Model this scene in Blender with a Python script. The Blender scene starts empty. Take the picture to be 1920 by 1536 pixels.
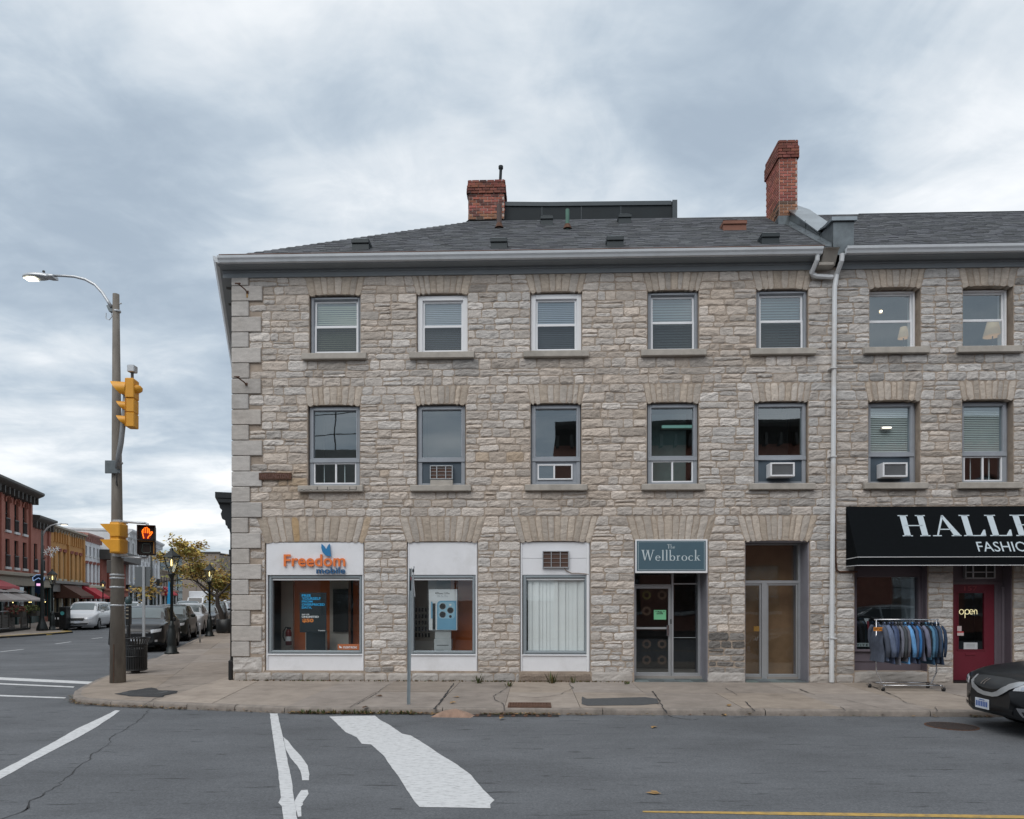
import bpy, math, random
import numpy as np
from mathutils import Matrix, Vector, noise
from mathutils.bvhtree import BVHTree
R = random.Random(7)
rad = math.radians
scene = bpy.context.scene
COL = scene.collection
FPX, CX, HZ, EYE = 1280.0, 960.0, 1122.0, 1.95   # focal length in px, centre column, horizon row, eye height

# ---------------------------------------------------------------- camera
cam_d = bpy.data.cameras.new("camera"); cam = bpy.data.objects.new("camera", cam_d); COL.objects.link(cam)
cam.location = (0, 0, EYE); cam.rotation_euler = (rad(90), 0, 0)
cam_d.sensor_width = 36; cam_d.lens = 36 * FPX / 1920; cam_d.shift_y = (HZ - 768) / 1920
cam_d.clip_start = 0.1; cam_d.clip_end = 3000
scene.camera = cam

# ---------------------------------------------------------------- sky
SUN_EL, SUN_AZ = 52, 205      # azimuth measured clockwise from +Y
world = bpy.data.worlds.new("World"); scene.world = world; world.use_nodes = True
wt = world.node_tree; wt.nodes.clear()
def wn(t, **k):
    n = wt.nodes.new(t)
    for a, b in k.items(): setattr(n, a, b)
    return n
L = wt.links.new
def wmath(op, a, b=None, c=None, clamp=False):
    n = wn('ShaderNodeMath', operation=op); n.use_clamp = clamp
    for i, v in enumerate((a, b, c)):
        if v is None: continue
        if isinstance(v, (int, float)): n.inputs[i].default_value = v
        else: L(v, n.inputs[i])
    return n.outputs[0]
tc = wn('ShaderNodeTexCoord'); sep = wn('ShaderNodeSeparateXYZ'); L(tc.outputs['Generated'], sep.inputs[0])
zc = wmath('ADD', wmath('MAXIMUM', sep.outputs[2], 0.0), 0.16)
px_ = wmath('DIVIDE', sep.outputs[0], zc); py_ = wmath('DIVIDE', sep.outputs[1], zc)
comb = wn('ShaderNodeCombineXYZ'); L(px_, comb.inputs[0]); L(py_, comb.inputs[1])
def wnoise(scale, detail, rough, dist, off=(0, 0, 0), sc=(1, 1, 1)):
    m = wn('ShaderNodeMapping'); m.inputs['Location'].default_value = off; m.inputs['Scale'].default_value = sc
    L(comb.outputs[0], m.inputs[0])
    n = wn('ShaderNodeTexNoise'); n.inputs['Scale'].default_value = scale; n.inputs['Detail'].default_value = detail
    n.inputs['Roughness'].default_value = rough; n.inputs['Distortion'].default_value = dist
    L(m.outputs[0], n.inputs['Vector']); return n.outputs['Fac']
n1 = wnoise(0.62, 7, 0.52, 0.25, (3.7, 1.9, 0)); n2 = wnoise(1.9, 6, 0.55, 0.3, (8, 2, 4), (0.75, 1.3, 1))
n3 = wnoise(5.5, 5, 0.6, 0.5, (1, 7, 2))
base = wmath('ADD', wmath('ADD', wmath('MULTIPLY', n1, 0.85), wmath('MULTIPLY', n2, 0.66)), wmath('MULTIPLY_ADD', n3, 0.27, -0.375))
def spot(px, py, width, amp):
    """a cloud mass in a fixed direction of the sky"""
    d = Vector(((px - CX) / FPX, 1, (HZ - py) / FPX)).normalized()
    vm = wn('ShaderNodeVectorMath', operation='DOT_PRODUCT'); L(tc.outputs['Generated'], vm.inputs[0]); vm.inputs[1].default_value = d
    a = wmath('SUBTRACT', 1.0, vm.outputs['Value'])
    g = wmath('POWER', 2.718, wmath('MULTIPLY', a, -1.0 / (width * width)))
    return wmath('MULTIPLY', g, amp)
tot = base
for s in ((1890, 250, .12, .17), (1800, 150, .2, .0), (430, 260, .10, .10), (1050, 280, .10, .08), (30, 60, .14, .06), (1000, 50, .2, -.03),
          (110, 360, .13, -.16), (250, 150, .2, -.08), (1200, 150, .15, -.09), (0, 470, .16, -.06), (620, 60, .12, .05), (700, 180, .10, -.05), (1500, 60, .12, -.05), (160, 700, .15, -.05), (60, 800, .10, .07), (330, 560, .12, .05), (1880, 330, .08, .06), (1650, 330, .14, -.08)):
    tot = wmath('ADD', tot, spot(*s))
ramp = wn('ShaderNodeValToRGB'); L(tot, ramp.inputs[0])
cr = ramp.color_ramp; cr.interpolation = 'B_SPLINE'
cr.elements[0].position = 0.30; cr.elements[0].color = (.33, .40, .48, 1)
cr.elements[1].position = 0.76; cr.elements[1].color = (1, 1, 1, 1)
for p, c in ((.42, (.45, .525, .60, 1)), (.50, (.57, .63, .685, 1)), (.60, (.71, .75, .785, 1))):
    e = cr.elements.new(p); e.color = c
sky = wn('ShaderNodeTexSky', sky_type='NISHITA'); sky.sun_disc = False
sky.sun_elevation = rad(SUN_EL); sky.sun_rotation = rad(SUN_AZ); sky.dust_density = 2.0
scl = wn('ShaderNodeVectorMath', operation='SCALE'); L(ramp.outputs[0], scl.inputs[0]); scl.inputs['Scale'].default_value = 10.9
mx = wn('ShaderNodeMix', data_type='RGBA'); mx.inputs['Factor'].default_value = 0.9
L(sky.outputs[0], mx.inputs['A']); L(scl.outputs[0], mx.inputs['B'])
bg = wn('ShaderNodeBackground'); bg.inputs['Strength'].default_value = 0.10
L(mx.outputs['Result'], bg.inputs['Color'])
wo = wn('ShaderNodeOutputWorld'); L(bg.outputs[0], wo.inputs[0])

sun_d = bpy.data.lights.new("sun", 'SUN'); sun_d.energy = 1.5; sun_d.angle = rad(50); sun_d.color = (1, .965, .92)
sun = bpy.data.objects.new("sun", sun_d); COL.objects.link(sun)
sv = Vector((math.sin(rad(SUN_AZ)) * math.cos(rad(SUN_EL)), math.cos(rad(SUN_AZ)) * math.cos(rad(SUN_EL)), math.sin(rad(SUN_EL))))
sun.rotation_euler = sv.to_track_quat('Z', 'Y').to_euler(); sun.location = sv * 60
vs = scene.view_settings; vs.view_transform = 'Standard'; vs.look = 'None'; vs.gamma = 1; vs.exposure = 0.20; vs.use_curve_mapping = False
scene.cycles.max_bounces = 8; scene.cycles.transparent_max_bounces = 16; scene.cycles.caustics_reflective = False; scene.cycles.caustics_refractive = False

# ---------------------------------------------------------------- coordinates
KF = 0.03; Y0 = 15.2
TH = math.atan(KF); CT, ST = math.cos(TH), math.sin(TH)
def frame(origin, ey):
    ey = Vector((ey[0], ey[1], 0)).normalized(); ex = Vector((ey.y, -ey.x, 0))
    m = Matrix.Identity(4)
    for i in range(3): m[i][0] = ex[i]; m[i][1] = ey[i]; m[i][2] = (0, 0, 1)[i]; m[i][3] = origin[i]
    return m
MF = frame((0, Y0, 0), (ST, CT, 0))       # street facade: u right, v into the building, z up
def F(px, py, v=0.0):
    """point on the facade plane (set back by v) seen at a pixel -> (u, z)"""
    a = (px - CX) / FPX
    # world = (0,Y0) + u*ex + v*ey ; X = a*Y
    ex, ey = (CT, -ST), (ST, CT)
    u = (a * (Y0 + v * ey[1]) - v * ey[0]) / (ex[0] - a * ex[1])
    Y = Y0 + u * ex[1] + v * ey[1]
    return u, EYE + (HZ - py) / FPX * Y
def U(px, v=0.0): return F(px, 800, v)[0]
def Z(py, px=960, v=0.0): return F(px, py, v)[1]
def G(px, py, z=0.0):
    Y = FPX * (EYE - z) / (py - HZ); return Vector(((px - CX) / FPX * Y, Y, z))
def at(px, Y, z=0.0): return Vector(((px - CX) / FPX * Y, Y, z))
def zat(py, Y): return EYE + (HZ - py) / FPX * Y
SD = Vector((-.322, .947, 0)); SN = Vector((.947, .322, 0)); SO = Vector((-10.6, 20.07, 0))   # side street: along, across, origin on its kerb
def S(s, t, z=0.0): return SO + SD * s + SN * t + Vector((0, 0, z))

# ---------------------------------------------------------------- materials
MATS = {}
def nodes(name):
    m = bpy.data.materials.new(name); m.use_nodes = True; MATS[name] = m
    nt = m.node_tree; b = nt.nodes['Principled BSDF']
    return m, nt, b
def mat(name, col, rough=.6, metal=0., var=.12, vscale=3., bump=0., bscale=30., stretch=(1, 1, 1), emit=None, es=1., tint=False, dirt=None, dscale=.6, spec=None, coat=0., gen=False, damt=.5):
    """procedural paint/stone/metal: base colour with cloudy variation, optional relief, optional dirt colour"""
    if name in MATS: return MATS[name]
    m, nt, b = nodes(name); N, K = nt.nodes.new, nt.links.new
    tcx = N('ShaderNodeTexCoord'); mp = N('ShaderNodeMapping'); mp.inputs['Scale'].default_value = stretch
    K(tcx.outputs['Object'], mp.inputs[0])
    n = N('ShaderNodeTexNoise'); n.inputs['Scale'].default_value = vscale; n.inputs['Detail'].default_value = 6; n.inputs['Roughness'].default_value = .6
    K(mp.outputs[0], n.inputs['Vector'])
    r = N('ShaderNodeValToRGB'); K(n.outputs['Fac'], r.inputs[0])
    c = Vector(col[:3]); r.color_ramp.elements[0].position = .3; r.color_ramp.elements[1].position = .7
    r.color_ramp.elements[0].color = (*(c * (1 - var)), 1); r.color_ramp.elements[1].color = (*(c * (1 + var)), 1)
    out = r.outputs[0]
    if dirt is not None:
        n2 = N('ShaderNodeTexNoise'); n2.inputs['Scale'].default_value = dscale; n2.inputs['Detail'].default_value = 8; n2.inputs['Roughness'].default_value = .7
        K(mp.outputs[0], n2.inputs['Vector'])
        r2 = N('ShaderNodeMapRange'); r2.inputs['From Min'].default_value = .5; r2.inputs['From Max'].default_value = .72; r2.inputs['To Max'].default_value = damt; K(n2.outputs['Fac'], r2.inputs[0])
        mxx = N('ShaderNodeMix'); mxx.data_type = 'RGBA'; K(r2.outputs[0], mxx.inputs['Factor']); K(out, mxx.inputs['A']); mxx.inputs['B'].default_value = (*dirt, 1)
        out = mxx.outputs['Result']
    if tint:
        at_ = N('ShaderNodeAttribute'); at_.attribute_name = 'tint'
        mu = N('ShaderNodeMix'); mu.data_type = 'RGBA'; mu.blend_type = 'MULTIPLY'; mu.inputs['Factor'].default_value = 1
        K(out, mu.inputs['A']); K(at_.outputs['Color'], mu.inputs['B']); out = mu.outputs['Result']
    K(out, b.inputs['Base Color'])
    b.inputs['Roughness'].default_value = rough; b.inputs['Metallic'].default_value = metal
    if spec is not None: b.inputs['Specular IOR Level'].default_value = spec
    if coat: b.inputs['Coat Weight'].default_value = coat; b.inputs['Coat Roughness'].default_value = .06
    if bump:
        n3 = N('ShaderNodeTexNoise'); n3.inputs['Scale'].default_value = bscale; n3.inputs['Detail'].default_value = 5; n3.inputs['Roughness'].default_value = .65
        K(mp.outputs[0], n3.inputs['Vector']); bp = N('ShaderNodeBump'); bp.inputs['Strength'].default_value = min(1, bump); bp.inputs['Distance'].default_value = .02 * max(1, bump)
        K(n3.outputs['Fac'], bp.inputs['Height']); K(bp.outputs[0], b.inputs['Normal'])
    if emit is not None:
        b.inputs['Emission Color'].default_value = (*emit, 1); b.inputs['Emission Strength'].default_value = es
    return m
def glass(name, tintc=(.80, .88, .88), refl=.16):
    if name in MATS: return MATS[name]
    m, nt, b = nodes(name); N, K = nt.nodes.new, nt.links.new; nt.nodes.remove(b)
    t = N('ShaderNodeBsdfTransparent'); t.inputs[0].default_value = (*tintc, 1)
    g = N('ShaderNodeBsdfGlossy'); g.inputs['Roughness'].default_value = .012; g.inputs[0].default_value = (.86, .95, 1.0, 1)
    tcx = N('ShaderNodeTexCoord'); n = N('ShaderNodeTexNoise'); n.inputs['Scale'].default_value = 1.4; n.inputs['Detail'].default_value = 1; K(tcx.outputs['Object'], n.inputs['Vector'])
    bp = N('ShaderNodeBump'); bp.inputs['Strength'].default_value = .12; bp.inputs['Distance'].default_value = .01; K(n.outputs['Fac'], bp.inputs['Height']); K(bp.outputs[0], g.inputs['Normal'])
    ge = N('ShaderNodeNewGeometry'); dt = N('ShaderNodeVectorMath'); dt.operation = 'DOT_PRODUCT'; K(ge.outputs['Normal'], dt.inputs[0]); K(ge.outputs['Incoming'], dt.inputs[1])
    ab = N('ShaderNodeMath'); ab.operation = 'ABSOLUTE'; K(dt.outputs['Value'], ab.inputs[0])
    om = N('ShaderNodeMath'); om.operation = 'SUBTRACT'; om.inputs[0].default_value = 1; K(ab.outputs[0], om.inputs[1])
    pw = N('ShaderNodeMath'); pw.operation = 'POWER'; K(om.outputs[0], pw.inputs[0]); pw.inputs[1].default_value = 5
    ad = N('ShaderNodeMath'); ad.operation = 'MULTIPLY_ADD'; ad.use_clamp = True; K(pw.outputs[0], ad.inputs[0]); ad.inputs[1].default_value = 1 - refl; ad.inputs[2].default_value = refl
    mxx = N('ShaderNodeMixShader'); K(ad.outputs[0], mxx.inputs[0]); K(t.outputs[0], mxx.inputs[1]); K(g.outputs[0], mxx.inputs[2])
    K(mxx.outputs[0], nt.nodes['Material Output'].inputs[0]); return m
GL = glass('window_glass', refl=.20); GLD = glass('shop_glass', (.90, .93, .93), .075); GLC = glass('car_glass', (.16, .19, .2), .16)

def stone_mat(name, warm, cool, bumpd=.035, edge=False):
    """split limestone: two limestone hues chosen by the tint attribute, bedding lines, lichen and rust stains"""
    m, nt, b = nodes(name); N, K = nt.nodes.new, nt.links.new
    at_ = N('ShaderNodeAttribute'); at_.attribute_name = 'tint'; se = N('ShaderNodeSeparateColor'); K(at_.outputs['Color'], se.inputs[0])
    tcx = N('ShaderNodeTexCoord')
    def noi(scale, stretch, det=6, ro=.65, dist=0.):
        mp = N('ShaderNodeMapping'); mp.inputs['Scale'].default_value = stretch; K(tcx.outputs['Object'], mp.inputs[0])
        n = N('ShaderNodeTexNoise'); n.inputs['Scale'].default_value = scale; n.inputs['Detail'].default_value = det; n.inputs['Roughness'].default_value = ro; n.inputs['Distortion'].default_value = dist
        K(mp.outputs[0], n.inputs['Vector']); return n.outputs['Fac']
    mix1 = N('ShaderNodeMix'); mix1.data_type = 'RGBA'; K(se.outputs[0], mix1.inputs['Factor']); mix1.inputs['A'].default_value = (*warm, 1); mix1.inputs['B'].default_value = (*cool, 1)
    def mulby(colsock, facsock, lo, hi):
        mr = N('ShaderNodeMapRange'); K(facsock, mr.inputs[0]); mr.inputs['From Min'].default_value = .25; mr.inputs['From Max'].default_value = .75; mr.inputs['To Min'].default_value = lo; mr.inputs['To Max'].default_value = hi
        v = N('ShaderNodeVectorMath'); v.operation = 'SCALE'; K(colsock, v.inputs[0]); K(mr.outputs[0], v.inputs['Scale']); return v.outputs[0]
    mr = N('ShaderNodeMapRange'); K(se.outputs[1], mr.inputs[0]); mr.inputs['From Min'].default_value = -.5; mr.inputs['To Min'].default_value = .26; mr.inputs['To Max'].default_value = 1.22
    v = N('ShaderNodeVectorMath'); v.operation = 'SCALE'; K(mix1.outputs['Result'], v.inputs[0]); K(mr.outputs[0], v.inputs['Scale']); c = v.outputs[0]
    c = mulby(c, noi(5, (1, 1, 3)), .80, 1.20)
    c = mulby(c, noi(42, (1, 1, 1.6)), .84, 1.16)
    st = N('ShaderNodeMapRange'); K(noi(.55, (1, 1, .7), 7, .68), st.inputs[0]); st.inputs['From Min'].default_value = .56; st.inputs['From Max'].default_value = .74; st.inputs['To Max'].default_value = .55
    mx2 = N('ShaderNodeMix'); mx2.data_type = 'RGBA'; K(st.outputs[0], mx2.inputs['Factor']); K(c, mx2.inputs['A']); mx2.inputs['B'].default_value = (.20, .175, .15, 1)
    # rust tone held in tint B
    mx3 = N('ShaderNodeMix'); mx3.data_type = 'RGBA'; K(se.outputs[2], mx3.inputs['Factor']); K(mx2.outputs['Result'], mx3.inputs['A']); mx3.inputs['B'].default_value = (.42, .27, .12, 1)
    K(mx3.outputs['Result'], b.inputs['Base Color']); b.inputs['Roughness'].default_value = .93; b.inputs['Specular IOR Level'].default_value = .2
    bp = N('ShaderNodeBump'); bp.inputs['Strength'].default_value = .9; bp.inputs['Distance'].default_value = bumpd
    K(noi(8, (1, 1, 2.0), 7, .66, .8), bp.inputs['Height']); K(bp.outputs[0], b.inputs['Normal'])
    return m
M_STONE = stone_mat('split_limestone', (.58, .495, .42), (.575, .555, .535))
M_ARCH = stone_mat('tooled_limestone', (.54, .46, .38), (.54, .50, .46), .022)
M_QUOIN = stone_mat('dressed_limestone', (.50, .455, .41), (.50, .48, .46), .004)
M_MORTAR = mat('mortar', (.385, .315, .255), .95, var=.25, vscale=6, bump=.6, bscale=40, dirt=(.16, .13, .11), dscale=1.5)
M_SILL = mat('sill_stone', (.41, .38, .34), .9, var=.14, vscale=5, bump=.25, bscale=60, dirt=(.2, .18, .15), dscale=1.2)
M_GREYFR = mat('grey_paint', (.30, .325, .36), .5, var=.08, vscale=8, dirt=(.18, .18, .18), dscale=2, damt=.3)
M_WHITE = mat('white_vinyl', (.78, .79, .81), .4, var=.03, vscale=4)
M_PANEL = mat('white_panel', (.78, .79, .82), .45, var=.035, vscale=2.2, bump=.03, bscale=8, dirt=(.5, .5, .48), dscale=1.5, damt=.35)
M_ALU = mat('aluminium', (.48, .50, .52), .38, .55, var=.06)
M_GUTTER = mat('gutter_white', (.62, .65, .68), .4, var=.05, dirt=(.3, .3, .3), dscale=1.2, damt=.3)
M_FASCIA = mat('fascia_grey', (.24, .265, .285), .55, var=.05)
M_SHINGLE = mat('asphalt_shingle', (.085, .09, .098), .93, var=.25, vscale=22, tint=True, bump=.3, bscale=150)
M_METAL = mat('lead_flashing', (.16, .18, .19), .38, .7, var=.3, vscale=3, dirt=(.05, .05, .05), dscale=2)
M_DARKMETAL = mat('dark_cladding', (.015, .021, .025), .8, 0., var=.12, vscale=2)
M_BRICK = mat('red_brick', (.34, .125, .09), .9, var=.22, vscale=9, tint=True, bump=.3, bscale=80)
M_BMORTAR = mat('brick_mortar', (.48, .40, .36), .95, var=.15)
M_BLACK = mat('black_paint', (.012, .013, .014), .4, var=.1)
M_RUBBER = mat('rubber', (.018, .018, .019), .85, var=.15)
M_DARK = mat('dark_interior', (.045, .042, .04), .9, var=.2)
M_ROOM = mat('room_plaster', (.30, .28, .26), .9, var=.08)
M_CONC = mat('pole_concrete', (.165, .148, .128), .9, var=.16, vscale=9, bump=.3, bscale=70, dirt=(.4, .38, .34), dscale=3, damt=.35, stretch=(1, 1, .25))
M_YELLOW = mat('signal_yellow', (.72, .33, .025), .45, var=.07, vscale=5)
M_CHROME = mat('chrome', (.6, .6, .62), .18, 1., var=.02)
M_SLATE = mat('slate_tile', (.10, .12, .125), .6, var=.25, vscale=3, tint=True)
M_RUST = mat('rusty_iron', (.11, .055, .035), .85, .2, var=.35, vscale=14, bump=.3)

# ---------------------------------------------------------------- mesh builder
class MB:
    def __init__(s): s.v = []; s.f = []; s.m = []; s.sm = []; s.t = []; s.mats = []; s.cur = 0; s.smooth = False; s.tint = (1, 1, 1); s.T = None
    def use(s, m, smooth=None):
        if m not in s.mats: s.mats.append(m)
        s.cur = s.mats.index(m)
        if smooth is not None: s.smooth = smooth
        return s
    def add(s, vs, fs):
        o = len(s.v)
        if s.T is not None: vs = [s.T @ Vector(p) for p in vs]
        s.v.extend([tuple(p) for p in vs])
        for f in fs:
            s.f.append([i + o for i in f]); s.m.append(s.cur); s.sm.append(s.smooth); s.t.append(s.tint)
        return s
    def box(s, x0, x1, y0, y1, z0, z1, bev=0.):
        if x0 > x1: x0, x1 = x1, x0
        if y0 > y1: y0, y1 = y1, y0
        if z0 > z1: z0, z1 = z1, z0
        if bev <= 0:
            vs = [(x, y, z) for x in (x0, x1) for y in (y0, y1) for z in (z0, z1)]
            return s.add(vs, [(0, 1, 3, 2), (4, 6, 7, 5), (0, 4, 5, 1), (2, 3, 7, 6), (0, 2, 6, 4), (1, 5, 7, 3)])
        b = min(bev, (x1 - x0) * .45, (y1 - y0) * .45, (z1 - z0) * .45)
        vs = []; idx = {}
        X, Y_, Z_ = (x0, x1), (y0, y1), (z0, z1); sg = (1, -1)
        for i in (0, 1):
            for j in (0, 1):
                for k in (0, 1):
                    for ax in range(3):
                        p = [X[i], Y_[j], Z_[k]]
                        for a2, q in ((0, i), (1, j), (2, k)):
                            if a2 != ax: p[a2] += sg[q] * b
                        idx[(i, j, k, ax)] = len(vs); vs.append(tuple(p))
        # each corner has three vertices, one in the plane of each face (ax = the axis that stays at the face)
        I = lambda i, j, k, a: idx[(i, j, k, a)]
        fs = []
        for i in (0, 1):
            q = [I(i, 0, 0, 0), I(i, 1, 0, 0), I(i, 1, 1, 0), I(i, 0, 1, 0)]; fs.append(q if i else q[::-1])
            q = [I(0, i, 0, 1), I(1, i, 0, 1), I(1, i, 1, 1), I(0, i, 1, 1)]; fs.append(q[::-1] if i else q)
            q = [I(0, 0, i, 2), I(1, 0, i, 2), I(1, 1, i, 2), I(0, 1, i, 2)]; fs.append(q if i else q[::-1])
        for a in (0, 1):
            for c in (0, 1):
                q = [I(a, c, 0, 0), I(a, c, 0, 1), I(a, c, 1, 1), I(a, c, 1, 0)]; fs.append(q if a == c else q[::-1])
                q = [I(a, 0, c, 0), I(a, 0, c, 2), I(a, 1, c, 2), I(a, 1, c, 0)]; fs.append(q[::-1] if a == c else q)
                q = [I(0, a, c, 1), I(0, a, c, 2), I(1, a, c, 2), I(1, a, c, 1)]; fs.append(q if a == c else q[::-1])
        for i in (0, 1):
            for j in (0, 1):
                for k in (0, 1):
                    q = [I(i, j, k, 0), I(i, j, k, 1), I(i, j, k, 2)]; fs.append(q if (i + j + k) % 2 else q[::-1])
        return s.add(vs, fs)
    def quad(s, a, b, c, d): return s.add([a, b, c, d], [(0, 1, 2, 3)])
    def poly(s, pts): return s.add(pts, [tuple(range(len(pts)))])
    def prism(s, pts, off):
        """closed polygon (3-D points) extruded by vector off"""
        n = len(pts); off = Vector(off); a = [Vector(p) for p in pts]; b = [p + off for p in a]
        fs = [tuple(range(n - 1, -1, -1)), tuple(range(n, 2 * n))] + [(i, (i + 1) % n, n + (i + 1) % n, n + i) for i in range(n)]
        return s.add(a + b, fs)
    def cyl(s, p0, p1, r0, r1=None, n=12, cap=True):
        r1 = r0 if r1 is None else r1; p0, p1 = Vector(p0), Vector(p1); d = (p1 - p0).normalized()
        q = d.orthogonal().normalized(); w = d.cross(q); vs = []
        for p, r in ((p0, r0), (p1, r1)):
            for i in range(n):
                a = 2 * math.pi * i / n; vs.append(p + (q * math.cos(a) + w * math.sin(a)) * r)
        fs = [(i, (i + 1) % n, n + (i + 1) % n, n + i) for i in range(n)]
        if cap: fs += [tuple(range(n - 1, -1, -1)), tuple(range(n, 2 * n))]
        return s.add(vs, fs)
    def tube(s, pts, r, n=8, cap=True):
        pts = [Vector(p) for p in pts]; m = len(pts); rs = r if isinstance(r, (list, tuple)) else [r] * m
        vs = []; q = None
        for i, p in enumerate(pts):
            d = (pts[min(i + 1, m - 1)] - pts[max(i - 1, 0)]).normalized()
            q = d.orthogonal().normalized() if q is None else (q - d * q.dot(d)).normalized()
            w = d.cross(q)
            for k in range(n):
                a = 2 * math.pi * k / n; vs.append(p + (q * math.cos(a) + w * math.sin(a)) * rs[i])
        fs = [(i * n + k, i * n + (k + 1) % n, (i + 1) * n + (k + 1) % n, (i + 1) * n + k) for i in range(m - 1) for k in range(n)]
        if cap: fs += [tuple(range(n - 1, -1, -1)), tuple(range((m - 1) * n, m * n))]
        return s.add(vs, fs)
    def lathe(s, prof, c=(0, 0, 0), n=16, sx=1, sy=1):
        vs = [(c[0] + r * math.cos(2 * math.pi * k / n) * sx, c[1] + r * math.sin(2 * math.pi * k / n) * sy, c[2] + z) for r, z in prof for k in range(n)]
        m = len(prof)
        fs = [(i * n + k, i * n + (k + 1) % n, (i + 1) * n + (k + 1) % n, (i + 1) * n + k) for i in range(m - 1) for k in range(n)]
        fs += [tuple(range(n - 1, -1, -1)), tuple(range((m - 1) * n, m * n))]
        return s.add(vs, fs)
    def grid(s, P):
        """rows of points"""
        h, w = len(P), len(P[0])
        return s.add([p for row in P for p in row], [(j * w + i, j * w + i + 1, (j + 1) * w + i + 1, (j + 1) * w + i) for j in range(h - 1) for i in range(w - 1)])
    def build(s, name, parent=None, M=None, recentre=False, mats=None, **props):
        vs = s.v
        if recentre and vs:
            a = np.array(vs); c = Vector(((a[:, 0].min() + a[:, 0].max()) / 2, (a[:, 1].min() + a[:, 1].max()) / 2, a[:, 2].min()))
            vs = (a - np.array(c)).tolist(); M = (M if M is not None else Matrix.Identity(4)) @ Matrix.Translation(c)
        me = bpy.data.meshes.new(name); me.from_pydata(vs, [], s.f)
        for m in (mats or s.mats): me.materials.append(m)
        me.polygons.foreach_set('material_index', s.m); me.polygons.foreach_set('use_smooth', s.sm)
        if any(t != (1, 1, 1) for t in s.t):
            ca = me.color_attributes.new('tint', 'FLOAT_COLOR', 'CORNER')
            ls = np.repeat(np.array([(*t, 1) for t in s.t], dtype=np.float32), [len(f) for f in s.f], axis=0)
            ca.data.foreach_set('color', ls.ravel())
        me.update()
        o = bpy.data.objects.new(name, me); COL.objects.link(o)
        if parent is not None: o.parent = parent
        if M is not None: o.matrix_local = M
        for k, v in props.items(): o[k] = v
        return o
def tag(o, label=None, cat=None, group=None, kind=None):
    if label: o['label'] = label
    if cat: o['category'] = cat
    if group: o['group'] = group
    if kind: o['kind'] = kind
    return o
def thing(name, label, cat, M=None, group=None, parent=None):
    o = bpy.data.objects.new(name, None); COL.objects.link(o); o.empty_display_size = .2
    if M is not None: o.matrix_local = M
    return tag(o, label, cat, group)
def copy_tree(o, M, label=None, parent=None):
    c = o.copy(); COL.objects.link(c)
    if parent is not None: c.parent = parent
    else:
        c.matrix_local = M
        if label: c['label'] = label
    for ch in KIDS(o): copy_tree(ch, None, None, c)
    return c
def KIDS(o): return [x for x in list(bpy.data.objects) if x.parent == o]
def TR(x, y, z=0., rz=0.): return Matrix.Translation((x, y, z)) @ Matrix.Rotation(rz, 4, 'Z')

FONTC = {}
def text_geo(txt, size=1., bold=0., ext=.01, align='LEFT'):
    """mesh of Blender's own font, lying in x,z with depth along y"""
    cu = bpy.data.curves.new('t', 'FONT'); cu.body = txt; cu.size = size; cu.extrude = ext; cu.offset = bold; cu.align_x = align; cu.resolution_u = 3
    o = bpy.data.objects.new('t', cu); COL.objects.link(o)
    dg = bpy.context.evaluated_depsgraph_get(); me = bpy.data.meshes.new_from_object(o.evaluated_get(dg))
    vs = [tuple(v.co) for v in me.vertices]; fs = [tuple(p.vertices) for p in me.polygons]
    bpy.data.objects.remove(o); bpy.data.curves.remove(cu); bpy.data.meshes.remove(me)
    return vs, fs
def put_text(mb, txt, x0, x1, z0, z1, y, bold=0., ext=.004, upper=True):
    """fit text into a rectangle of the u,z plane at depth y"""
    vs, fs = text_geo(txt, 1, bold, 1, 'LEFT')
    a = np.array(vs); mn, mxx = a.min(0), a.max(0)
    sx = (x1 - x0) / (mxx[0] - mn[0]); sz = (z1 - z0) / (mxx[1] - mn[1])
    out = [(x0 + (p[0] - mn[0]) * sx, y - ext * (1 if p[2] > 0 else 0), z0 + (p[1] - mn[1]) * sz) for p in vs]
    mb.add(out, fs)
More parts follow.
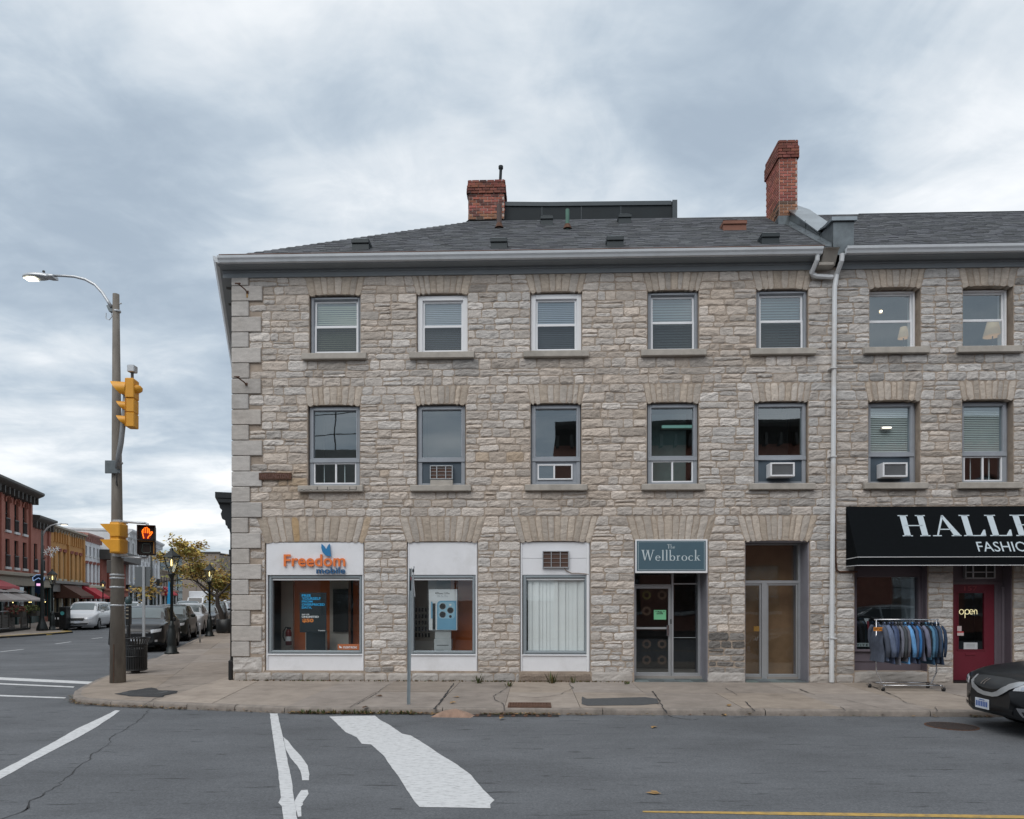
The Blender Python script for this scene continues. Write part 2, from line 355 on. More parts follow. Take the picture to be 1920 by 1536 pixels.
# a plain book serif drawn from strokes: polygons in a box one unit high
def ring(cx, cz, rx, rz, tv, th, a0=0, a1=360, n=22):
    out = []
    for i in range(n):
        A = [rad(a0 + (a1 - a0) * (i + k) / n) for k in (0, 1)]
        q = []
        for a in A: q.append((cx + rx * math.cos(a), cz + rz * math.sin(a)))
        for a in A[::-1]: q.append((cx + (rx - tv) * math.cos(a), cz + (rz - th) * math.sin(a)))
        out.append(q)
    return out
def bar(x0, z0, x1, z1, w): return [[(x0 - w / 2, z0), (x0 + w / 2, z0), (x1 + w / 2, z1), (x1 - w / 2, z1)]]
def ser(x, z, w, h=.045, up=False):
    return [[(x - w / 2, z), (x + w / 2, z), (x + w / 2, z + h), (x - w / 2, z + h)]]
def glyph(c, t=.13, h=.045):
    X = .46  # x height
    if c == 'H': return bar(.14, 0, .14, 1, t) + bar(.62, 0, .62, 1, t) + ser(.14, 0, .28, h) + ser(.14, 1 - h, .28, h) + ser(.62, 0, .28, h) + ser(.62, 1 - h, .28, h) + [[(.14, .48), (.62, .48), (.62, .48 + h), (.14, .48 + h)]], .76
    if c == 'A': return [[(.10, 0), (.10 + h * 1.1, 0), (.42, .93), (.38, 1)], [(.58, 0), (.58 + t * 1.15, 0), (.42, 1), (.36, .93)]] + ser(.12, 0, .24, h) + ser(.645, 0, .27, h) + [[(.2, .3), (.55, .3), (.54, .3 + h), (.22, .3 + h)]], .78
    if c == 'L': return bar(.16, 0, .16, 1, t) + ser(.16, 1 - h, .3, h) + [[(0, 0), (.6, 0), (.6, h), (0, h)], [(.6, 0), (.62, .3), (.58, .3), (.45, h)]], .64
    if c == 'E': return bar(.16, 0, .16, 1, t) + [[(0, 0), (.6, 0), (.6, h), (0, h)], [(0, 1 - h), (.58, 1 - h), (.58, 1), (0, 1)], [(.6, 0), (.62, .28), (.58, .28), (.46, h)], [(.58, 1), (.59, .74), (.55, .74), (.44, 1 - h)], [(.16, .5), (.42, .5), (.42, .5 + h), (.16, .5 + h)], [(.41, .38), (.44, .38), (.44, .66), (.41, .66)]], .66
    if c == 'T': return bar(.33, 0, .33, 1, t) + ser(.33, 0, .26, h) + [[(.02, 1 - h), (.64, 1 - h), (.64, 1), (.02, 1)], [(.02, 1), (0, .76), (.03, .76), (.1, 1 - h)], [(.64, 1), (.66, .76), (.63, .76), (.56, 1 - h)]], .66
    if c == 'W': return [[(.22, 0), (.28, 0), (.16, 1), (.03, 1)], [(.22, 0), (.28, 0), (.50, 1), (.45, 1)], [(.62, 0), (.68, 0), (.54, 1), (.41, 1)], [(.62, 0), (.68, 0), (.93, 1), (.88, 1)]] + ser(.1, 1 - h, .24, h) + ser(.48, 1 - h, .24, h) + ser(.9, 1 - h, .2, h), 1.0
    if c == 'e': return ring(.22, .23, .2, .25, .09, .04, 0, 320) + [[(.04, .24), (.42, .24), (.42, .28), (.04, .28)]], .44
    if c == 'o': return ring(.24, .23, .22, .25, .09, .035), .48
    if c == 'c': return ring(.23, .23, .21, .25, .09, .04, 40, 320), .42
    if c == 'l': return bar(.12, 0, .12, 1, .09) + ser(.12, 0, .22, .035) + [[(.02, .95), (.12, .95), (.12, 1), (.02, .97)]], .25
    if c == 'b': return bar(.10, 0, .10, 1, .085) + [[(.0, .95), (.1, .95), (.1, 1), (0, .97)]] + ring(.28, .23, .2, .25, .09, .035, -150, 150), .51
    if c == 'h': return bar(.12, 0, .12, 1, .09) + ser(.12, 0, .22, .035) + [[(.02, .95), (.12, .95), (.12, 1), (.02, .97)]] + ring(.25, .3, .17, .18, .085, .05, 0, 170) + bar(.38, 0, .38, .32, .085) + ser(.38, 0, .2, .035), .52
    if c == 'r': return bar(.12, 0, .12, .47, .09) + ser(.12, 0, .24, .035) + [[(.02, .42), (.12, .42), (.12, .47), (.02, .45)]] + ring(.25, .3, .12, .18, .05, .06, 50, 160), .35
    if c == 'k': return bar(.12, 0, .12, 1, .09) + ser(.12, 0, .22, .035) + [[(.02, .95), (.12, .95), (.12, 1), (.02, .97)], [(.14, .2), (.18, .2), (.38, .46), (.33, .46)], [(.34, 0), (.45, 0), (.27, .32), (.21, .27)]] + ser(.37, .44, .18, .03) + ser(.41, 0, .18, .03), .51
    return [], .3
def put_serif(mb, txt, x0, x1, z0, z1, fn, ext, gap=.03, t=.13):
    """fn(x, z, d) -> 3-D point; capitals reach z1"""
    xs = 0; polys = []
    for c in txt:
        g, w = glyph(c, t)
        for q in g: polys.append([(x + xs, z) for x, z in q])
        xs += w + gap
    xs -= gap; k = (x1 - x0) / xs
    for q in polys:
        n = len(q); a = [fn(x0 + x * k, z0 + z * (z1 - z0), 0) for x, z in q]; b = [fn(x0 + x * k, z0 + z * (z1 - z0), ext) for x, z in q]
        mb.add(a + b, [tuple(range(n, 2 * n))] + [(i, (i + 1) % n, n + (i + 1) % n, n + i) for i in range(n)])
# ================================================================ ground, road, pavements
def asphalt():
    m, nt, b = nodes('asphalt'); N, K = nt.nodes.new, nt.links.new
    tcx = N('ShaderNodeTexCoord')
    def noi(sc, st=(1, 1, 1), det=6, ro=.6, dist=0):
        mp = N('ShaderNodeMapping'); mp.inputs['Scale'].default_value = st; K(tcx.outputs['Object'], mp.inputs[0])
        n = N('ShaderNodeTexNoise'); n.inputs['Scale'].default_value = sc; n.inputs['Detail'].default_value = det; n.inputs['Roughness'].default_value = ro; n.inputs['Distortion'].default_value = dist
        K(mp.outputs[0], n.inputs['Vector']); return n.outputs['Fac']
    def ramp(f, lo, hi, a, c):
        r = N('ShaderNodeMapRange'); K(f, r.inputs[0]); r.inputs['From Min'].default_value = lo; r.inputs['From Max'].default_value = hi; r.inputs['To Min'].default_value = a; r.inputs['To Max'].default_value = c; return r.outputs[0]
    def mul(a, c):
        r = N('ShaderNodeMath'); r.operation = 'MULTIPLY'; K(a, r.inputs[0]); K(c, r.inputs[1]); return r.outputs[0]
    f = ramp(noi(.45, (1, 1.6, 1), 7, .66), .3, .7, .78, 1.20)
    f = mul(f, ramp(noi(.35, (.25, 3.2, 1), 5), .3, .7, .93, 1.07))       # wheel-track banding along the street
    f = mul(f, ramp(noi(40, det=5, ro=.85), .3, .7, .56, 1.44))
    f = mul(f, ramp(noi(14, det=5, ro=.75), .3, .7, .86, 1.14)); f = mul(f, ramp(noi(1.6, (.3, 2.5, 1), 6, .7, .8), .58, .72, 1, .82))
    f = mul(f, ramp(noi(5, (.35, 2.2, 1), 3, .5, .4), .63, .70, 1, .55))   # small dark drips
    v = N('ShaderNodeVectorMath'); v.operation = 'SCALE'; v.inputs[0].default_value = (.122, .129, .139); K(f, v.inputs['Scale'])
    K(v.outputs[0], b.inputs['Base Color']); b.inputs['Roughness'].default_value = .86; b.inputs['Specular IOR Level'].default_value = .3
    bp = N('ShaderNodeBump'); bp.inputs['Strength'].default_value = .5; bp.inputs['Distance'].default_value = .008; K(noi(110, det=3), bp.inputs['Height']); K(bp.outputs[0], b.inputs['Normal'])
    return m
M_ASPH = asphalt()
M_SLAB = mat('pavement_concrete', (.315, .275, .245), .92, var=.14, vscale=3.5, tint=True, bump=.35, bscale=120, dirt=(.15, .125, .11), dscale=1.1, damt=.5)
M_KERB = mat('kerb_concrete', (.24, .21, .185), .92, var=.2, vscale=6, bump=.4, bscale=60, dirt=(.09, .08, .07), dscale=2.2, damt=.7)
M_PAINT = mat('road_paint', (.60, .61, .62), .8, var=.09, vscale=9, bump=.2, bscale=90, dirt=(.15, .155, .16), dscale=13, damt=.75, stretch=(.8, 2.2, 1))
M_YPAINT = mat('yellow_road_paint', (.46, .30, .085), .8, var=.2, vscale=14, dirt=(.15, .14, .12), dscale=9, damt=.75)
M_TAR = mat('tar', (.028, .028, .03), .8, var=.2)
M_PATCH = mat('asphalt_patch', (.075, .078, .082), .9, var=.18, vscale=25, bump=.4, bscale=120)

g = MB().use(M_ASPH); g.quad((-260, -60, 0), (120, -60, 0), (120, 320, 0), (-260, 320, 0))
tag(g.build('road'), kind='structure')
M_SOIL = mat('ground_soil', (.10, .09, .075), .95, var=.2)
g = MB().use(M_SOIL); g.quad((-1500, -800, -.05), (1500, -800, -.05), (1500, 2200, -.05), (-1500, 2200, -.05))
tag(g.build('ground'), kind='structure')

def clip(poly, p, n):
    """keep the part of a 2-D polygon on the side n of point p"""
    out = []
    for i in range(len(poly)):
        a, b = poly[i], poly[(i + 1) % len(poly)]
        da = (a[0] - p[0]) * n[0] + (a[1] - p[1]) * n[1]; db = (b[0] - p[0]) * n[0] + (b[1] - p[1]) * n[1]
        if da >= 0: out.append(a)
        if (da >= 0) != (db >= 0):
            k = da / (da - db); out.append((a[0] + (b[0] - a[0]) * k, a[1] + (b[1] - a[1]) * k))
    return out
def slabs(region, lines, z, parent, thick=.07, gap=.007):
    """cut a polygon by joint lines (point, normal) into slabs, each an object"""
    cells = [region]
    for p, n in lines:
        nx = []
        for c in cells:
            for sg in (1, -1):
                q = clip(c, p, (n[0] * sg, n[1] * sg))
                if len(q) > 2:
                    ar = abs(sum(q[i][0] * q[(i + 1) % len(q)][1] - q[(i + 1) % len(q)][0] * q[i][1] for i in range(len(q)))) / 2
                    if ar > .04: nx.append(q)
        cells = nx
    for c in cells:
        cx = sum(p[0] for p in c) / len(c); cy = sum(p[1] for p in c) / len(c)
        sz = max(math.hypot(p[0] - cx, p[1] - cy) for p in c); k = 1 - gap / sz
        mb = MB().use(M_SLAB); b = R.uniform(.84, 1.1); h = R.uniform(-.004, .004); w = R.random() * .08
        mb.tint = (b * (1 + w * .6), b, b * (1 - w))
        tx, ty = R.uniform(-.002, .002), R.uniform(-.002, .002)
        pts = [(cx + (p[0] - cx) * k, cy + (p[1] - cy) * k) for p in c]
        mb.prism([(x, y, z - thick) for x, y in pts], (0, 0, thick + h))
        mb.build('paving_slab', parent)
SWH = .10
def fv(u, v): p = MF @ Vector((u, v, 0)); return (p.x, p.y)
U_A = U(533, -3.75)      # first joint right of the corner
sw = tag(thing('pavement', None, None), kind='structure')
main = [fv(U_A, -3.62), fv(U(2700, -3.6), -3.62), fv(U(2700, -3.6), 1.5), fv(U_A, 1.5)]
MB().use(M_TAR).prism([(x, y, .0) for x, y in main], (0, 0, SWH - .03)).build('pavement_base', sw)
jl = []
for px in (654, 812, 945, 1092, 1246, 1402, 1590, 1760, 1930, 2110, 2300, 2480):
    u = U(px, -3.75) + R.uniform(-.03, .03); t = R.uniform(-.02, .02)
    jl.append((fv(u, -3.7), tuple(Vector((CT, -ST, 0)).xy + Vector((0, t)))))
jl.append((fv(0, -1.75), (ST, CT))); 
slabs(main, jl, SWH, sw)
CW = (at(439.5, 15.4).x, 15.4)                      # foot of the building corner
SB = Vector((-.355, 1, 0)).normalized()             # direction of the building's side wall
arc = [(147, 1320), (136, 1314), (139, 1304), (160, 1292), (182, 1281), (210, 1270), (240, 1256), (284, 1240)]
arcw = [(G(x, y).x, G(x, y).y) for x, y in arc]
arcw = [fv(U_A, -3.75), (G(440, 1334).x, G(440, 1334).y), (G(350, 1330.5).x, G(350, 1330.5).y), (G(287, 1328).x, G(287, 1328).y), (G(207, 1325).x, G(207, 1325).y)] + arcw
def inset(c, d):
    out = []
    for i, p in enumerate(c):
        a = Vector(c[max(i - 1, 0)]); b = Vector(c[min(i + 1, len(c) - 1)]); t = (b - a).normalized(); nn = Vector((t.y, -t.x)); out.append((p[0] + nn.x * d, p[1] + nn.y * d))
    return out
side_end = 75
sideK = [(S(k, 0).x, S(k, 0).y) for k in (0, side_end)]
inner = inset(arcw, .13)
wallS = (CW[0] + SB.x * 80, CW[1] + SB.y * 80)
corner = inner + [(S(side_end, .13).x, S(side_end, .13).y), (wallS[0] + .6, wallS[1]), (CW[0] + .8, CW[1] + .6), fv(U_A, 1.0)]
MB().use(M_TAR).prism([(x, y, 0) for x, y in corner], (0, 0, SWH - .03)).build('pavement_base', sw)
jl = []
nrm = Vector((SN.x, SN.y))
pj = G(293, 1290, SWH); jl.append(((pj.x, pj.y), (SN.x, SN.y)))
pj = G(609, 1282, SWH)
for s_ in list(range(-4, 30, 3)) + list(range(30, 74, 6)): jl.append(((S(s_, 0).x, S(s_, 0).y), (SD.x, SD.y)))
cl = [inner[0]] 
def split_corner():
    # the corner apron (south of the side street's first cross joint) is cut by long skewed joints, the rest by a regular grid
    p0 = (S(-4, 0).x, S(-4, 0).y)
    apron = clip(corner, p0, (-SD.x, -SD.y)); rest = clip(corner, p0, (SD.x, SD.y))
    a1, a2 = G(293, 1290, SWH), G(433, 1190, SWH)
    b1, b2 = G(255, 1327, SWH), G(395, 1280, SWH)
    d1, d2 = G(375, 1330, SWH), G(480, 1279, SWH)
    def ln(a, b):
        d = (b - a).normalized(); return ((a.x, a.y), (d.y, -d.x))
    slabs(apron, [ln(a1, a2), ln(b1, b2), ln(d1, d2)], SWH, sw)
    slabs(rest, jl, SWH, sw)
split_corner()
# kerbs
def kerb(path, w, h, m, parent, seg=2.4, name='kerb_stone'):
    """kerb pieces along a polyline; w to the left of travel"""
    pts = [Vector(p) for p in path]; 
    for i in range(len(pts) - 1):
        a, b = pts[i], pts[i + 1]; Ln = (b - a).length; n = max(1, round(Ln / seg))
        t = (b - a).normalized(); nn = Vector((t.y, -t.x))
        for k in range(n):
            p, q = a.lerp(b, k / n), a.lerp(b, (k + 1) / n); gap = t * .006
            p, q = p + gap, q - gap; mb = MB().use(m); j = R.uniform(-.006, .006)
            prof = [(0, -.02), (0.004, h * .72), (.02, h * .93), (.05, h + j * .3), (w, h + .001)]
            ns = 5; rows = []
            for e in range(ns + 1):
                c = p.lerp(q, e / ns); rows.append([(c.x + nn.x * (d + R.uniform(-.004, .006)), c.y + nn.y * (d + R.uniform(-.004, .006)), z + R.uniform(-.004, .004)) for d, z in prof])
            mb.smooth = True; mb.grid(rows); mb.build(name, parent)
kerb([fv(U(2700, -3.75), -3.75), fv(U_A, -3.75)], .14, SWH, M_KERB, sw, 2.6)
kerb(arcw, .14, SWH, M_KERB, sw, 1.2)
kerb([sideK[0], sideK[1]], .14, SWH, M_KERB, sw, 4)

# ---- far pavement of the side street, with its yellow nib
fs = tag(thing('far_pavement', None, None), kind='structure')
fk = [S(-6, -10.6), S(8, -10.6), S(14, -10.1), S(17, -9.35), S(19.5, -8.1), S(21.9, -7.45), S(23.2, -8.3), S(24, -9.3), S(120, -9.3)]
pts = [(p.x, p.y) for p in fk] + [(S(120, -16).x, S(120, -16).y), (S(-6, -16).x, S(-6, -16).y)]
MB().use(M_TAR).prism([(x, y, 0) for x, y in pts], (0, 0, SWH - .02)).build('pavement_base', fs)
M_SLAB2 = M_SLAB
slabs(pts, [((S(k, 0).x, S(k, 0).y), (SD.x, SD.y)) for k in range(0, 60, 4)] + [((S(0, -11.5).x, S(0, -11.5).y), (SN.x, SN.y))], SWH, fs)
M_YK = mat('yellow_kerb_paint', (.50, .34, .06), .75, var=.25, vscale=5, dirt=(.22, .2, .17), dscale=4)
kerb([(p.x, p.y) for p in fk[::-1][2:]], .16, SWH + .01, M_YK, fs, 2.0)
kerb([(p.x, p.y) for p in fk[::-1][:2]], .14, SWH, M_KERB, fs, 5)

# ---- road markings, cracks
def flat(name, px, m, label, cat, z=.004, sc=None, jit=0., group=None):
    pts = []
    n = len(px)
    for i in range(n):
        a, b = G(*px[i], z), G(*px[(i + 1) % n], z); pts.append(a)
        if jit:
            k = max(1, int((b - a).length / .12))
            for e in range(1, k):
                q = a.lerp(b, e / k); d = (b - a).normalized(); o = noise.noise(Vector((q.x * 4, q.y * 4, 3))) * jit + R.uniform(-.3, .3) * jit; pts.append(q + Vector((-d.y, d.x, 0)) * o)
    mb = MB().use(m); mb.poly(pts)
    o = mb.build(name, recentre=True); return tag(o, label, cat, group)
c1 = lambda L_: [(480 + x / 3.097, 1250 + y / 3.097) for x, y in L_]
c4 = lambda L_: [(x / 3.0, 1200 + y / 3.0) for x, y in L_]
flat('crosswalk_line', c1([(80, 272), (125, 272), (165, 450), (205, 650), (240, 886), (262, 1010), (170, 1010), (160, 886), (150, 810), (130, 790), (145, 760), (128, 600), (100, 420)]), M_PAINT, 'white crosswalk line running straight towards the camera beside the loop mark', 'road marking', jit=.006)
flat('crosswalk_line', c1([(158, 408), (185, 430), (215, 470), (262, 520), (300, 575), (310, 625), (308, 660), (268, 660), (262, 620), (240, 575), (200, 530), (172, 478)]), M_PAINT, 'thin crooked white stroke branching off right of the straight crosswalk line', 'road marking', jit=.006)
flat('crosswalk_line', c1([(262, 718), (300, 715), (305, 740), (270, 790), (274, 800), (262, 812), (264, 870), (243, 872), (222, 785), (240, 750)]), M_PAINT, 'small broken white dash at the lower end of the crooked stroke', 'road marking', jit=.006)
flat('stop_bar', c1([(425, 290), (560, 286), (690, 285), (725, 312), (770, 335), (850, 390), (900, 400), (1000, 462), (1070, 510), (1170, 570), (1250, 630), (1320, 715), (1385, 775), (1360, 798), (1362, 822), (1180, 818), (950, 815), (920, 782), (890, 735), (830, 640), (790, 590), (745, 520), (668, 452), (615, 448), (585, 410), (520, 380), (490, 350), (470, 330)]), M_PAINT, 'broad worn white stop bar slanting across the near lane', 'road marking', jit=.007)
flat('crosswalk_line', c4([(652, 395), (675, 398), (640, 425), (550, 485), (450, 542), (330, 605), (200, 672), (0, 782), (-420, 1010), (-520, 1010), (0, 735), (100, 685), (180, 640), (310, 570), (430, 500), (560, 440)]), M_PAINT, 'white crosswalk line slanting from the street corner to the lower left', 'road marking', jit=.01)
flat('stop_bar', c4([(-900, 196), (0, 210), (545, 236), (533, 250), (0, 225), (-900, 214)]), M_PAINT, 'upper and widest white line across the mouth of the side street', 'road marking', jit=.01)
flat('crosswalk_line', c4([(-900, 228), (0, 243), (420, 262), (412, 268), (0, 250), (-900, 237)]), M_PAINT, 'middle thin white line across the mouth of the side street', 'road marking', jit=.01)
flat('crosswalk_line', c4([(-900, 292), (0, 309), (372, 323), (365, 329), (0, 317), (-900, 302)]), M_PAINT, 'lowest thin white line across the mouth of the side street', 'road marking', jit=.01)
flat('centre_line', [(1205, 1520.5), (1500, 1522.8), (1920, 1529), (2600, 1540), (2600, 1546.5), (1920, 1534.5), (1500, 1528.5), (1205, 1523)], M_YPAINT, 'yellow centre line along the lower right of the street', 'road marking', jit=.006)
for (a, b, lab) in (((-120, 1236), (-40, 1227), 'lane dash nearest the camera in the side street'), ((0, 1222.6), (44, 1217.6), 'second white lane dash in the side street by the left edge'), ((104, 1207.6), (133, 1203.6), 'third white lane dash below the parked minivan'), ((172, 1198), (192, 1195.6), 'fourth white lane dash, just left of the concrete pole')):
    p, q = G(*a), G(*b); d = (q - p).normalized(); nn = Vector((-d.y, d.x, 0)) * .055
    mb = MB().use(M_PAINT); mb.poly([p + nn + Vector((0, 0, .004)), q + nn + Vector((0, 0, .004)), q - nn + Vector((0, 0, .004)), p - nn + Vector((0, 0, .004))])
    tag(mb.build('lane_dash', recentre=True), lab, 'road marking', 'white lane dashes in the side street')
def crack(px, w, z, m=M_TAR, step=.08, wob=.03):
    mb = MB().use(m); rows = []
    P = [G(*p, z) for p in px]
    for i in range(len(P) - 1):
        a, b = P[i], P[i + 1]; d = (b - a).normalized(); nn = Vector((-d.y, d.x, 0)); n = max(1, int((b - a).length / step))
        for e in range(n + (i == len(P) - 2)):
            q = a.lerp(b, e / n); q = q + nn * wob * (noise.noise(q * 3.1) + .6 * noise.noise(q * 11)); ww = w * .6 * (.35 + abs(noise.noise(q * 5)) * 2.2)
            rows.append([q - nn * ww / 2, q + nn * ww / 2])
    mb.grid(rows); return mb
road = bpy.data.objects['road']
crack(c4([(845, 392), (760, 465), (640, 540), (600, 590), (520, 645), (480, 690), (400, 755), (320, 815), (230, 870), (160, 915), (120, 965), (0, 1010), (-80, 1060)]), .022, .003, wob=.06).build('road_crack', road)
crack(c4([(235, 862), (180, 905), (140, 935), (110, 970)]), .02, .003, wob=.05).build('road_crack', road)
crack([(1238, 1335), (1262, 1345), (1300, 1350), (1311, 1348)], .05, .003, wob=.02).build('road_crack', road)
zz = SWH + .009
for k, (pl, w) in enumerate((([(733, 1281), (722, 1288), (703, 1302), (655, 1327)], .02), ([(851, 1281), (840, 1296), (828, 1313), (815, 1330)], .045), ([(1066, 1282), (1075, 1290), (1050, 1302), (1010, 1308), (947, 1305)], .02),
        ([(945, 1333), (946, 1320), (930, 1312), (925, 1305), (950, 1290), (955, 1286)], .02), ([(1223, 1296), (1232, 1306), (1240, 1322), (1250, 1338)], .035), ([(1360, 1290), (1383, 1303)], .02), ([(1396, 1315), (1415, 1334)], .028), ([(1497, 1291), (1528, 1303)], .03), ([(1625, 1283), (1660, 1297), (1680, 1306)], .035),
        ([(1576, 1325), (1588, 1333)], .025), ([(1680, 1306), (1700, 1318), (1752, 1325), (1757, 1333)], .018), ([(1100, 1303), (1180, 1302), (1336, 1304)], .015), ([(295, 1290), (345, 1284), (400, 1281)], .03), ([(265, 1325), (290, 1310), (330, 1296), (390, 1290)], .022), ([(270, 1255), (345, 1253)], .02), ([(1445, 1303), (1500, 1310), (1570, 1308), (1660, 1330)], .012), ([(650, 1306), (760, 1309), (900, 1306)], .012))):
    crack(pl, w, zz, wob=.025).build('pavement_crack', sw)
def blob(px, m, name, z, parent, jit=.05, n=6):
    P = [G(*p, z) for p in px]; pts = []
    for i in range(len(P)):
        a, b = P[i], P[(i + 1) % len(P)]
        for e in range(n): q = a.lerp(b, e / n); pts.append((q.x + noise.noise(q * 7) * jit, q.y + noise.noise(q * 7 + Vector((9, 9, 9))) * jit, z))
    return MB().use(m).poly(pts).build(name, parent)
blob([(1091, 1306), (1100, 1310), (1210, 1307), (1232, 1310), (1236, 1319), (1205, 1322), (1100, 1323), (1091, 1320)], M_PATCH, 'asphalt_patch', zz, sw, .02)
blob([(213, 1301), (240, 1296), (262, 1292), (285, 1289), (300, 1294), (333, 1295), (332, 1299), (312, 1303), (305, 1307), (240, 1305)], M_TAR, 'asphalt_patch', zz, sw, .05)
mh = thing('manhole_cover', 'round concrete-grey manhole cover set in the tar patch at the corner', 'manhole cover', Matrix.Translation(G(272, 1299.5, SWH)))
mb = MB().use(M_PATCH); mb.lathe([(0, 0), (.56, 0), (.56, .013), (.5, .015), (.5, .012), (0, .012)], n=28, sx=.75, sy=.55); mb.build('cover', mh)
mb = MB().use(M_TAR)
for i in range(-4, 5): mb.box(-.3, .3, i * .055 - .004, i * .055 + .004, .0125, .0145)
mb.build('rib', mh)
gr = thing('pavement_grate', 'rusty rectangular iron grate set flush in the pavement', 'grate', Matrix.Translation(G(993, 1323, SWH)) @ Matrix.Rotation(-TH, 4, 'Z'))
mb = MB().use(M_RUST); mb.box(-.33, .33, -.20, .20, .0, .006); mb.build('pan', gr)
mb = MB().use(M_RUST)
for sx in (-1, 1): mb.box(sx * .35 - .02, sx * .35 + .02, -.24, .24, 0, .018)
for sy in (-1, 1): mb.box(-.33, .33, sy * .22 - .02, sy * .22 + .02, 0, .018)
mb.build('frame', gr)
for i in range(14): MB().use(M_RUST).box(-.32 + i * .048, -.32 + i * .048 + .03, -.2, .2, .004, .016).build('grate_bar', gr)
dr = thing('storm_drain', 'round slotted rusty storm drain in the road in front of the dark sedan', 'storm drain', Matrix.Translation(G(1784, 1362, .0)))
MB().use(M_RUST).lathe([(0, 0), (.36, 0), (.36, .006), (0, .006)], n=26).build('frame', dr)
for i in range(-6, 7):
    w = math.sqrt(max(0, .33 ** 2 - (i * .05) ** 2)); MB().use(M_TAR).box(i * .05 - .015, i * .05 + .015, -w, w, .006, .009).build('slot', dr)
cb = thing('kerb_inlet', 'dark slotted kerb inlet below the pavement edge with leaves caught in it', 'storm drain', MF @ TR(U(955, -3.8), -3.88, 0))
MB().use(M_TAR).box(-.78, .82, -.10, .11, .002, .006).build('pit', cb)
for i in range(8): MB().use(M_RUST).box(-.76 + i * .2, -.70 + i * .2, -.1, .1, .006, .012).build('grate_bar', cb)
mb = MB().use(mat('loose_stone', (.30, .20, .15), .95, var=.25, vscale=8, bump=.4), False)
pts = [(-.36, -.1, 0), (.3, -.16, 0), (.38, .04, 0), (.1, .2, 0), (-.3, .14, 0)]
mb.add(pts + [(-.22, -.05, .07), (.12, -.08, .10), (.24, .03, .06), (.04, .1, .11), (-.16, .07, .08)], [(0, 1, 6, 5), (1, 2, 7, 6), (2, 3, 8, 7), (3, 4, 9, 8), (4, 0, 5, 9), (5, 6, 7, 8, 9)])
tag(mb.build('loose_stone', M=Matrix.Translation(G(849, 1343, 0))), 'broken pinkish stone slab lying in the gutter left of the kerb inlet', 'stone')

# ================================================================ stone building
ZG = SWH
ul = U(439.5); uj = U(1568); ur = U(2330)
z_base = Z(1262)
z_gt = Z(1015); z_ga = Z(968); z_s2b, z_s2t = Z(921.5), Z(910); z_2t = Z(756.5); z_2a = Z(722); z_s3b, z_s3t = Z(672.5), Z(661); z_3t = Z(548); z_3a = Z(514.5)
z_top = z_3a + .0
# columns: left, right px of the openings on the 3rd, 2nd and ground floor
W3 = [(580, 676), (781, 877), (994, 1091), (1214, 1310), (1418, 1515), (1630, 1726), (1805, 1900), (1980, 2076), (2155, 2252)]
W2 = [(577, 675), (781, 873), (995, 1090), (1213, 1310), (1414, 1515), (1628, 1725), (1804, 1900), (1980, 2076), (2155, 2252)]
WG = [(497, 683), (763, 896), (975, 1107), (1189, 1328), (1397, 1518), (1602, 1740), (1787, 1900), (1985, 2230)]
uu = lambda a: (U(a[0]), U(a[1]))
W3u, W2u, WGu = [uu(a) for a in W3], [uu(a) for a in W2], [uu(a) for a in WG]
gbot = [Z(1259), Z(1259), Z(1259), ZG, ZG, Z(1257), ZG, Z(1257)]
sill = lambda w, e=.145: (w[0] - e, w[1] + e)
S3, S2 = [sill(a, .15) for a in W3u], [sill(a, .13) for a in W2u]
S2[0] = (U(561), U(682))
WT = .48
lab_corner = 'long grey limestone corner building with three storeys, dark shingle roof and tall sash windows'
lab_right = 'limestone building to the right of the white downspout, with a black shop awning'
bld = thing('stone_building', lab_corner, 'building', MF); bld2 = thing('stone_building', lab_right, 'building', MF)
for o in (bld, bld2): o['group'] = 'limestone buildings along the street'

def wall_cells(mb, u0, u1, z0, z1, openings, v0, v1):
    us = sorted({u0, u1, *[min(max(x, u0), u1) for o in openings for x in o[:2]]}); zs = sorted({z0, z1, *[min(max(x, z0), z1) for o in openings for x in o[2:]]})
    for j in range(len(zs) - 1):
        run = None; zm = (zs[j] + zs[j + 1]) / 2
        for i in range(len(us) - 1):
            um = (us[i] + us[i + 1]) / 2; hole = any(o[0] < um < o[1] and o[2] < zm < o[3] for o in openings)
            if not hole: run = (run[0], us[i + 1]) if run else (us[i], us[i + 1])
            if hole or i == len(us) - 2:
                if run: mb.box(run[0], run[1], v0, v1, zs[j], zs[j + 1])
                run = None
ops = [(a, b, z_s3t, z_3t) for a, b in W3u] + [(a, b, z_s2t, z_2t) for a, b in W2u] + [(a, b, gbot[i] , z_gt) for i, (a, b) in enumerate(WGu)]
for (b_, a0, a1) in ((bld, ul, uj), (bld2, uj, ur)):
    mb = MB().use(M_MORTAR); wall_cells(mb, a0, a1, ZG - .1, z_top + .05, [o for o in ops if o[1] > a0 and o[0] < a1], .0, WT); mb.build('wall', b_)

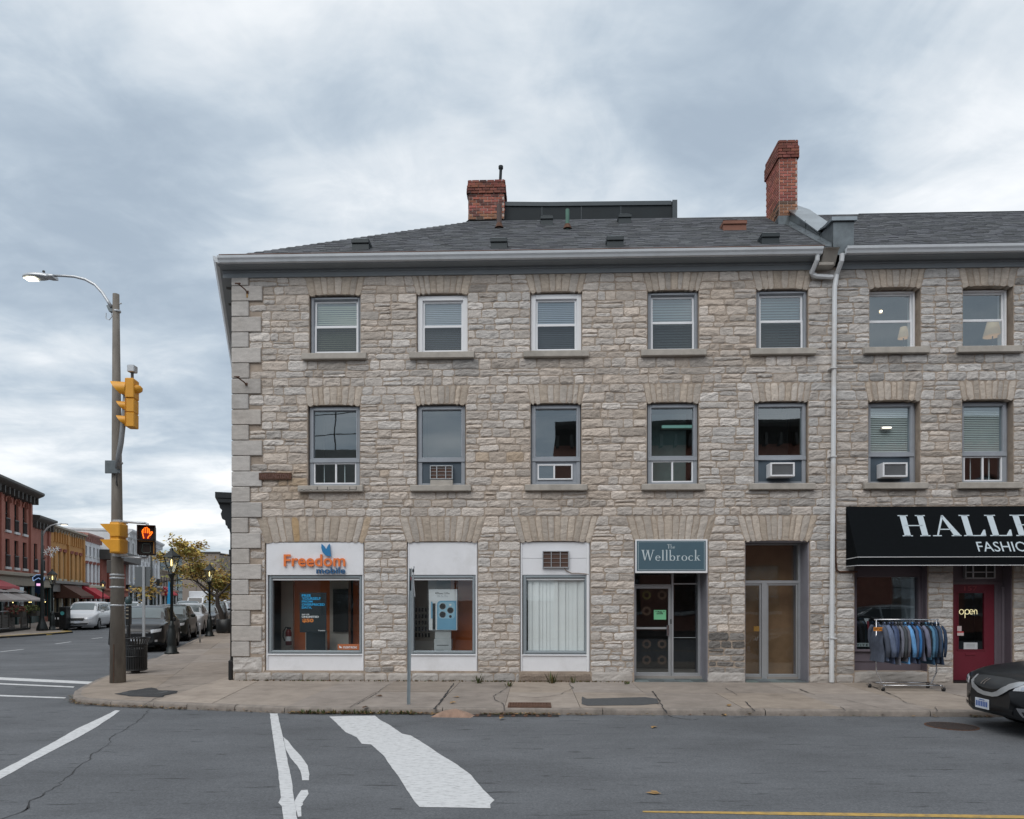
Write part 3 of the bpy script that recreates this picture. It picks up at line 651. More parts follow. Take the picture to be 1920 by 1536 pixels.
def wob(u, z): return .026 * noise.noise(Vector((u * 2.1, 0, z * 9)))
def rock(mb, q, proud=.02, relief=.02, cell=.045, rough=True, seed=0, wav=None, back=.01):
    """a stone: q = bottom-left, bottom-right, top-right, top-left in u,z; rock-faced grid bulging to -v"""
    g = R.uniform(.007, .015) if rough else .006
    (x0, z0), (x1, z1), (x2, z2), (x3, z3) = q
    W_, H = max(x1 - x0, x2 - x3), max(z3 - z0, z2 - z1)
    nx = max(2, min(12, int(W_ / cell) + 1)); nz = max(2, min(6, int(H / (cell * .8)) + 1)) if H > .07 else 2
    rows = []; j = lambda: R.uniform(-.005, .005) if rough else 0
    off = Vector((seed * 3.71, seed * 1.3, 0)); skew = (R.uniform(-1, 1), R.uniform(-1, 1)) if rough else (0, 0)
    for a in range(nz + 1):
        t = a / nz; row = []
        for i in range(nx + 1):
            s = i / nx
            xl, xr = x0 + (x3 - x0) * t, x1 + (x2 - x1) * t; zb, zt = z0 + (z1 - z0) * s, z3 + (z2 - z3) * s
            x = xl + g + (xr - xl - 2 * g) * s; z = zb + g + (zt - zb - 2 * g) * t
            edge = i in (0, nx) or a in (0, nz)
            if wav and a in (0, nz): z += wav(x, zb if a == 0 else zt)
            if rough and edge: x += j() * 1.5; z += j() * 1.2
            cor = (i in (0, nx)) and (a in (0, nz))
            if cor and rough: x += (.024 if i == 0 else -.024) * R.random(); z += (.022 if a == 0 else -.022) * R.random()
            if rough:
                n1_ = noise.noise(Vector((x * 5, z * 8.5, 0)) + off); n2_ = noise.noise(Vector((x * 15, z * 21, 5)) + off)
                d = proud * .55 + relief * (.75 * n1_ + .5 * n2_ + .22 * (skew[0] * (s - .5) + skew[1] * (t - .5)))
                if edge: d = min(d, proud * .5) * .55
                d = max(d, .002)
            else: d = proud * (.9 if not edge else .8)
            row.append((x, -d, z))
        rows.append(row)
    o = len(mb.v); sm = mb.smooth; mb.smooth = False if rough else False; mb.grid(rows)
    w_ = nx + 1; ringi = [i for i in range(w_)] + [a * w_ + nx for a in range(1, nz + 1)] + [nz * w_ + i for i in range(nx - 1, -1, -1)] + [a * w_ for a in range(nz - 1, 0, -1)]
    P = [v for r_ in rows for v in r_]; bk = [(P[i][0], back, P[i][2]) for i in ringi]; nb = len(mb.v); mb.v.extend(bk); n = len(ringi)
    for k in range(n):
        mb.f.append([o + ringi[k], nb + k, nb + (k + 1) % n, o + ringi[(k + 1) % n]]); mb.m.append(mb.cur); mb.sm.append(False); mb.t.append(mb.tint)
    mb.smooth = sm
def stint(u, z):
    w = .5 + .55 * noise.noise(Vector((u * .22, 1, z * .3))) + R.uniform(-.3, .3) + (.25 if u > uj - .6 else 0)
    b = .55 + R.gauss(0, .17) - (.10 if u > uj - .5 else 0)
    rust = 0
    if R.random() < .006: rust = R.uniform(.1, .35)
    d = math.hypot((u - U(545)) / .5, (z - Z(905)) / .45)
    if d < 1: rust = max(rust, .45 * (1 - d) + R.uniform(0, .2))
    for sl, zb_ in ((S3, z_s3b), (S2, z_s2b)):
        if 0 < zb_ - z < .55 and any(q[0] < u < q[1] for q in sl): b -= R.uniform(0, .45) * (1 - (zb_ - z) / .6)
    if z < z_base + .35: b -= R.uniform(0, .2)
    # sooty patch low on the pier between the two doors
    if U(1328) < u < U(1397) and z < Z(1192): b -= R.uniform(.35, 1.15); w = .85
    return (min(1, max(0, w)), min(1.2, max(-.5, b)), min(1, rust))

# arches: flat fans of voussoirs
arch_rng = []
def arch(px, ztop, zbot, npx, spread, rise, par):
    u0, u1 = U(px[0]), U(px[1]); n = npx; t0, t1 = u0 - spread, u1 + spread
    ws = [R.uniform(.8, 1.25) for _ in range(n)]; tot = sum(ws); acc = 0; ed = [0]
    for w in ws: acc += w / tot; ed.append(acc)
    for i in range(n):
        a, b = ed[i], ed[i + 1]
        q = lambda s, top: (t0 + (t1 - t0) * s, ztop + R.uniform(-.012, .012)) if top else (u0 + (u1 - u0) * s, zbot - .001 + rise * (1 - (2 * s - 1) ** 2) - rise)
        mb = MB().use(M_ARCH); w_, b_, r_ = stint((u0 + u1) / 2, zbot); mb.tint = (min(1, max(0, .25 + R.uniform(-.3, .5))), .5 + R.gauss(0, .12), 0)
        if px[0] == 497 and i == 4: mb.tint = (0, .9, .75)
        if px[0] == 497 and i == n - 1: mb.tint = (0, .6, .3)
        rock(mb, [q(a, 0), q(b, 0), q(b, 1), q(a, 1)], proud=R.uniform(.018, .034), relief=.012, cell=.06, seed=R.randint(0, 99), back=.22); mb.build('arch_stone', par)
    arch_rng.append((ztop, zbot, t0, t1, u0, u1))
for i, p in enumerate(W3): arch(p, z_3a, z_3t, 8 + i % 2, .10, .05, bld if p[0] < 1560 else bld2)
for i, p in enumerate(W2): arch(p, z_2a, z_2t, 9, .075 if i else .06, .05, bld if p[0] < 1560 else bld2)
for i, p in enumerate(WG):
    if i in (5, 6, 7): continue
    arch(p, z_ga, z_gt, (14, 12, 12, 12, 12)[i], .17, .045, bld)

# quoins on the corner
qz = []; z = z_base; k = 0; top = z_3a
hq = (Z(536) - z_base) / 24.8
while z < top - .02:
    z1 = min(z + hq, top); wide = (k % 2 == 0); rough = k == 0
    w = (U(492) - ul) if wide else (U(469) - ul); w += R.uniform(-.03, .02)
    qz.append((z, z1, ul + w)); mb = MB().use(M_QUOIN); mb.tint = (R.uniform(.3, 1), R.uniform(.42, .68), 0)
    if rough: rock(mb, [(ul - .03, z), (ul + w, z), (ul + w, z1), (ul - .03, z1)], .05, .04, .06, True, 5, back=.05)
    else:
        b = .012; T0 = MB(); 
        mb.box(ul - .05, ul + w - .006, -.045, .3, z + .006, z1 - .006, .012)
    mb.build('quoin_stone', bld); z = z1; k += 1

def build_stones(a0, a1, par, frames=None):
    """coursed rubble between the openings; returns list of (area, MB)"""
    out = []
    zones = [(z_base, z_gt, 'g'), (z_gt, z_ga, 'ga'), (z_ga, z_s2b, ''), (z_s2b, z_s2t, 's2'), (z_s2t, z_2t, 'w2'), (z_2t, z_2a, 'a2'), (z_2a, z_s3b, ''), (z_s3b, z_s3t, 's3'), (z_s3t, z_3t, 'w3'), (z_3t, z_3a, 'a3')]
    for (zb, zt, kd) in zones:
        n = max(1, round((zt - zb) / .176)); ws = [R.uniform(.68, 1.35) for _ in range(n)]; tt = sum(ws); zz_ = zb; ed = [zb]
        for w in ws: zz_ += (zt - zb) * w / tt; ed.append(zz_)
        for r in range(n):
            zl, zh = ed[r], ed[r + 1]; zm = (zl + zh) / 2
            obs = []   # (left@bottom, left@top, right@bottom, right@top)
            if kd == 'g': obs = [(a, a, b, b) for i, (a, b) in enumerate(WGu)]
            if kd == 's2': obs = [(a, a, b, b) for a, b in S2]
            if kd == 's3': obs = [(a, a, b, b) for a, b in S3]
            if kd == 'w2': obs = [(a, a, b, b) for a, b in W2u]
            if kd == 'w3': obs = [(a, a, b, b) for a, b in W3u]
            if kd in ('ga', 'a2', 'a3'):
                for (at_, ab_, t0, t1, b0, b1) in arch_rng:
                    if abs(ab_ - zb) < .01:
                        f0, f1 = (zl - ab_) / (at_ - ab_), (zh - ab_) / (at_ - ab_)
                        obs.append((b0 + (t0 - b0) * f0, b0 + (t0 - b0) * f1, b1 + (t1 - b1) * f0, b1 + (t1 - b1) * f1))
            if a0 <= ul + .01:
                ql = max((q[2] for q in qz if q[0] < zh - .04 and q[1] > zl + .04), default=ul)
                obs.append((ul - 1, ul - 1, ql, ql))
            obs = [o for o in obs if o[2] > a0 - 1 and o[0] < a1 + 1]; obs.sort()
            cur = (a0, a0); segs = []
            for o in obs:
                if o[0] > cur[0] + .04 or o[1] > cur[1] + .04: segs.append((cur[0], cur[1], min(o[0], a1), min(o[1], a1)))
                cur = (max(cur[0], o[2]), max(cur[1], o[3]))
            if cur[0] < a1 - .04: segs.append((cur[0], cur[1], a1, a1))
            for (lb, lt, rb, rt) in segs:
                Ln = (rb + rt) / 2 - (lb + lt) / 2
                if Ln < .05: continue
                n_ = max(1, round(Ln / R.uniform(.30, .42))); w = [R.uniform(.45, 1.7) for _ in range(n_)]; sw_ = sum(w); c = 0; fr = [0]
                for x in w: c += x / sw_; fr.append(c)
                for i in range(n_):
                    f0, f1 = fr[i], fr[i + 1]; xb0, xb1 = lb + (rb - lb) * f0, lb + (rb - lb) * f1; xt0, xt1 = lt + (rt - lt) * f0, lt + (rt - lt) * f1
                    lean = R.uniform(-.012, .012) if 0 < i else 0
                    cells = [(zl, zh)]
                    if zh - zl > .15 and xb1 - xb0 > .25 and R.random() < .16:
                        m_ = zl + (zh - zl) * R.uniform(.38, .62); cells = [(zl, m_), (m_, zh)]
                    for (ca, cb_) in cells:
                        um = (xb0 + xb1) / 2
                        if um > uj - .02 and kd in ('g', 'ga') and False: continue
                        mb = MB().use(M_STONE); mb.tint = stint(um, zm)
                        wv = lambda x, zq: wob(x, zq) if abs(zq - zb) > .01 and abs(zq - zt) > .01 else 0
                        t_a, t_b = (ca - zl) / (zh - zl), (cb_ - zl) / (zh - zl)
                        LL = lambda t: xb0 + (xt0 - xb0) * t; RR = lambda t: xb1 + (xt1 - xb1) * t
                        rock(mb, [(LL(t_a), ca), (RR(t_a), ca), (RR(t_b), cb_), (LL(t_b), cb_)], proud=R.uniform(.014, .04), relief=R.uniform(.016, .034), seed=R.randint(0, 999), wav=wv)
                        out.append(((xb1 - xb0) * (cb_ - ca), mb))
    return out
def emit_stones(lst, par):
    lst.sort(key=lambda x: -x[0])
    for a, mb in lst[:300]: mb.build('stone', par)
    if len(lst) > 300:
        big = MB().use(M_STONE)
        for a, mb in lst[300:]:
            o = len(big.v); big.v.extend(mb.v); big.f.extend([[i + o for i in f] for f in mb.f]); big.m.extend(mb.m); big.sm.extend(mb.sm); big.t.extend(mb.t)
        tag(big.build('small_stones', par), kind='stuff')
emit_stones(build_stones(ul, uj, bld), bld)
emit_stones(build_stones(uj, ur, bld2), bld2)
# plinth blocks
def plinth(pxs, zt, par, m=M_QUOIN, colr=None):
    for i in range(len(pxs) - 1):
        a, b = U(pxs[i]), U(pxs[i + 1]); mb = MB().use(m); mb.tint = (R.uniform(.2, .9), R.uniform(.25, .6), 0)
        if colr and i in colr: mb = MB().use(colr[i]); mb.tint = (.9, .05, 0)
        rock(mb, [(a, ZG - .02), (b, ZG - .02), (b, zt), (a, zt)], .05, .02, .07, True, R.randint(0, 99), back=.1); mb.build('plinth_stone', par)
M_AGG = mat('exposed_aggregate', (.26, .21, .17), .95, var=.3, vscale=40, bump=1, bscale=90)
plinth([439.5, 462, 509, 568, 618, 683, 727, 772, 822, 925, 966, 974], z_base, bld, M_QUOIN, {2: M_STONE, 9: M_STONE})
plinth([974, 1108], z_base - .01, bld, M_AGG)
plinth([1109, 1186], Z(1259), bld); plinth([1327, 1397], Z(1259), bld); plinth([1517, 1567], Z(1262), bld)
plinth([1567, 1600], Z(1262), bld2); plinth([1601, 1739], Z(1256), bld2); plinth([1740, 1787], Z(1258), bld2); plinth([1902, 1985, 2230, 2330], Z(1258), bld2)
# side wall on the cross street
MS = frame((CW[0], CW[1], 0), (SB.y, -SB.x))       # v points into the building: right of the side street direction
MSl = MF.inverted() @ frame((CW[0], CW[1] + .0, 0), (SB.y, -SB.x * 1.0))
ex_s = Vector((-SB.x, -SB.y, 0))
sidef = Matrix.Identity(4)
# u runs back to front so that v>0 is inside
for i in range(3): sidef[i][0] = ex_s[i]; sidef[i][1] = (SB.y, -SB.x, 0)[i]; sidef[i][3] = (CW[0], CW[1], 0)[i]
sidel = MF.inverted() @ sidef; SLEN = 9.5
mb = MB().use(M_MORTAR); mb.box(-SLEN, -.02, .0, .4, ZG - .1, z_top + .05); mb.build('wall', bld, M=sidel)
big = MB().use(M_STONE); z = ZG
while z < z_top - .05:
    h = R.uniform(.15, .22); x = -SLEN
    while x < -.75:
        w = R.uniform(.25, .6); big.tint = stint(0, z); rock(big, [(x, z), (x + w, z), (x + w, min(z + h, z_top)), (x, min(z + h, z_top))], .025, .02, .09, True, R.randint(0, 99)); x += w
    z += h
tag(big.build('small_stones', bld, M=sidel), kind='stuff')
for k, (a, b, w) in enumerate(qz):
    mb = MB().use(M_QUOIN); mb.tint = (R.uniform(.3, 1), R.uniform(.42, .68), 0); mb.box(-.6 if k % 2 else -.32, -.06, -.03, .2, a + .006, b - .006, .01); mb.build('quoin_stone', bld, M=sidel)
mb = MB().use(M_BLACK); mb.box(-.16, -.06, -.09, -.035, ZG, Z(1000)); mb.box(-.2, -.04, -.13, -.035, ZG, ZG + .45, .02); mb.build('downpipe', bld, M=sidel)
# interior shell: floors, partitions, back wall
depth = 7.6
for (b_, a0, a1) in ((bld, ul + .45, uj), (bld2, uj + .02, ur)):
    mb = MB().use(M_ROOM)
    if b_ == bld:
        pl = lambda zz_, h: mb.prism([(a0 + .2, WT, zz_), (a1, WT, zz_), (a1, depth, zz_), (a0 - 2.0, depth, zz_)], (0, 0, h))
    else: pl = lambda zz_, h: mb.box(a0, a1, WT, depth, zz_, zz_ + h)
    pl(ZG - .05, .12); pl(z_ga + .1, .25); pl(z_2a + .15, .25); pl(z_3a + .02, .05)
    mb.box(a0 - (1.2 if b_ == bld else 0), a1, 2.9, 3.0, ZG, z_3a)
    cuts = {'bld': [732, 935, 1150, 1360], 'b2': [1760, 1945, 2110]}['bld' if b_ == bld else 'b2']
    for c in cuts: mb.box(U(c) - .05, U(c) + .05, WT, 3.0, ZG, z_3a)
    mb.build('interior', b_)
mb = MB().use(M_MORTAR); mb.box(uj - .2, uj + .2, WT, depth, ZG, z_3a); mb.box(ur, ur + .4, 0, depth, ZG, z_3a + .02); mb.build('party_wall', bld2)

# ================================================================ windows
def frm(mb, a, b, c, d, t, v0, v1, bev=.004, bt=None):
    """rectangular frame"""
    bt = t if bt is None else bt
    mb.box(a, a + t, v0, v1, c, d, bev); mb.box(b - t, b, v0, v1, c, d, bev); mb.box(a + t, b - t, v0, v1, d - t, d, bev); mb.box(a + t, b - t, v0, v1, c, c + bt, bev)
def pane(par, a, b, c, d, v, m=None, name='pane'):
    mb = MB().use(m or GL); mb.quad((a, v, c), (b, v, c), (b, v, d), (a, v, d)); return mb.build(name, par)
def blind(par, a, b, c, d, v, col, pitch=.05, name='blind', tilt=.7, vert=False):
    m = mat('blind_%02d%02d%02d' % tuple(int(x * 99) for x in col), col, .6, var=.03); mb = MB().use(m)
    if not vert:
        n = int((d - c) / pitch); w = pitch * .62
        for i in range(n + 1):
            z_ = c + i * pitch; mb.add([(a, v, z_), (b, v, z_), (b, v + w * (1 - tilt), z_ + w * tilt * 1.5), (a, v + w * (1 - tilt), z_ + w * tilt * 1.5)], [(0, 1, 2, 3)])
        mb.box(a, b, v, v + .03, d - .03, d + .01)
    else:
        x = a
        while x < b:
            w = pitch * R.uniform(.8, 1.15); e = min(x + w, b); t = R.uniform(-.012, .02); mb.add([(x, v + .02 + t, c), (e + .012, v - .0 + t, c), (e + .012, v + t, d), (x, v + .02 + t, d)], [(0, 1, 2, 3)]); x += w
        mb.box(a, b, v - .01, v + .04, d, d + .06)
    return mb.build(name, par)
M_SCREEN = mat('insect_screen', (.05, .055, .06), .8, var=.05)
def screen(par, a, b, c, d, v):
    m = MATS.get('screen_mesh')
    if m is None:
        m, nt, b_ = nodes('screen_mesh'); t = nt.nodes.new('ShaderNodeBsdfTransparent'); x = nt.nodes.new('ShaderNodeMixShader'); x.inputs[0].default_value = .45
        b_.inputs['Base Color'].default_value = (.035, .04, .045, 1); b_.inputs['Roughness'].default_value = .8
        nt.links.new(t.outputs[0], x.inputs[1]); nt.links.new(b_.outputs[0], x.inputs[2]); nt.links.new(x.outputs[0], nt.nodes['Material Output'].inputs[0])
    return pane(par, a, b, c, d, v, m, 'insect_screen')
def sillstone(par, a, b, c, d, lab=None, rough=False):
    mb = MB().use(M_SILL); mb.box(a, b, -.11, .10, c, d, .01); o = mb.build('sill', par)
    return o
def window3(i):
    """double-hung sash, top floor"""
    a, b = W3u[i]; c, d = z_s3t, z_3t + .0; par = bld if i < 5 else bld2
    white = i in (1, 2, 5, 6, 7, 8)
    w = MB().use(M_WHITE if white else M_GREYFR); to = .105 if white and i < 5 else (.04 if white else .07); v0 = .07 if i < 5 else .15
    offl, offr = (.02, 0) if i < 5 else (.0, .035)
    A, B = a + offl, b - .005 - offr; top = d - .03
    frm(w, A, B, c + .001, top, to, v0, v0 + .12, .006, .05 if i < 3 else .03)
    if not white: w.box(A + .02, B - .02, v0 - .02, v0 + .02, top - .06, top - .02, .004)
    w.box(A - .03, B + .03, v0 + .12, v0 + .16, c, d)      # backing strips closed by the sash
    w = MB().use(M_WHITE if white else M_GREYFR); frm(w, A, B, c + .002, top, to, v0, v0 + .12, .006, .05 if i < 3 else .03)
    if not white: frm(w, A + to * .5, B - to * .5, c + .03, top - .03, to * .35, v0 - .02, v0 + .0, .004, .01)
    w.box(a, A, v0 + .06, v0 + .3, c, d); w.box(B, b, v0 + .06, v0 + .3, c, d); w.box(A, B, v0 + .06, v0 + .3, top, d + .06)
    wo_ = w.build('window', par); x0, x1, y0_, y1_ = A + to, B - to, c + (.05 if i < 3 else .03), top - to
    ti = .045; ym = y0_ + (y1_ - y0_) * (.51 if i not in (3, 4) else .52)
    s = MB().use(M_WHITE); frm(s, x0, x1, ym, y1_, ti, v0 + .05, v0 + .09, .004, .03); s.build('upper_sash', wo_)
    s = MB().use(M_WHITE); frm(s, x0, x1, y0_, ym + .012, ti, v0 + .03, v0 + .05 - .001, .004, .05); s.build('lower_sash', wo_)
    pane(wo_, x0 + ti, x1 - ti, ym + .03, y1_ - ti, v0 + .07); pane(wo_, x0 + ti, x1 - ti, y0_ + .05, ym - ti + .012, v0 + .04)
    if i < 5 or i > 6: screen(wo_, x0 + ti, x1 - ti, y0_ + .05, ym - ti + .012, v0 + .035)
    if i == 0: blind(wo_, x0 + ti, x1 - ti, y0_ + .06, y1_ - .10, v0 + .11, (.42, .41, .30), .048)
    if i in (1, 2): blind(wo_, x0 + ti, x1 - ti, y0_ + .06, y1_ - .06, v0 + .11, (.36, .35, .40), .042)
    if i in (3, 4): blind(wo_, x0 + ti, x1 - ti, y0_ + .06, y1_ - .02, v0 + .13, (.17, .19, .20), .06)
    sillstone(wo_, *S3[i], z_s3b, z_s3t)
for i in range(9): window3(i)
def window2(i):
    a, b = W2u[i]; c, d = z_s2t, z_2t; par = bld if i < 5 else bld2
    w = MB().use(M_GREYFR); v0 = .07 if i < 5 else .13; A, B = a + .03, b - (.02 if i < 5 else .06); top = d - .035; t = .085
    frm(w, A, B, c + .002, top, t, v0, v0 + .12, .006, .06)
    zr = Z(861 if i < 5 else 855); w.box(A, B, v0 - .02, v0 + .10, zr - .045, zr + .03, .005)
    frm(w, A + t * .55, B - t * .55, zr + .03, top - t * .5, .03, v0 - .015, v0 + .0, .003)
    w.box(a, A, v0 + .06, v0 + .3, c, d); w.box(B, b, v0 + .06, v0 + .3, c, d); w.box(A, B, v0 + .06, v0 + .3, top, d + .06)
    wo_ = w.build('window', par)
    x0, x1 = A + t, B - t
    pane(wo_, x0, x1, zr + .03, top - t, v0 + .05)
    y0_, y1_ = c + .06, zr - .045
    if i in (0, 3, 6, 7):     # slider
        s = MB().use(M_WHITE); xm = (x0 + x1) / 2 + (.02 if i == 0 else 0); frm(s, x0, x1, y0_, y1_, .03, v0 + .01, v0 + .05, .003); s.box(xm - .02, xm + .02, v0 + .008, v0 + .05, y0_ + .03, y1_ - .03, .003); s.build('slider_frame', wo_)
        pane(wo_, x0 + .03, xm - .02, y0_ + .03, y1_ - .03, v0 + .03); pane(wo_, xm + .02, x1 - .03, y0_ + .03, y1_ - .03, v0 + .04)
        if i in (0, 6): 
            s = MB().use(M_WHITE); s.box(xm + .17, xm + .19, v0 + .08, v0 + .10, y0_ + .03, y1_ - .03); s.box(x0 + .2, x0 + .215, v0 + .1, v0 + .12, y0_ + .03, y1_ - .03); s.build('glazing_bar', wo_)
    elif i == 2:
        s = MB().use(M_GREYFR); q0, q1 = U(1008), U(1074); r0, r1 = Z(899), Z(870)
        wall_cells(s, x0, x1, y0_ - .01, y1_ + .01, [(q0, q1, r0, r1)], v0 + .03, v0 + .06); s.build('infill_panel', wo_)
        s = MB().use(M_WHITE); frm(s, q0, q1, r0, r1, .03, v0 + .0, v0 + .05, .003); xm = (q0 + q1) / 2 - .02; s.box(xm - .018, xm + .018, v0 + .0, v0 + .05, r0 + .03, r1 - .03); s.build('slider_frame', wo_)
        pane(wo_, q0 + .03, xm - .018, r0 + .03, r1 - .03, v0 + .03); pane(wo_, xm + .018, q1 - .03, r0 + .03, r1 - .03, v0 + .03)
    else:                       # painted panel that holds an air conditioner
        s = MB().use(mat('panel_slate', (.06, .085, .11) if i == 1 else (.10, .105, .115), .5, var=.1)); s.box(x0, x1, v0 + .03, v0 + .06, y0_, y1_); s.build('infill_panel', wo_)
    if i in (5, 6, 7, 8): blind(wo_, x0, x1, zr + .04, top - t - .01, v0 + .10, (.80, .80, .79), .04)
    else:
        s = MB().use(M_DARK if i != 3 else mat('teal_lit_room', (.30, .42, .42), .8)); s.box(x0 - .05, x1 + .05, v0 + .95, v0 + .97, c, d); s.build('room_tone_sheet', wo_)  # added sheet: dark for an unlit room, teal for a lit one
    mb = MB().use(M_SILL); mb.box(S2[i][0], S2[i][1], -.11, .10, z_s2b, z_s2t, .012); s = mb.build('sill', wo_)
    if i == 0:
        s['label'] = 'cracked grey stone sill'
        mb = MB().use(M_TAR); zc_ = z_s2b + .035
        pts = [(S2[0][0] + .02 + k * .05, -.113, zc_ + .018 * noise.noise(Vector((k * .7, 0, 0)))) for k in range(27)]
        for p, q in zip(pts, pts[1:]): mb.box(p[0], q[0], -.1135, -.109, p[2] - .004, p[2] + .006)
        for f in (.3, .46, .80, .9): x = S2[0][0] + f * (S2[0][1] - S2[0][0]); mb.box(x, x + .012, -.1135, -.109, zc_, zc_ + .07)
        mb.build('crack', wo_)
for i in range(9): window2(i)

# air conditioners held in the window panels
def aircon(px0, py0, px1, py1, v0, label, brown=False, dep=.28):
    a, z1 = F(px0, py0); b, z0 = F(px1, py1)
    vf = v0 - dep; k = (Y0 - dep) / Y0
    t = thing('air_conditioner', label, 'air conditioner', MF @ TR((a + b) / 2, v0 - dep / 2, z0)); t['group'] = 'window air conditioners'
    w, h, dd = (b - a) * k, (z1 - z0) * k, dep
    mb = MB().use(M_WHITE if not brown else M_ALU); frm(mb, -w / 2, w / 2, 0, h, .035 if not brown else .02, -dd / 2, dd / 2, .006); mb.build('casing', t)
    mb = MB().use(mat('ac_brown', (.10, .055, .04), .7) if brown else mat('ac_grille', (.16, .17, .18), .6)); mb.box(-w / 2 + .02, w / 2 - .02, -dd / 2 + .035, dd / 2, .02, h - .02); mb.build('coil', t)
    mb = MB().use(M_ALU if brown else mat('ac_fin', (.3, .31, .32), .5)); n = 2 if brown else 14
    if brown:
        for x in (-.1, .1): mb.box(x - .008, x + .008, -dd / 2, -dd / 2 + .02, .02, h - .02)
        for q in (.3, .55, .8): mb.box(-w / 2 + .02, w / 2 - .02, -dd / 2 + .02, -dd / 2 + .028, h * q, h * q + .006)
    else:
        for q in range(1, n): mb.box(-w / 2 + .03, w / 2 - .03, -dd / 2 + .02, -dd / 2 + .028, h * q / n, h * q / n + .005)
    mb.build('grille', t); return t
aircon(806, 873, 849, 899, .10, 'brown grilled air conditioner in the dark-panelled window, middle floor', True, .12)
aircon(1439, 870, 1485, 896, .10, 'white boxy air conditioner just left of the downspout, middle floor')
aircon(1650, 869, 1697, 896, .16, 'white boxy air conditioner just right of the downspout, under closed blinds')
aircon(1017, 1033, 1067, 1065, .05, 'small brown vent unit set high in the white panel above the vertical blinds', True, .08)
# AC drip shelf below the brown unit
mb = MB().use(M_SILL); a, b = U(807), U(849); mb.box(a, b, -.03, .16, z_s2t, z_s2t + .12, .005); mb.build('drip_shelf', bld)
# ================================================================ eaves, roof, chimneys
def eave(par, a, b, zt, ov=.30):
    """zt: top of the wall; frieze board, soffit, gutter"""
    f = MB().use(M_FASCIA); f.box(a, b, -.035, .02, zt - .005, zt + .15, .005); f.box(a, b, -.06, -.036, zt + .10, zt + .155, .004); f.build('frieze_board', par)
    f = MB().use(M_FASCIA); f.box(a, b, -ov, .3, zt + .155, zt + .18); f.build('soffit', par)
zt = z_3a; EV = .30
ug = U(1529)
eave(bld, ul - .25, ug, zt); eave(bld2, uj + .06, ur, zt + .0)
def gutter(par, a, b, z0):
    prof = [(-EV, z0), (-EV - .075, z0 + .005), (-EV - .095, z0 + .05), (-EV - .125, z0 + .085), (-EV - .135, z0 + .135), (-EV - .12, z0 + .14), (-EV - .11, z0 + .12), (-EV - .02, z0 + .12), (-EV, z0 + .12)]
    mb = MB().use(M_GUTTER); n = len(prof); mb.add([(u, v, z) for u in (a, b) for v, z in prof], [(i, (i + 1) % n, n + (i + 1) % n, n + i) for i in range(n)] + [tuple(range(n)), tuple(range(2 * n - 1, n - 1, -1))]); mb.build('gutter', par)
zg = zt + .17
ugl = F(408, 487, -EV - .1)[0]
gutter(bld, ugl, ug, zg); gutter(bld2, uj + .05, ur, zg)
m = MB().use(mat('drip_board', (.22, .13, .10), .9)); m.box(ul - .2, ug + .05, -EV + .001, -EV + .05, zg + .1, zg + .19); m.box(ul - .2, ug + .06, -EV - .05, -EV + .04, zg + .192, zg + .2); m.build('drip_board', bld)
# side eave
mb = MB().use(M_FASCIA); mb.box(-SLEN, .25, -.30, .2, zt + .151, zt + .177); mb.build('soffit', bld, M=sidel)
mb = MB().use(M_GUTTER); prof = [(-.30, zg), (-.375, zg + .005), (-.395, zg + .05), (-.42, zg + .085), (-.43, zg + .135), (-.30, zg + .12)]; n = len(prof)
mb.add([(u, v, z) for u in (-SLEN, .30) for v, z in prof], [(i, (i + 1) % n, n + (i + 1) % n, n + i) for i in range(n)] + [tuple(range(n)), tuple(range(2 * n - 1, n - 1, -1))]); mb.build('gutter', bld, M=sidel)
for k in range(9): MB().use(M_BLACK).box(-1.0 - k * .95, -.85 - k * .95, -.22, -.08, zt + .150, zt + .156).build('soffit_vent', bld, M=sidel)
MB().use(M_GUTTER).tube([(-SLEN + .1, -.36, zg + .05), (-SLEN + .1, -.30, zg - .2), (-SLEN + .1, -.12, zg - .5), (-SLEN + .1, -.1, .2)], .045).build('downspout', bld, M=sidel)

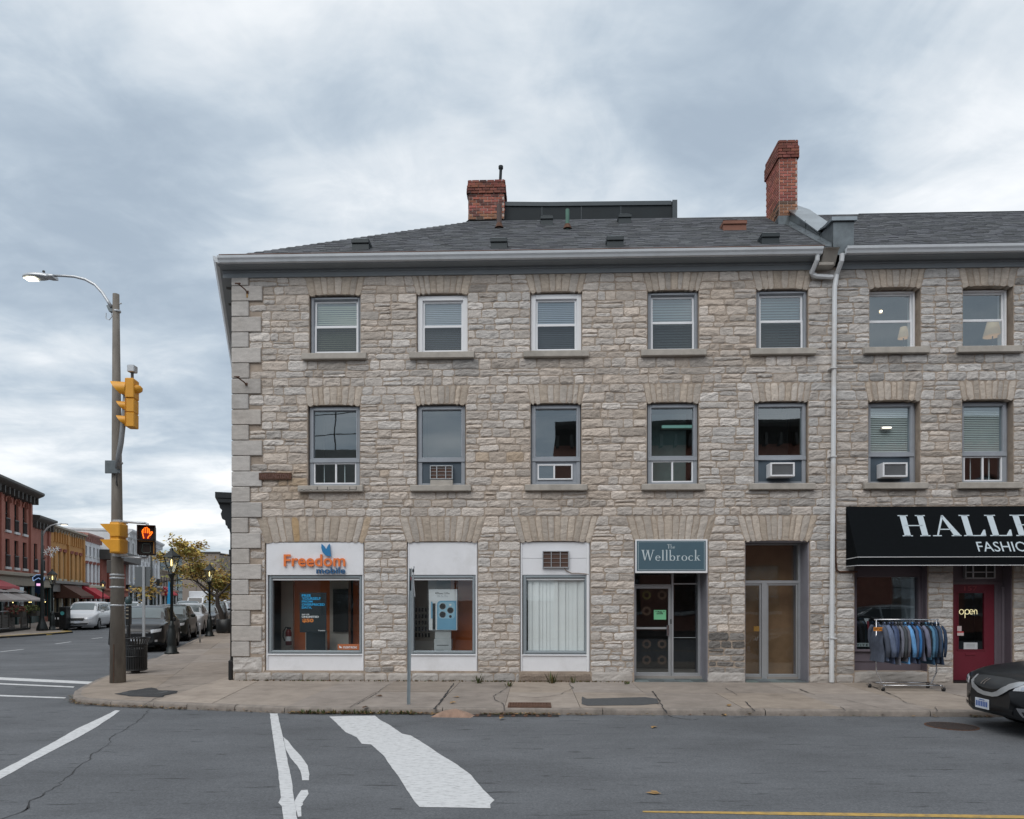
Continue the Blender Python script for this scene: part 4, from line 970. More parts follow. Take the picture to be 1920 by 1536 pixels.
PITCH = .75; ze = zg + .14; ve = -EV - .02           # roof starts over the gutter
vr = 3.30; VR2 = 3.32                                             # ridge
def rz(v): return ze + (v - ve) * PITCH
LA = (PITCH, ); ln = math.sqrt(1 + PITCH ** 2)
hip0 = (F(418, 484, ve)[0], ve); hip1 = F(856, 424, vr - .35)[0], vr - .35
def hipu(v): return hip0[0] + (hip1[0] - hip0[0]) * (v - hip0[1]) / (hip1[1] - hip0[1])
uR1 = F(1566, 470, ve)[0]
def roof(par, lo, hi, vr, name='roof_deck'):
    """lo(v), hi(v): u limits"""
    mb = MB().use(M_SHINGLE)
    mb.tint = (.9, .9, .9); mb.quad((lo(ve), ve, rz(ve) - .0), (hi(ve), ve, rz(ve)), (hi(vr), vr, rz(vr)), (lo(vr), vr, rz(vr))); mb.build(name, par)
    big = MB().use(M_SHINGLE); v = ve - .03; r = 0; stp = .125 / ln
    nrm = Vector((0, -PITCH, 1)) / ln
    while v < vr - .05:
        x = lo(v) - R.random() * .3 if False else lo(v); e = hi(v)
        while x < e:
            w = R.choice((.17, .2, .33, .28)) * R.uniform(.85, 1.15); x1 = min(x + w, e)
            t = R.uniform(.006, .016); ex_ = R.uniform(0, .02); g_ = R.uniform(.75, 1.3); big.tint = (g_, g_ * R.uniform(.98, 1.02), g_ * R.uniform(.97, 1.05))
            z = lambda vv, h: (vv + nrm.y * h, rz(vv) + nrm.z * h)
            a, b = z(v - ex_, t), z(v + stp * 1.35, .001); c_ = z(v - ex_, 0)
            big.add([(x, a[0], a[1]), (x1, a[0], a[1]), (x1, b[0], b[1]), (x, b[0], b[1]), (x, c_[0], c_[1]), (x1, c_[0], c_[1])], [(0, 1, 2, 3), (4, 5, 1, 0), (4, 0, 3), (5, 2, 1)])
            x = x1 + .004
        v += stp; r += 1
    tag(big.build('shingles', par), kind='stuff')
roof(bld, hipu, lambda v: uR1 - .0, vr)
roof(bld2, lambda v: uR1 + .38, lambda v: ur + .3, VR2)
# back slope and side slope
zr_ = rz(vr)
mb = MB().use(M_SHINGLE); hv = hipu(vr); mb.quad((hv, vr, zr_), (uR1, vr, zr_), (uR1, vr + 4.2, ze), (hv - 3.6, vr + 4.2, ze)); mb.poly([(hip0[0], ve, rz(ve)), (hv, vr, zr_), (hv - 3.6, vr + 4.2, ze)])
mb.build('rear_roof', bld)
mb = MB().use(M_SHINGLE); zq = rz(VR2); mb.quad((uR1 + .3, VR2, zq), (ur + .3, VR2, zq), (ur + .3, VR2 + 4.2, ze), (uR1 + .3, VR2 + 4.2, ze)); mb.build('rear_roof', bld2)
mb = MB().use(M_DARKMETAL); mb.box(uR1 + 2.2, ur + .2, VR2 - .03, VR2 + .06, rz(VR2) - .03, rz(VR2) + .012); mb.build('ridge_cap', bld2)
# rooftop enclosure behind the ridge
ra, zt1 = F(945, 380, vr + .3); rb, zt2 = F(1267, 378, vr + .3)
mb = MB().use(M_DARKMETAL)
mb.prism([(ra, vr + .3, zr_ - .4), (rb, vr + .3, zr_ - .4), (rb, vr + .3, zt2), (ra + 1.2, vr + .3, zt1 - .03), (ra, vr + .3, zt1)], (0, 2.0, 0)); box_ = mb.build('rooftop_enclosure', bld)
mb = MB().use(mat('enclosure_trim', (.05, .062, .07), .45, .3)); mb.prism([(ra, vr + .27, zt1 - .10), (ra + 1.2, vr + .27, zt1 - .13), (rb - .12, vr + .27, zt2 - .10), (rb - .12, vr + .27, zt2 + .01), (ra + 1.2, vr + .27, zt1 - .02), (ra, vr + .27, zt1 + .01)], (0, .03, 0)); mb.box(rb - .1, rb + .03, vr + .24, vr + .31, zr_ - .3, zt2 + .015); mb.build('trim', box_)
for f in (.22, .45, .68): x = ra + (rb - ra) * f; MB().use(MATS['enclosure_trim']).box(x, x + .02, vr + .288, vr + .301, zr_, zt1 - .14).build('seam', box_)
sa, _ = F(862, 415, vr + .1); sb_, zs_ = F(947, 400, vr + .25)
mb = MB().use(M_DARKMETAL); mb.prism([(sa - .3, vr + .2, zr_ - .55), (sb_, vr + .2, zr_ - .3), (sb_, vr + .2, zs_), (sa + .45, vr + .2, zs_ - .02), (sa + .15, vr + .2, zs_ - .25)], (0, 1.2, 0)); mb.build('flashing', box_)

def brick_stack(name, par, a, b, v0, v1, z0, z1, cap_rows=4, cap_out=.03, old_rows=0, bw=.205, bh=.062):
    """chimney laid brick by brick on its front and left faces, the hidden faces too"""
    ch = MB().use(M_BMORTAR); ch.box(a, b, v0, v1, z0, z1 - .02); c = ch.build(name, par)
    n = int((z1 - z0) / (bh + .012)); pitch = (z1 - z0) / n
    cache = {}
    for r in range(n):
        z = z0 + r * pitch; cap = n - 1 - r < cap_rows; o = (cap_out if (cap and r != n - 1 and r != n - 2) else (cap_out * .4 if cap else 0)); old = r < old_rows
        for face in range(4):
            L0, L1 = (a - o, b + o) if face % 2 == 0 else (v0 - o, v1 + o)
            x = L0 - (bw / 2 if r % 2 else 0)
            while x < L1 - .01:
                x0, x1 = max(x, L0) + .008, min(x + bw, L1) - .008; x += bw
                if x1 - x0 < .03: continue
                mb = MB().use(M_BRICK); q = R.uniform(.7, 1.25)
                if cap: q *= .62
                t = (q, q * R.uniform(.85, 1.05), q * R.uniform(.85, 1.05))
                if old: t = (q * .85, q * 1.15, q * .95) if R.random() < .7 else (q * .35, q * .6, q * .6)
                if name == 'old_chimney' and R.random() < .35: t = (q * .5, q * .6, q * .7)
                mb.tint = t; pr = .012 + (R.uniform(-.005, .012) if old or name == 'old_chimney' else 0); zz0, zz1 = z + .008, z + pitch - .010
                if face == 0: mb.box(x0, x1, v0 - o - pr, v0 + .02, zz0, zz1)
                elif face == 2: mb.box(x0, x1, v1 - .02, v1 + o + pr, zz0, zz1)
                elif face == 3: mb.box(a - o - pr, a + .02, x0, x1, zz0, zz1)
                else: mb.box(b - .02, b + o + pr, x0, x1, zz0, zz1)
                yield c, mb
def bricks(gen):
    for k, (c, mb) in enumerate(gen):
        if k < 300: mb.build('brick', c)
        else:
            if k == 300: big = MB().use(M_BRICK)
            o = len(big.v); big.v.extend(mb.v); big.f.extend([[i + o for i in f] for f in mb.f]); big.m.extend(mb.m); big.sm.extend(mb.sm); big.t.extend(mb.t)
    if k >= 300: tag(big.build('bricks', c), kind='stuff')
def order(gen, first):   # visible faces first
    L_ = list(gen); return L_
a, _ = F(879, 370, vr + .15); b, _ = F(945, 370, vr + .15); _, z0 = F(900, 405, vr + .15); _, z1 = F(900, 338, vr + .15)
bricks(brick_stack('old_chimney', bld, a, b, vr + .15, vr + .75, z0 - .1, z1, 5, .04, 2))
a2, z0 = F(937, 340, vr + .4); _, z1 = F(937, 318, vr + .4)
mb = MB().use(M_DARKMETAL); mb.cyl((a2, vr + .4, z0 - .3), (a2 + .03, vr + .4, z1), .04); mb.lathe([(.045, 0), (.065, .02), (.065, .09), (.03, .11)], (a2 + .03, vr + .4, z1), 10); mb.build('flue_pipe', bld)
vc = 2.2
a, _ = F(1461, 330, vc); b, _ = F(1494.5, 330, vc); _, z0 = F(1478, 402, vc); _, z1 = F(1478, 263, vc)
bricks(brick_stack('tall_chimney', bld, a, b, vc, vc + .95, z0 - .05, z1, 6, .035, 5))
mb = MB().use(M_METAL); mb.box(a - .03, b + .04, vc - .03, vc + .97, z0 - .45, z0 - .04, .01); mb.build('chimney_flashing', bld)
# parapet between the two roofs: follows the slope
pa, pb = uR1 - .02, uR1 + .42
pw = [(ve + .12, .62), (.55, .50), (.6, .48), (vc, .30), (vr - .1, .30), (vr + .1, .45)]
par_ = MB().use(M_METAL)
base_, topv = [], []
prof = [(ve + .05, rz(ve) - .12), (ve + .05, rz(ve) + .62), (ve + .75, rz(ve + .75) + .12), (vc, rz(vc) + .33), (vr + .15, rz(vr) + .42), (vr + .15, rz(vr) - .3)]
par_.prism([(pa, v, z) for v, z in prof], (pb - pa, 0, 0)); pp = par_.build('fire_parapet', bld)
mb = MB().use(mat('coping_metal', (.26, .29, .31), .3, .75, var=.25, vscale=2))
q = [(ve + .70, rz(ve + .75) + .13), (vc, rz(vc) + .34), (vr + .2, rz(vr) + .43)]
for (v0_, z0_), (v1_, z1_) in zip(q, q[1:]): mb.prism([(pa - .04, v0_, z0_), (pa - .04, v1_, z1_), (pa - .04, v1_, z1_ + .035), (pa - .04, v0_, z0_ + .035)], (pb - pa + .08, 0, 0))
mb.build('coping', pp)
mb = MB().use(MATS['coping_metal']); mb.prism([(pa - .05, ve + .0, rz(ve) + .60), (pa - .05, ve + .35, rz(ve) + .64), (pa - .05, ve + .8, rz(ve + .8) + .18), (pa - .05, ve + .35, rz(ve) + .70), (pa - .05, ve + .0, rz(ve) + .68)], (pb - pa + .1, 0, 0)); mb.build('end_cap', pp)
mb = MB().use(MATS['coping_metal']); mb.add([(pa - .012, ve + .1, rz(ve + .1) + .015), (pa - .13, ve + .1, rz(ve + .1) + .02), (pa - .13, vr, rz(vr) + .02), (pa - .012, vr, rz(vr) + .015)], [(0, 1, 2, 3)]); mb.add([(pa - .012, ve + .1, rz(ve + .1) + .015), (pa - .012, ve + .1, rz(ve + .1) + .1), (pa - .012, vr, rz(vr) + .1), (pa - .012, vr, rz(vr) + .015)], [(0, 1, 2, 3)]); mb.build('step_flashing', pp)
for v in (.35, 1.2): MB().use(M_METAL).box(pa - .015, pa - .003, v, v + .02, rz(v) + .03, rz(v) + .3).build('seam', pp)
# corbel stone
k0, k1 = F(1536, 515, -.3)[0], F(1563, 480, -.3)[0]
mb = MB().use(M_SILL); mb.prism([(k0 + .07, -.02, Z(515)), (k0 + .07, -.20, Z(515)), (k0 + .07, -.40, Z(493)), (k0 + .07, -.46, rz(ve) - .05), (k0 + .07, -.02, rz(ve) + .0)], (k1 - k0, 0, 0)); mb.box(k0 + .0, k1 + .02, -.28, -.02, Z(517), Z(511), .01); mb.build('corbel', bld)
# vents and pipes on the roof
def on_roof(px, py):
    # intersect the pixel ray with the roof plane
    v = 1.0
    for _ in range(30):
        u, z = F(px, py, v); v += (z - rz(v)) / (PITCH - (HZ - py) / FPX) * .9 if False else 0
        f = z - rz(v); f2 = F(px, py, v + .01)[1] - rz(v + .01); v -= f / ((f2 - f) / .01)
    return F(px, py, v)[0], v
def rvent(px, py, w, m, hh=.125, rust=False):
    u, v = on_roof(px, py); z = rz(v); mb = MB().use(m); a = w / 2
    mb.box(u - a * .96, u + a * .96, v - .17, v + .24, z - .2, z + hh * .6)
    mb.box(u - a, u + a, v - .2, v + .26, z + hh * .2, z + hh * .9, .01); mb.use(MATS['rust_vent'] if 'rust_vent' in MATS and m is MATS['rust_vent'] else M_VENTL)
    mb.add([(u - a, v - .2, z + hh * .9), (u + a, v - .2, z + hh * .9), (u + a, v + .26, z + hh * .9), (u - a, v + .26, z + hh * .9), (u - a * .6, v - .06, z + hh * 1.55), (u + a * .6, v - .06, z + hh * 1.55), (u + a * .6, v + .14, z + hh * 1.55), (u - a * .6, v + .14, z + hh * 1.55)], [(0, 1, 5, 4), (1, 2, 6, 5), (2, 3, 7, 6), (3, 0, 4, 7), (4, 5, 6, 7)])
    o = mb.build('roof_vent', bld); return o
M_VENTL = mat('vent_top_lit', (.20, .24, .26), .4, .3, var=.1)  # daylight on the vent tops put into a paler grey-blue
M_VENT = mat('vent_body_shaded', (.028, .036, .04), .45, .3, var=.1)  # shade on the vent fronts put into a darker metal
for px, py, w in ((679, 466, .40), (936, 464, .38), (1152, 461, .38), (1440, 455, .40), (1025, 420, .33), (1170, 417, .34)): rvent(px, py, w, M_VENT)
o = rvent(1374, 430, .58, mat('rust_vent', (.20, .085, .055), .7, var=.2)); o['label'] = 'wide rust-red roof vent'
for px, p0, p1, m, r in ((936, 428, 384, mat('iron_stack', (.10, .07, .065), .8), .065), (1064, 430, 393, mat('copper_stack', (.09, .19, .15), .7, var=.2), .05)):
    u, v = on_roof(px, p0); h = F(px, p1, v)[1]; mb = MB().use(m); mb.cyl((u, v, rz(v) - .05), (u, v, h), r); mb.use(M_RUST); mb.lathe([(.12, .0), (.09, .06), (.07, .12)], (u, v, rz(v)), 10); mb.build('vent_pipe', bld)
# downspouts
M_DS = mat('downspout_white', (.66, .68, .70), .4, var=.05, dirt=(.35, .25, .15), dscale=.8, damt=.35)
us_ = U(1561, -.1)
mb = MB().use(M_DS); ud = U(1566, -.1)
mb.tube([(ud + .05, -EV - .02, zg + .02), (ud + .05, -EV + .0, zg - .12), (ud + .03, -.11, zg - .32), (U(1565, -.1), -.1, zg - .6), (U(1559.5, -.1), -.1, Z(1195)), (U(1559.5, -.1), -.1, ZG + .02)], .052, 8)
for py in (700, 862, 1195): mb.box(U(1561, -.1) - .065, U(1561, -.1) + .065, -.165, .0, Z(py) - .012, Z(py) + .012)
mb.build('downspout', bld2)
mb = MB().use(M_DS); e = U(1525, -.1)
mb.tube([(e, -EV - .02, zg + .02), (e, -EV, zg - .10), (e - .05, -.12, zg - .30), (e - .05, -.10, Z(519)), (e - .01, -.1, Z(527)), (e + .08, -.1, Z(530)), (U(1561, -.1), -.1, Z(532))], .05, 8); mb.build('downspout', bld)
mb = MB().use(M_RUST); x = U(1563, -.1) ; mb.tube([(x + .06, -.03, Z(960)), (x + .07, -.03, Z(1050)), (x + .10, -.03, Z(1070)), (x + .16, -.03, Z(1073)), (U(1606), -.03, Z(1073))], .02, 6); mb.build('conduit', bld2)

# ================================================================ shopfronts
M_PURP = mat('mauve_paint', (.125, .105, .125), .5, var=.07)
M_JAMB = mat('jamb_paint', (.27, .265, .30), .6, var=.06, dirt=(.15, .14, .14), dscale=2, damt=.4)
M_FRG = mat('shop_frame_grey', (.30, .34, .365), .42, .25, var=.05)
pxz = lambda py: Z(py)
def shopwin(px, zt_, zsill, zfr, fr_px, v0=.05):
    a, b = U(px[0]), U(px[1]); 
    mb = MB().use(M_PANEL); mb.box(a + .02, a + .05, v0 - .03, v0 + .15, gbot[0] , z_gt, .004); mb.box(b - .05, b - .02, v0 - .03, v0 + .15, gbot[0], z_gt, .004)
    mb.box(a + .05, b - .05, v0, v0 + .12, gbot[0], zsill, .004); mb.box(a + .05, b - .05, v0 - .03, v0 + .14, zsill, zsill + .03, .006)
    mb.box(a, a + .02, v0 + .02, v0 + .3, gbot[0], z_gt); mb.box(b - .02, b, v0 + .02, v0 + .3, gbot[0], z_gt)
    return mb, a, b
def shopfront(i, lab=None):
    zs, zf = pxz(1230), pxz(1079); v0 = .05
    mb, a, b = shopwin(WG[i], z_gt, zs, zf, None); w = mb.build('shop_window', bld)
    pn = MB().use(M_PANEL); sp = pxz(1078); t = z_gt - .015
    if i == 2:
        pn.box(a + .05, b - .05, v0 - .01, v0 + .10, sp, (sp + t) / 2 - .003, .003); pn.box(a + .05, b - .05, v0 - .01, v0 + .10, (sp + t) / 2 + .003, t, .003)
        wall_cells(MB(), 0, 1, 0, 1, [], 0, 1)
    else: pn.box(a + (.02 if i == 1 else .04), b - .03, v0 - (.04 if i == 0 else .02), v0 + .10, sp, t, .005)
    pn.build('header_panel', w)
    fr = MB().use(M_FRG); frm(fr, a + .07, b - .05, zs + .031, sp - .002, .075, v0, v0 + .12, .006); frm(fr, a + .10, b - .08, zs + .06, sp - .03, .03, v0 - .02, v0 + .0, .004); fr.build('window_frame', w)
    wh = MB().use(M_WHITE); wh.box(a + .145, b - .125, v0 + .02, v0 + .05, sp - .115, sp - .08); wh.build('blind_rail', w)
    pane(w, a + .145, b - .125, zs + .1, sp - .08, v0 + .06, GLD)
    return w, a, b, zs, sp
w0, a0_, b0_, zs0, sp0 = shopfront(0); w1, a1_, b1_, _, _ = shopfront(1); w2, a2_, b2_, _, _ = shopfront(2)
for x in (-1, 1):
    for zz_ in (1045,): pass
m = MB().use(M_WHITE); m.box(U(1100), U(1104), .01, .03, Z(1259), z_gt - .01); m.build('edge_trim', w2)
blind(w2, U(990), b2_ - .13, zs0 + .11, sp0 - .14, .13, (.88, .90, .90), .085, vert=True, name='vertical_blind')
MB().use(M_DARK).box(a2_, b2_, .5, .52, zs0, sp0).build('room_tone_sheet', w2)  # added dark sheet puts the room's gloom behind the blinds
mb = MB().use(mat('old_cable', (.22, .16, .12), .8)); mb.tube([(F(x, y)[0], .015, F(x, y)[1]) for x, y in ((1057, 1063), (1061, 1070), (1072, 1075), (1085, 1075), (1104, 1077))], .01, 5); mb.build('cable', w2)
# sign over the first window
M_OR = mat('sign_orange', (.80, .20, .045), .5, var=.04); M_NAVY = mat('sign_navy', (.02, .10, .23), .5, var=.04); M_BLUE = mat('sign_blue', (.02, .19, .42), .5, var=.04)
sg = tag(MB().use(M_OR).build('raised_sign', M=MF), 'raised orange and blue Freedom mobile lettering with a blue wing mark on the white shop header', 'sign')
bpy.data.objects.remove(sg)
sg = thing('shop_sign', 'raised orange and navy shop name with a blue wing mark on the white header', 'sign', MF)
mb = MB().use(M_OR); fu = lambda x: U(x); put_text(mb, 'Freedom', U(533), U(648), Z(1062), Z(1039), -.012, .014, .03); mb.build('orange_lettering', sg)
mb = MB().use(M_NAVY); put_text(mb, 'mobile', U(594), U(648), Z(1075.5), Z(1063.5), -.012, .02, .03); mb.build('navy_lettering', sg)
wing = [(604, 1020), (609, 1025), (612.5, 1031), (616, 1023), (619, 1020), (620, 1030), (621.5, 1044), (612, 1042), (606, 1036), (603.5, 1028)]
mb = MB().use(M_BLUE); mb.prism([(*[F(x, y)[0]], -.012, F(x, y)[1]) for x, y in wing], (0, -.035, 0)); mb.build('wing_mark', sg)
# shop interior: orange walls, screens, poster
M_ORW = mat('orange_wall', (.80, .22, .07), .8, var=.06); M_GRW = mat('grey_wall', (.60, .56, .50), .8, var=.06)
it = MB().use(M_ORW); v = 1.3; it.box(ul + .6, U(530, v), v, v + .1, ZG, z_ga); it.box(U(552, v), U(621, v), v, v + .1, ZG, z_ga); it.box(U(656, v), U(735, v), v + .3, v + .4, ZG, z_ga)
it.use(M_GRW); it.box(U(530, v), U(552, v), v - .1, v, ZG, z_ga); it.box(U(621, v), U(656, v), v - .12, v + .1, ZG, z_ga); it.use(M_GUTTER); it.box(U(542, v), U(546, v), v - .03, v - .001, ZG, z_ga); it.build('shop_interior', bld)
MB().use(M_BLACK).box(U(624, 1.1), U(652, 1.1), 1.12, 1.16, Z(1190), Z(1103)).build('wall_screen', w0)
it = MB().use(M_ORW); v = 1.2; it.box(U(845, v), U(935, v), v, v + .06, ZG, z_ga); it.use(M_GRW); it.box(U(735, v), U(815, v), v + .3, v + .36, ZG, z_ga); it.build('shop_interior', bld)
for r_ in range(5):
    for c_ in range(5): MB().use(M_BLACK).box(U(778 + c_ * 6, 1.4), U(781 + c_ * 6, 1.4), 1.46, 1.49, Z(1150 + r_ * 13), Z(1142 + r_ * 13)).build('phone_case', w1)
ps = thing('poster', 'black price poster with blue, white and orange words hanging in the first shop window', 'poster', MF @ TR(0, .14, 0))
mb = MB().use(mat('poster_black', (.012, .02, .026), .5, var=.05)); a, b = U(562, .14), U(612, .14); mb.box(a, b, 0, .008, Z(1187), Z(1111)); mb.build('sheet', ps)
def pt(txt, x0, x1, y0, y1, m, nm, bold=.03, par=None, v=.14, d=-.002):
    mb = MB().use(m); put_text(mb, txt, U(x0, v), U(x1, v), F(x0, y1, v)[1], F(x0, y0, v)[1], d, bold, .002); return mb.build(nm, par or ps)
M_CY = mat('print_cyan_glow', (.02, .33, .62), .6, var=.05, emit=(.01, .25, .55), es=.25); M_WH = mat('print_white', (.75, .76, .78), .6, var=.03); M_PO = mat('print_orange', (.8, .25, .05), .6, var=.03)  # the cyan ink is given a faint glow of its own
for txt, x1, y0, y1 in (('FREE', 583, 1114.5, 1119), ('YOURSELF', 601, 1120, 1125), ('FROM', 586, 1126, 1130), ('OVERPRICED', 609, 1131.5, 1136), ('DATA.', 585, 1137, 1141.5)): pt(txt, 566, x1, y0, y1, M_CY, 'lettering')
pt('$60 GB', 566, 580, 1151, 1154, M_WH, 'lettering'); pt('UNLIMITED', 566, 598, 1154.8, 1158.5, M_WH, 'lettering', .05); pt('$50', 567, 588, 1160, 1168, M_PO, 'lettering', .05); pt('Freedom', 597, 610, 1181, 1183.5, M_WH, 'lettering')
kk = thing('display_stand', 'dark display panel standing below the price poster', 'display', MF @ TR(0, .9, 0)); mb = MB().use(mat('panel_dark', (.03, .045, .055), .5)); mb.box(U(574, .9), U(611, .9), 0, .05, ZG, Z(1187)); mb.build('panel', kk); mb = MB().use(M_GRW); mb.box(U(573, .9), U(574, .9), -.01, .06, ZG, Z(1187)); mb.box(U(611, .9), U(612, .9), -.01, .06, ZG, Z(1187)); mb.build('edge', kk)
fe = thing('fire_extinguisher', 'dark red fire extinguisher with black hose inside the first shop window', 'fire extinguisher', MF @ TR(U(541, .8), .8, F(541, 1210, .8)[1]))
mb = MB().use(mat('extinguisher_red', (.16, .02, .018), .3, var=.05), True); mb.lathe([(.05, 0), (.07, .01), (.07, .3), (.05, .36), (.025, .38)]); mb.build('cylinder', fe)
mb = MB().use(M_BLACK, True); mb.tube([(0, 0, .40), (-.06, 0, .43), (-.12, 0, .33), (-.13, 0, .2), (-.09, 0, .1)], .014); mb.box(-.03, .06, -.015, .015, .38, .43); mb.build('hose', fe); MB().use(M_WH).lathe([(.0705, .1), (.0712, .11), (.0712, .2), (.0705, .21)]).build('label_band', fe)
st = thing('window_sticker', 'small orange sticker with a white mark in the lower right of the first shop window', 'sticker', MF @ TR(0, .105, 0)); mb = MB().use(mat('sticker_orange', (.42, .13, .05), .6)); mb.box(U(633, .1), U(676, .1), 0, .004, Z(1220), Z(1209)); mb.build('film', st); pt('STUDENT PRICING', 643, 669, 1212, 1216, M_WH, 'lettering', par=st, v=.1); mb = MB().use(M_WH); mb.prism([(U(x, .1), -.002, Z(y)) for x, y in ((636, 1212), (641, 1215), (640, 1217), (636, 1216))], (0, -.002, 0)); mb.build('mark', st)
# phone box display
pd_ = thing('phone_advert', 'tall white display box printed with a blue three-lens phone in the second shop window', 'display', MF @ TR(0, .25, 0)); V_ = .25
mb = MB().use(mat('advert_white', (.66, .68, .70), .5, var=.02)); mb.box(U(804, V_), U(857, V_), 0, .22, F(805, 1182, V_)[1], F(805, 1105, V_)[1], .004); mb.build('box', pd_)
def dd(pts, m, nm, off, par=pd_, V=V_): 
    mb = MB().use(m); mb.prism([(F(x, y, V)[0], off, F(x, y, V)[1]) for x, y in pts], (0, -.0015, 0)); return mb.build(nm, par)
M_PB = mat('phone_blue', (.17, .38, .55), .4, var=.04); M_PB2 = mat('phone_blue_light', (.30, .52, .66), .4, var=.04)
def rr(x0, x1, y0, y1, r, tl=1, tr_=1, bl=1, br=1):
    P = []
    for (cx, cy, s, on) in ((x0 + r, y0 + r, 180, tl), (x1 - r, y0 + r, 270, tr_), (x1 - r, y1 - r, 0, br), (x0 + r, y1 - r, 90, bl)):
        if on: P += [(cx + r * math.cos(rad(s + k * 22.5)), cy + r * math.sin(rad(s + k * 22.5))) for k in range(5)]
        else: P.append((cx + (r if s in (270, 0) else -r), cy + (r if s in (0, 90) else -r)))
    return P
dd(rr(819.5, 855.6, 1126.5, 1181, 7, 1, 0, 0, 0), M_PB, 'phone_back', -.002); dd(rr(822, 853, 1129, 1160, 5), M_PB2, 'camera_plate', -.004)
for x, y, r in ((830, 1137, 5.4), (844.5, 1144.5, 5.4), (830, 1152.5, 5.4), (844.5, 1156, 2.4)):
    C = [(x + r * math.cos(rad(k * 24)), y + r * math.sin(rad(k * 24))) for k in range(15)]; dd([(x + (cx - x) * 1.18, y + (cy - y) * 1.18) for cx, cy in C], M_CHROME, 'lens_rim', -.006); dd(C, M_BLACK, 'lens', -.008)
dd(rr(811, 816.5, 1131.5, 1181, 1, 1, 0, 0, 0), M_BLACK, 'phone_side', -.002); dd(rr(808, 811, 1128, 1160, 1.4), M_PB, 'phone_edge', -.002); dd(rr(842, 846.5, 1132.5, 1136, 1.6), M_WH, 'flash', -.006)
pt('iPhone 13 Pro', 818.5, 843, 1110.5, 1114.5, M_BLACK, 'lettering', .01, pd_, V_, -.002); pt('Oh. So. Pro.', 820, 840, 1115.8, 1119.4, mat('print_grey', (.35, .37, .4), .6), 'lettering', .0, pd_, V_, -.002)
dd([(817.9 - 1.2, 1113.6), (816.2, 1112), (817, 1110.8), (818, 1111), (818, 1113.5)], M_BLACK, 'fruit_mark', -.002)
bx = thing('cardboard_stand', 'pale grey box stand under the phone display with a dark label', 'box', MF @ TR(0, .25, 0)); mb = MB().use(mat('stand_grey', (.42, .44, .45), .6)); mb.box(U(815, .25), U(845, .25), .04, .2, Z(1200), F(805, 1182, .25)[1] - .002, .004); mb.box(U(814, .25), U(846, .25), 0, .25, Z(1222), Z(1200) - .001, .004); mb.build('box', bx); dd([(818, 1219), (832, 1219), (832, 1221.5), (818, 1221.5)], M_BLACK, 'dark_label', -.002, bx, .25); dd([(819, 1209.5), (841, 1209.5), (841, 1210.5), (819, 1210.5)], M_BLACK, 'print_line', -.002, bx, .25)

# door 4 : the Wellbrock entrance, recessed
def doorjambs(i, v1, par, m, z1=None):
    a, b = WGu[i]; z1 = z1 or z_gt + .0
    mb = MB().use(m); mb.box(a - .0, a + .02, .04, v1 + .1, ZG, z1); mb.box(b - .02, b, .04, v1 + .1, ZG, z1); mb.box(a + .02, b - .02, .04, v1 + .1, z1 - .03, z1 + .05); return mb.build('jamb', par)
def tiles(a, b, v0, v1, par):
    nu, nv = max(2, round((b - a) / .3)), max(1, round((v1 - v0) / .3))
    for i in range(nu):
        for j in range(nv):
            mb = MB().use(M_SLATE); g_ = R.uniform(.7, 1.5); mb.tint = (g_, g_ * R.uniform(.95, 1.1), g_); du, dv = (b - a) / nu, (v1 - v0) / nv
            mb.box(a + i * du + .003, a + (i + 1) * du - .003, v0 + j * dv + .003, v0 + (j + 1) * dv - .003, ZG - .03, ZG + .018, .003); mb.build('floor_tile', par)
VD = .55
dA, dB = WGu[3]; ent = doorjambs(3, VD + .4, bld, M_JAMB); tiles(dA + .02, dB - .02, -.02, VD + .35, ent)

def fx(px, v=None): return U(px, VD if v is None else v)
def fz(py, v=None, px=1250): return F(px, py, VD if v is None else v)[1]
L0, L1, Mm, R1 = max(dA + .02, fx(1180)), fx(1258), fx(1263), fx(1313)
zb = ZG + .02; zh = fz(1096); ztr = fz(1074)
mb = MB().use(M_ALU); mb.box(L0, L0 + .05, VD, VD + .1, zb, z_gt - .04, .004); mb.box(L1 + .01, Mm + .0, VD, VD + .1, zb, z_gt - .04, .004); mb.box(R1 - .05, R1, VD, VD + .1, zb, z_gt - .04, .004)
mb.box(L0 + .05, L1 + .01, VD, VD + .1, zh - .03, zh + .0, .004); mb.box(Mm, R1 - .05, VD, VD + .1, zh - .0, zh + .03, .004); mb.box(Mm, R1 - .05, VD, VD + .1, zb, zb + .12, .004)
ef = mb.build('entrance_frame', bld); mb = MB().use(M_JAMB); mb.box(R1, dB, VD, VD + .1, zb, z_gt - .03); mb.build('jamb_infill', ef)
mb = MB().use(M_ALU); D0, D1 = L0 + .055, L1 + .005; zd = zh - .035; frm(mb, D0, D1, zb + .01, zd, .06, VD + .02, VD + .07, .004, .12); mb.box(D0 + .05, D1 - .05, VD - .03, VD - .005, fz(1180), fz(1176), .004); door4 = mb.build('glass_door', bld)
pane(door4, D0 + .06, D1 - .06, zb + .13, zd - .06, VD + .045, GLD); pane(ef, Mm, R1 - .05, zb + .12, zh, VD + .05, GLD); pane(ef, Mm, R1 - .05, zh + .03, z_gt - .05, VD + .05, GLD); pane(ef, L0 + .05, L1, zh, z_gt - .05, VD + .05, GLD)
mb = MB().use(M_CHROME); hx = fx(1251.5); mb.box(hx - .03, hx + .03, VD - .05, VD - .02, fz(1192), fz(1172), .006); mb.cyl((hx, VD - .04, fz(1182)), (hx, VD + .02, fz(1182)), .012); mb.build('pull_handle', door4); MB().use(M_BLACK).box(fx(1257), fx(1259), VD - .01, VD, fz(1170), fz(1161)).build('lock', door4)
MB().use(M_GUTTER).box(fx(1263), fx(1310), VD + .3, VD + .32, fz(1197.5), fz(1196.5)).build('inner_rail', ef)
M_SUN = mat('frosted_print', (.20, .14, .10), .7, var=.1)
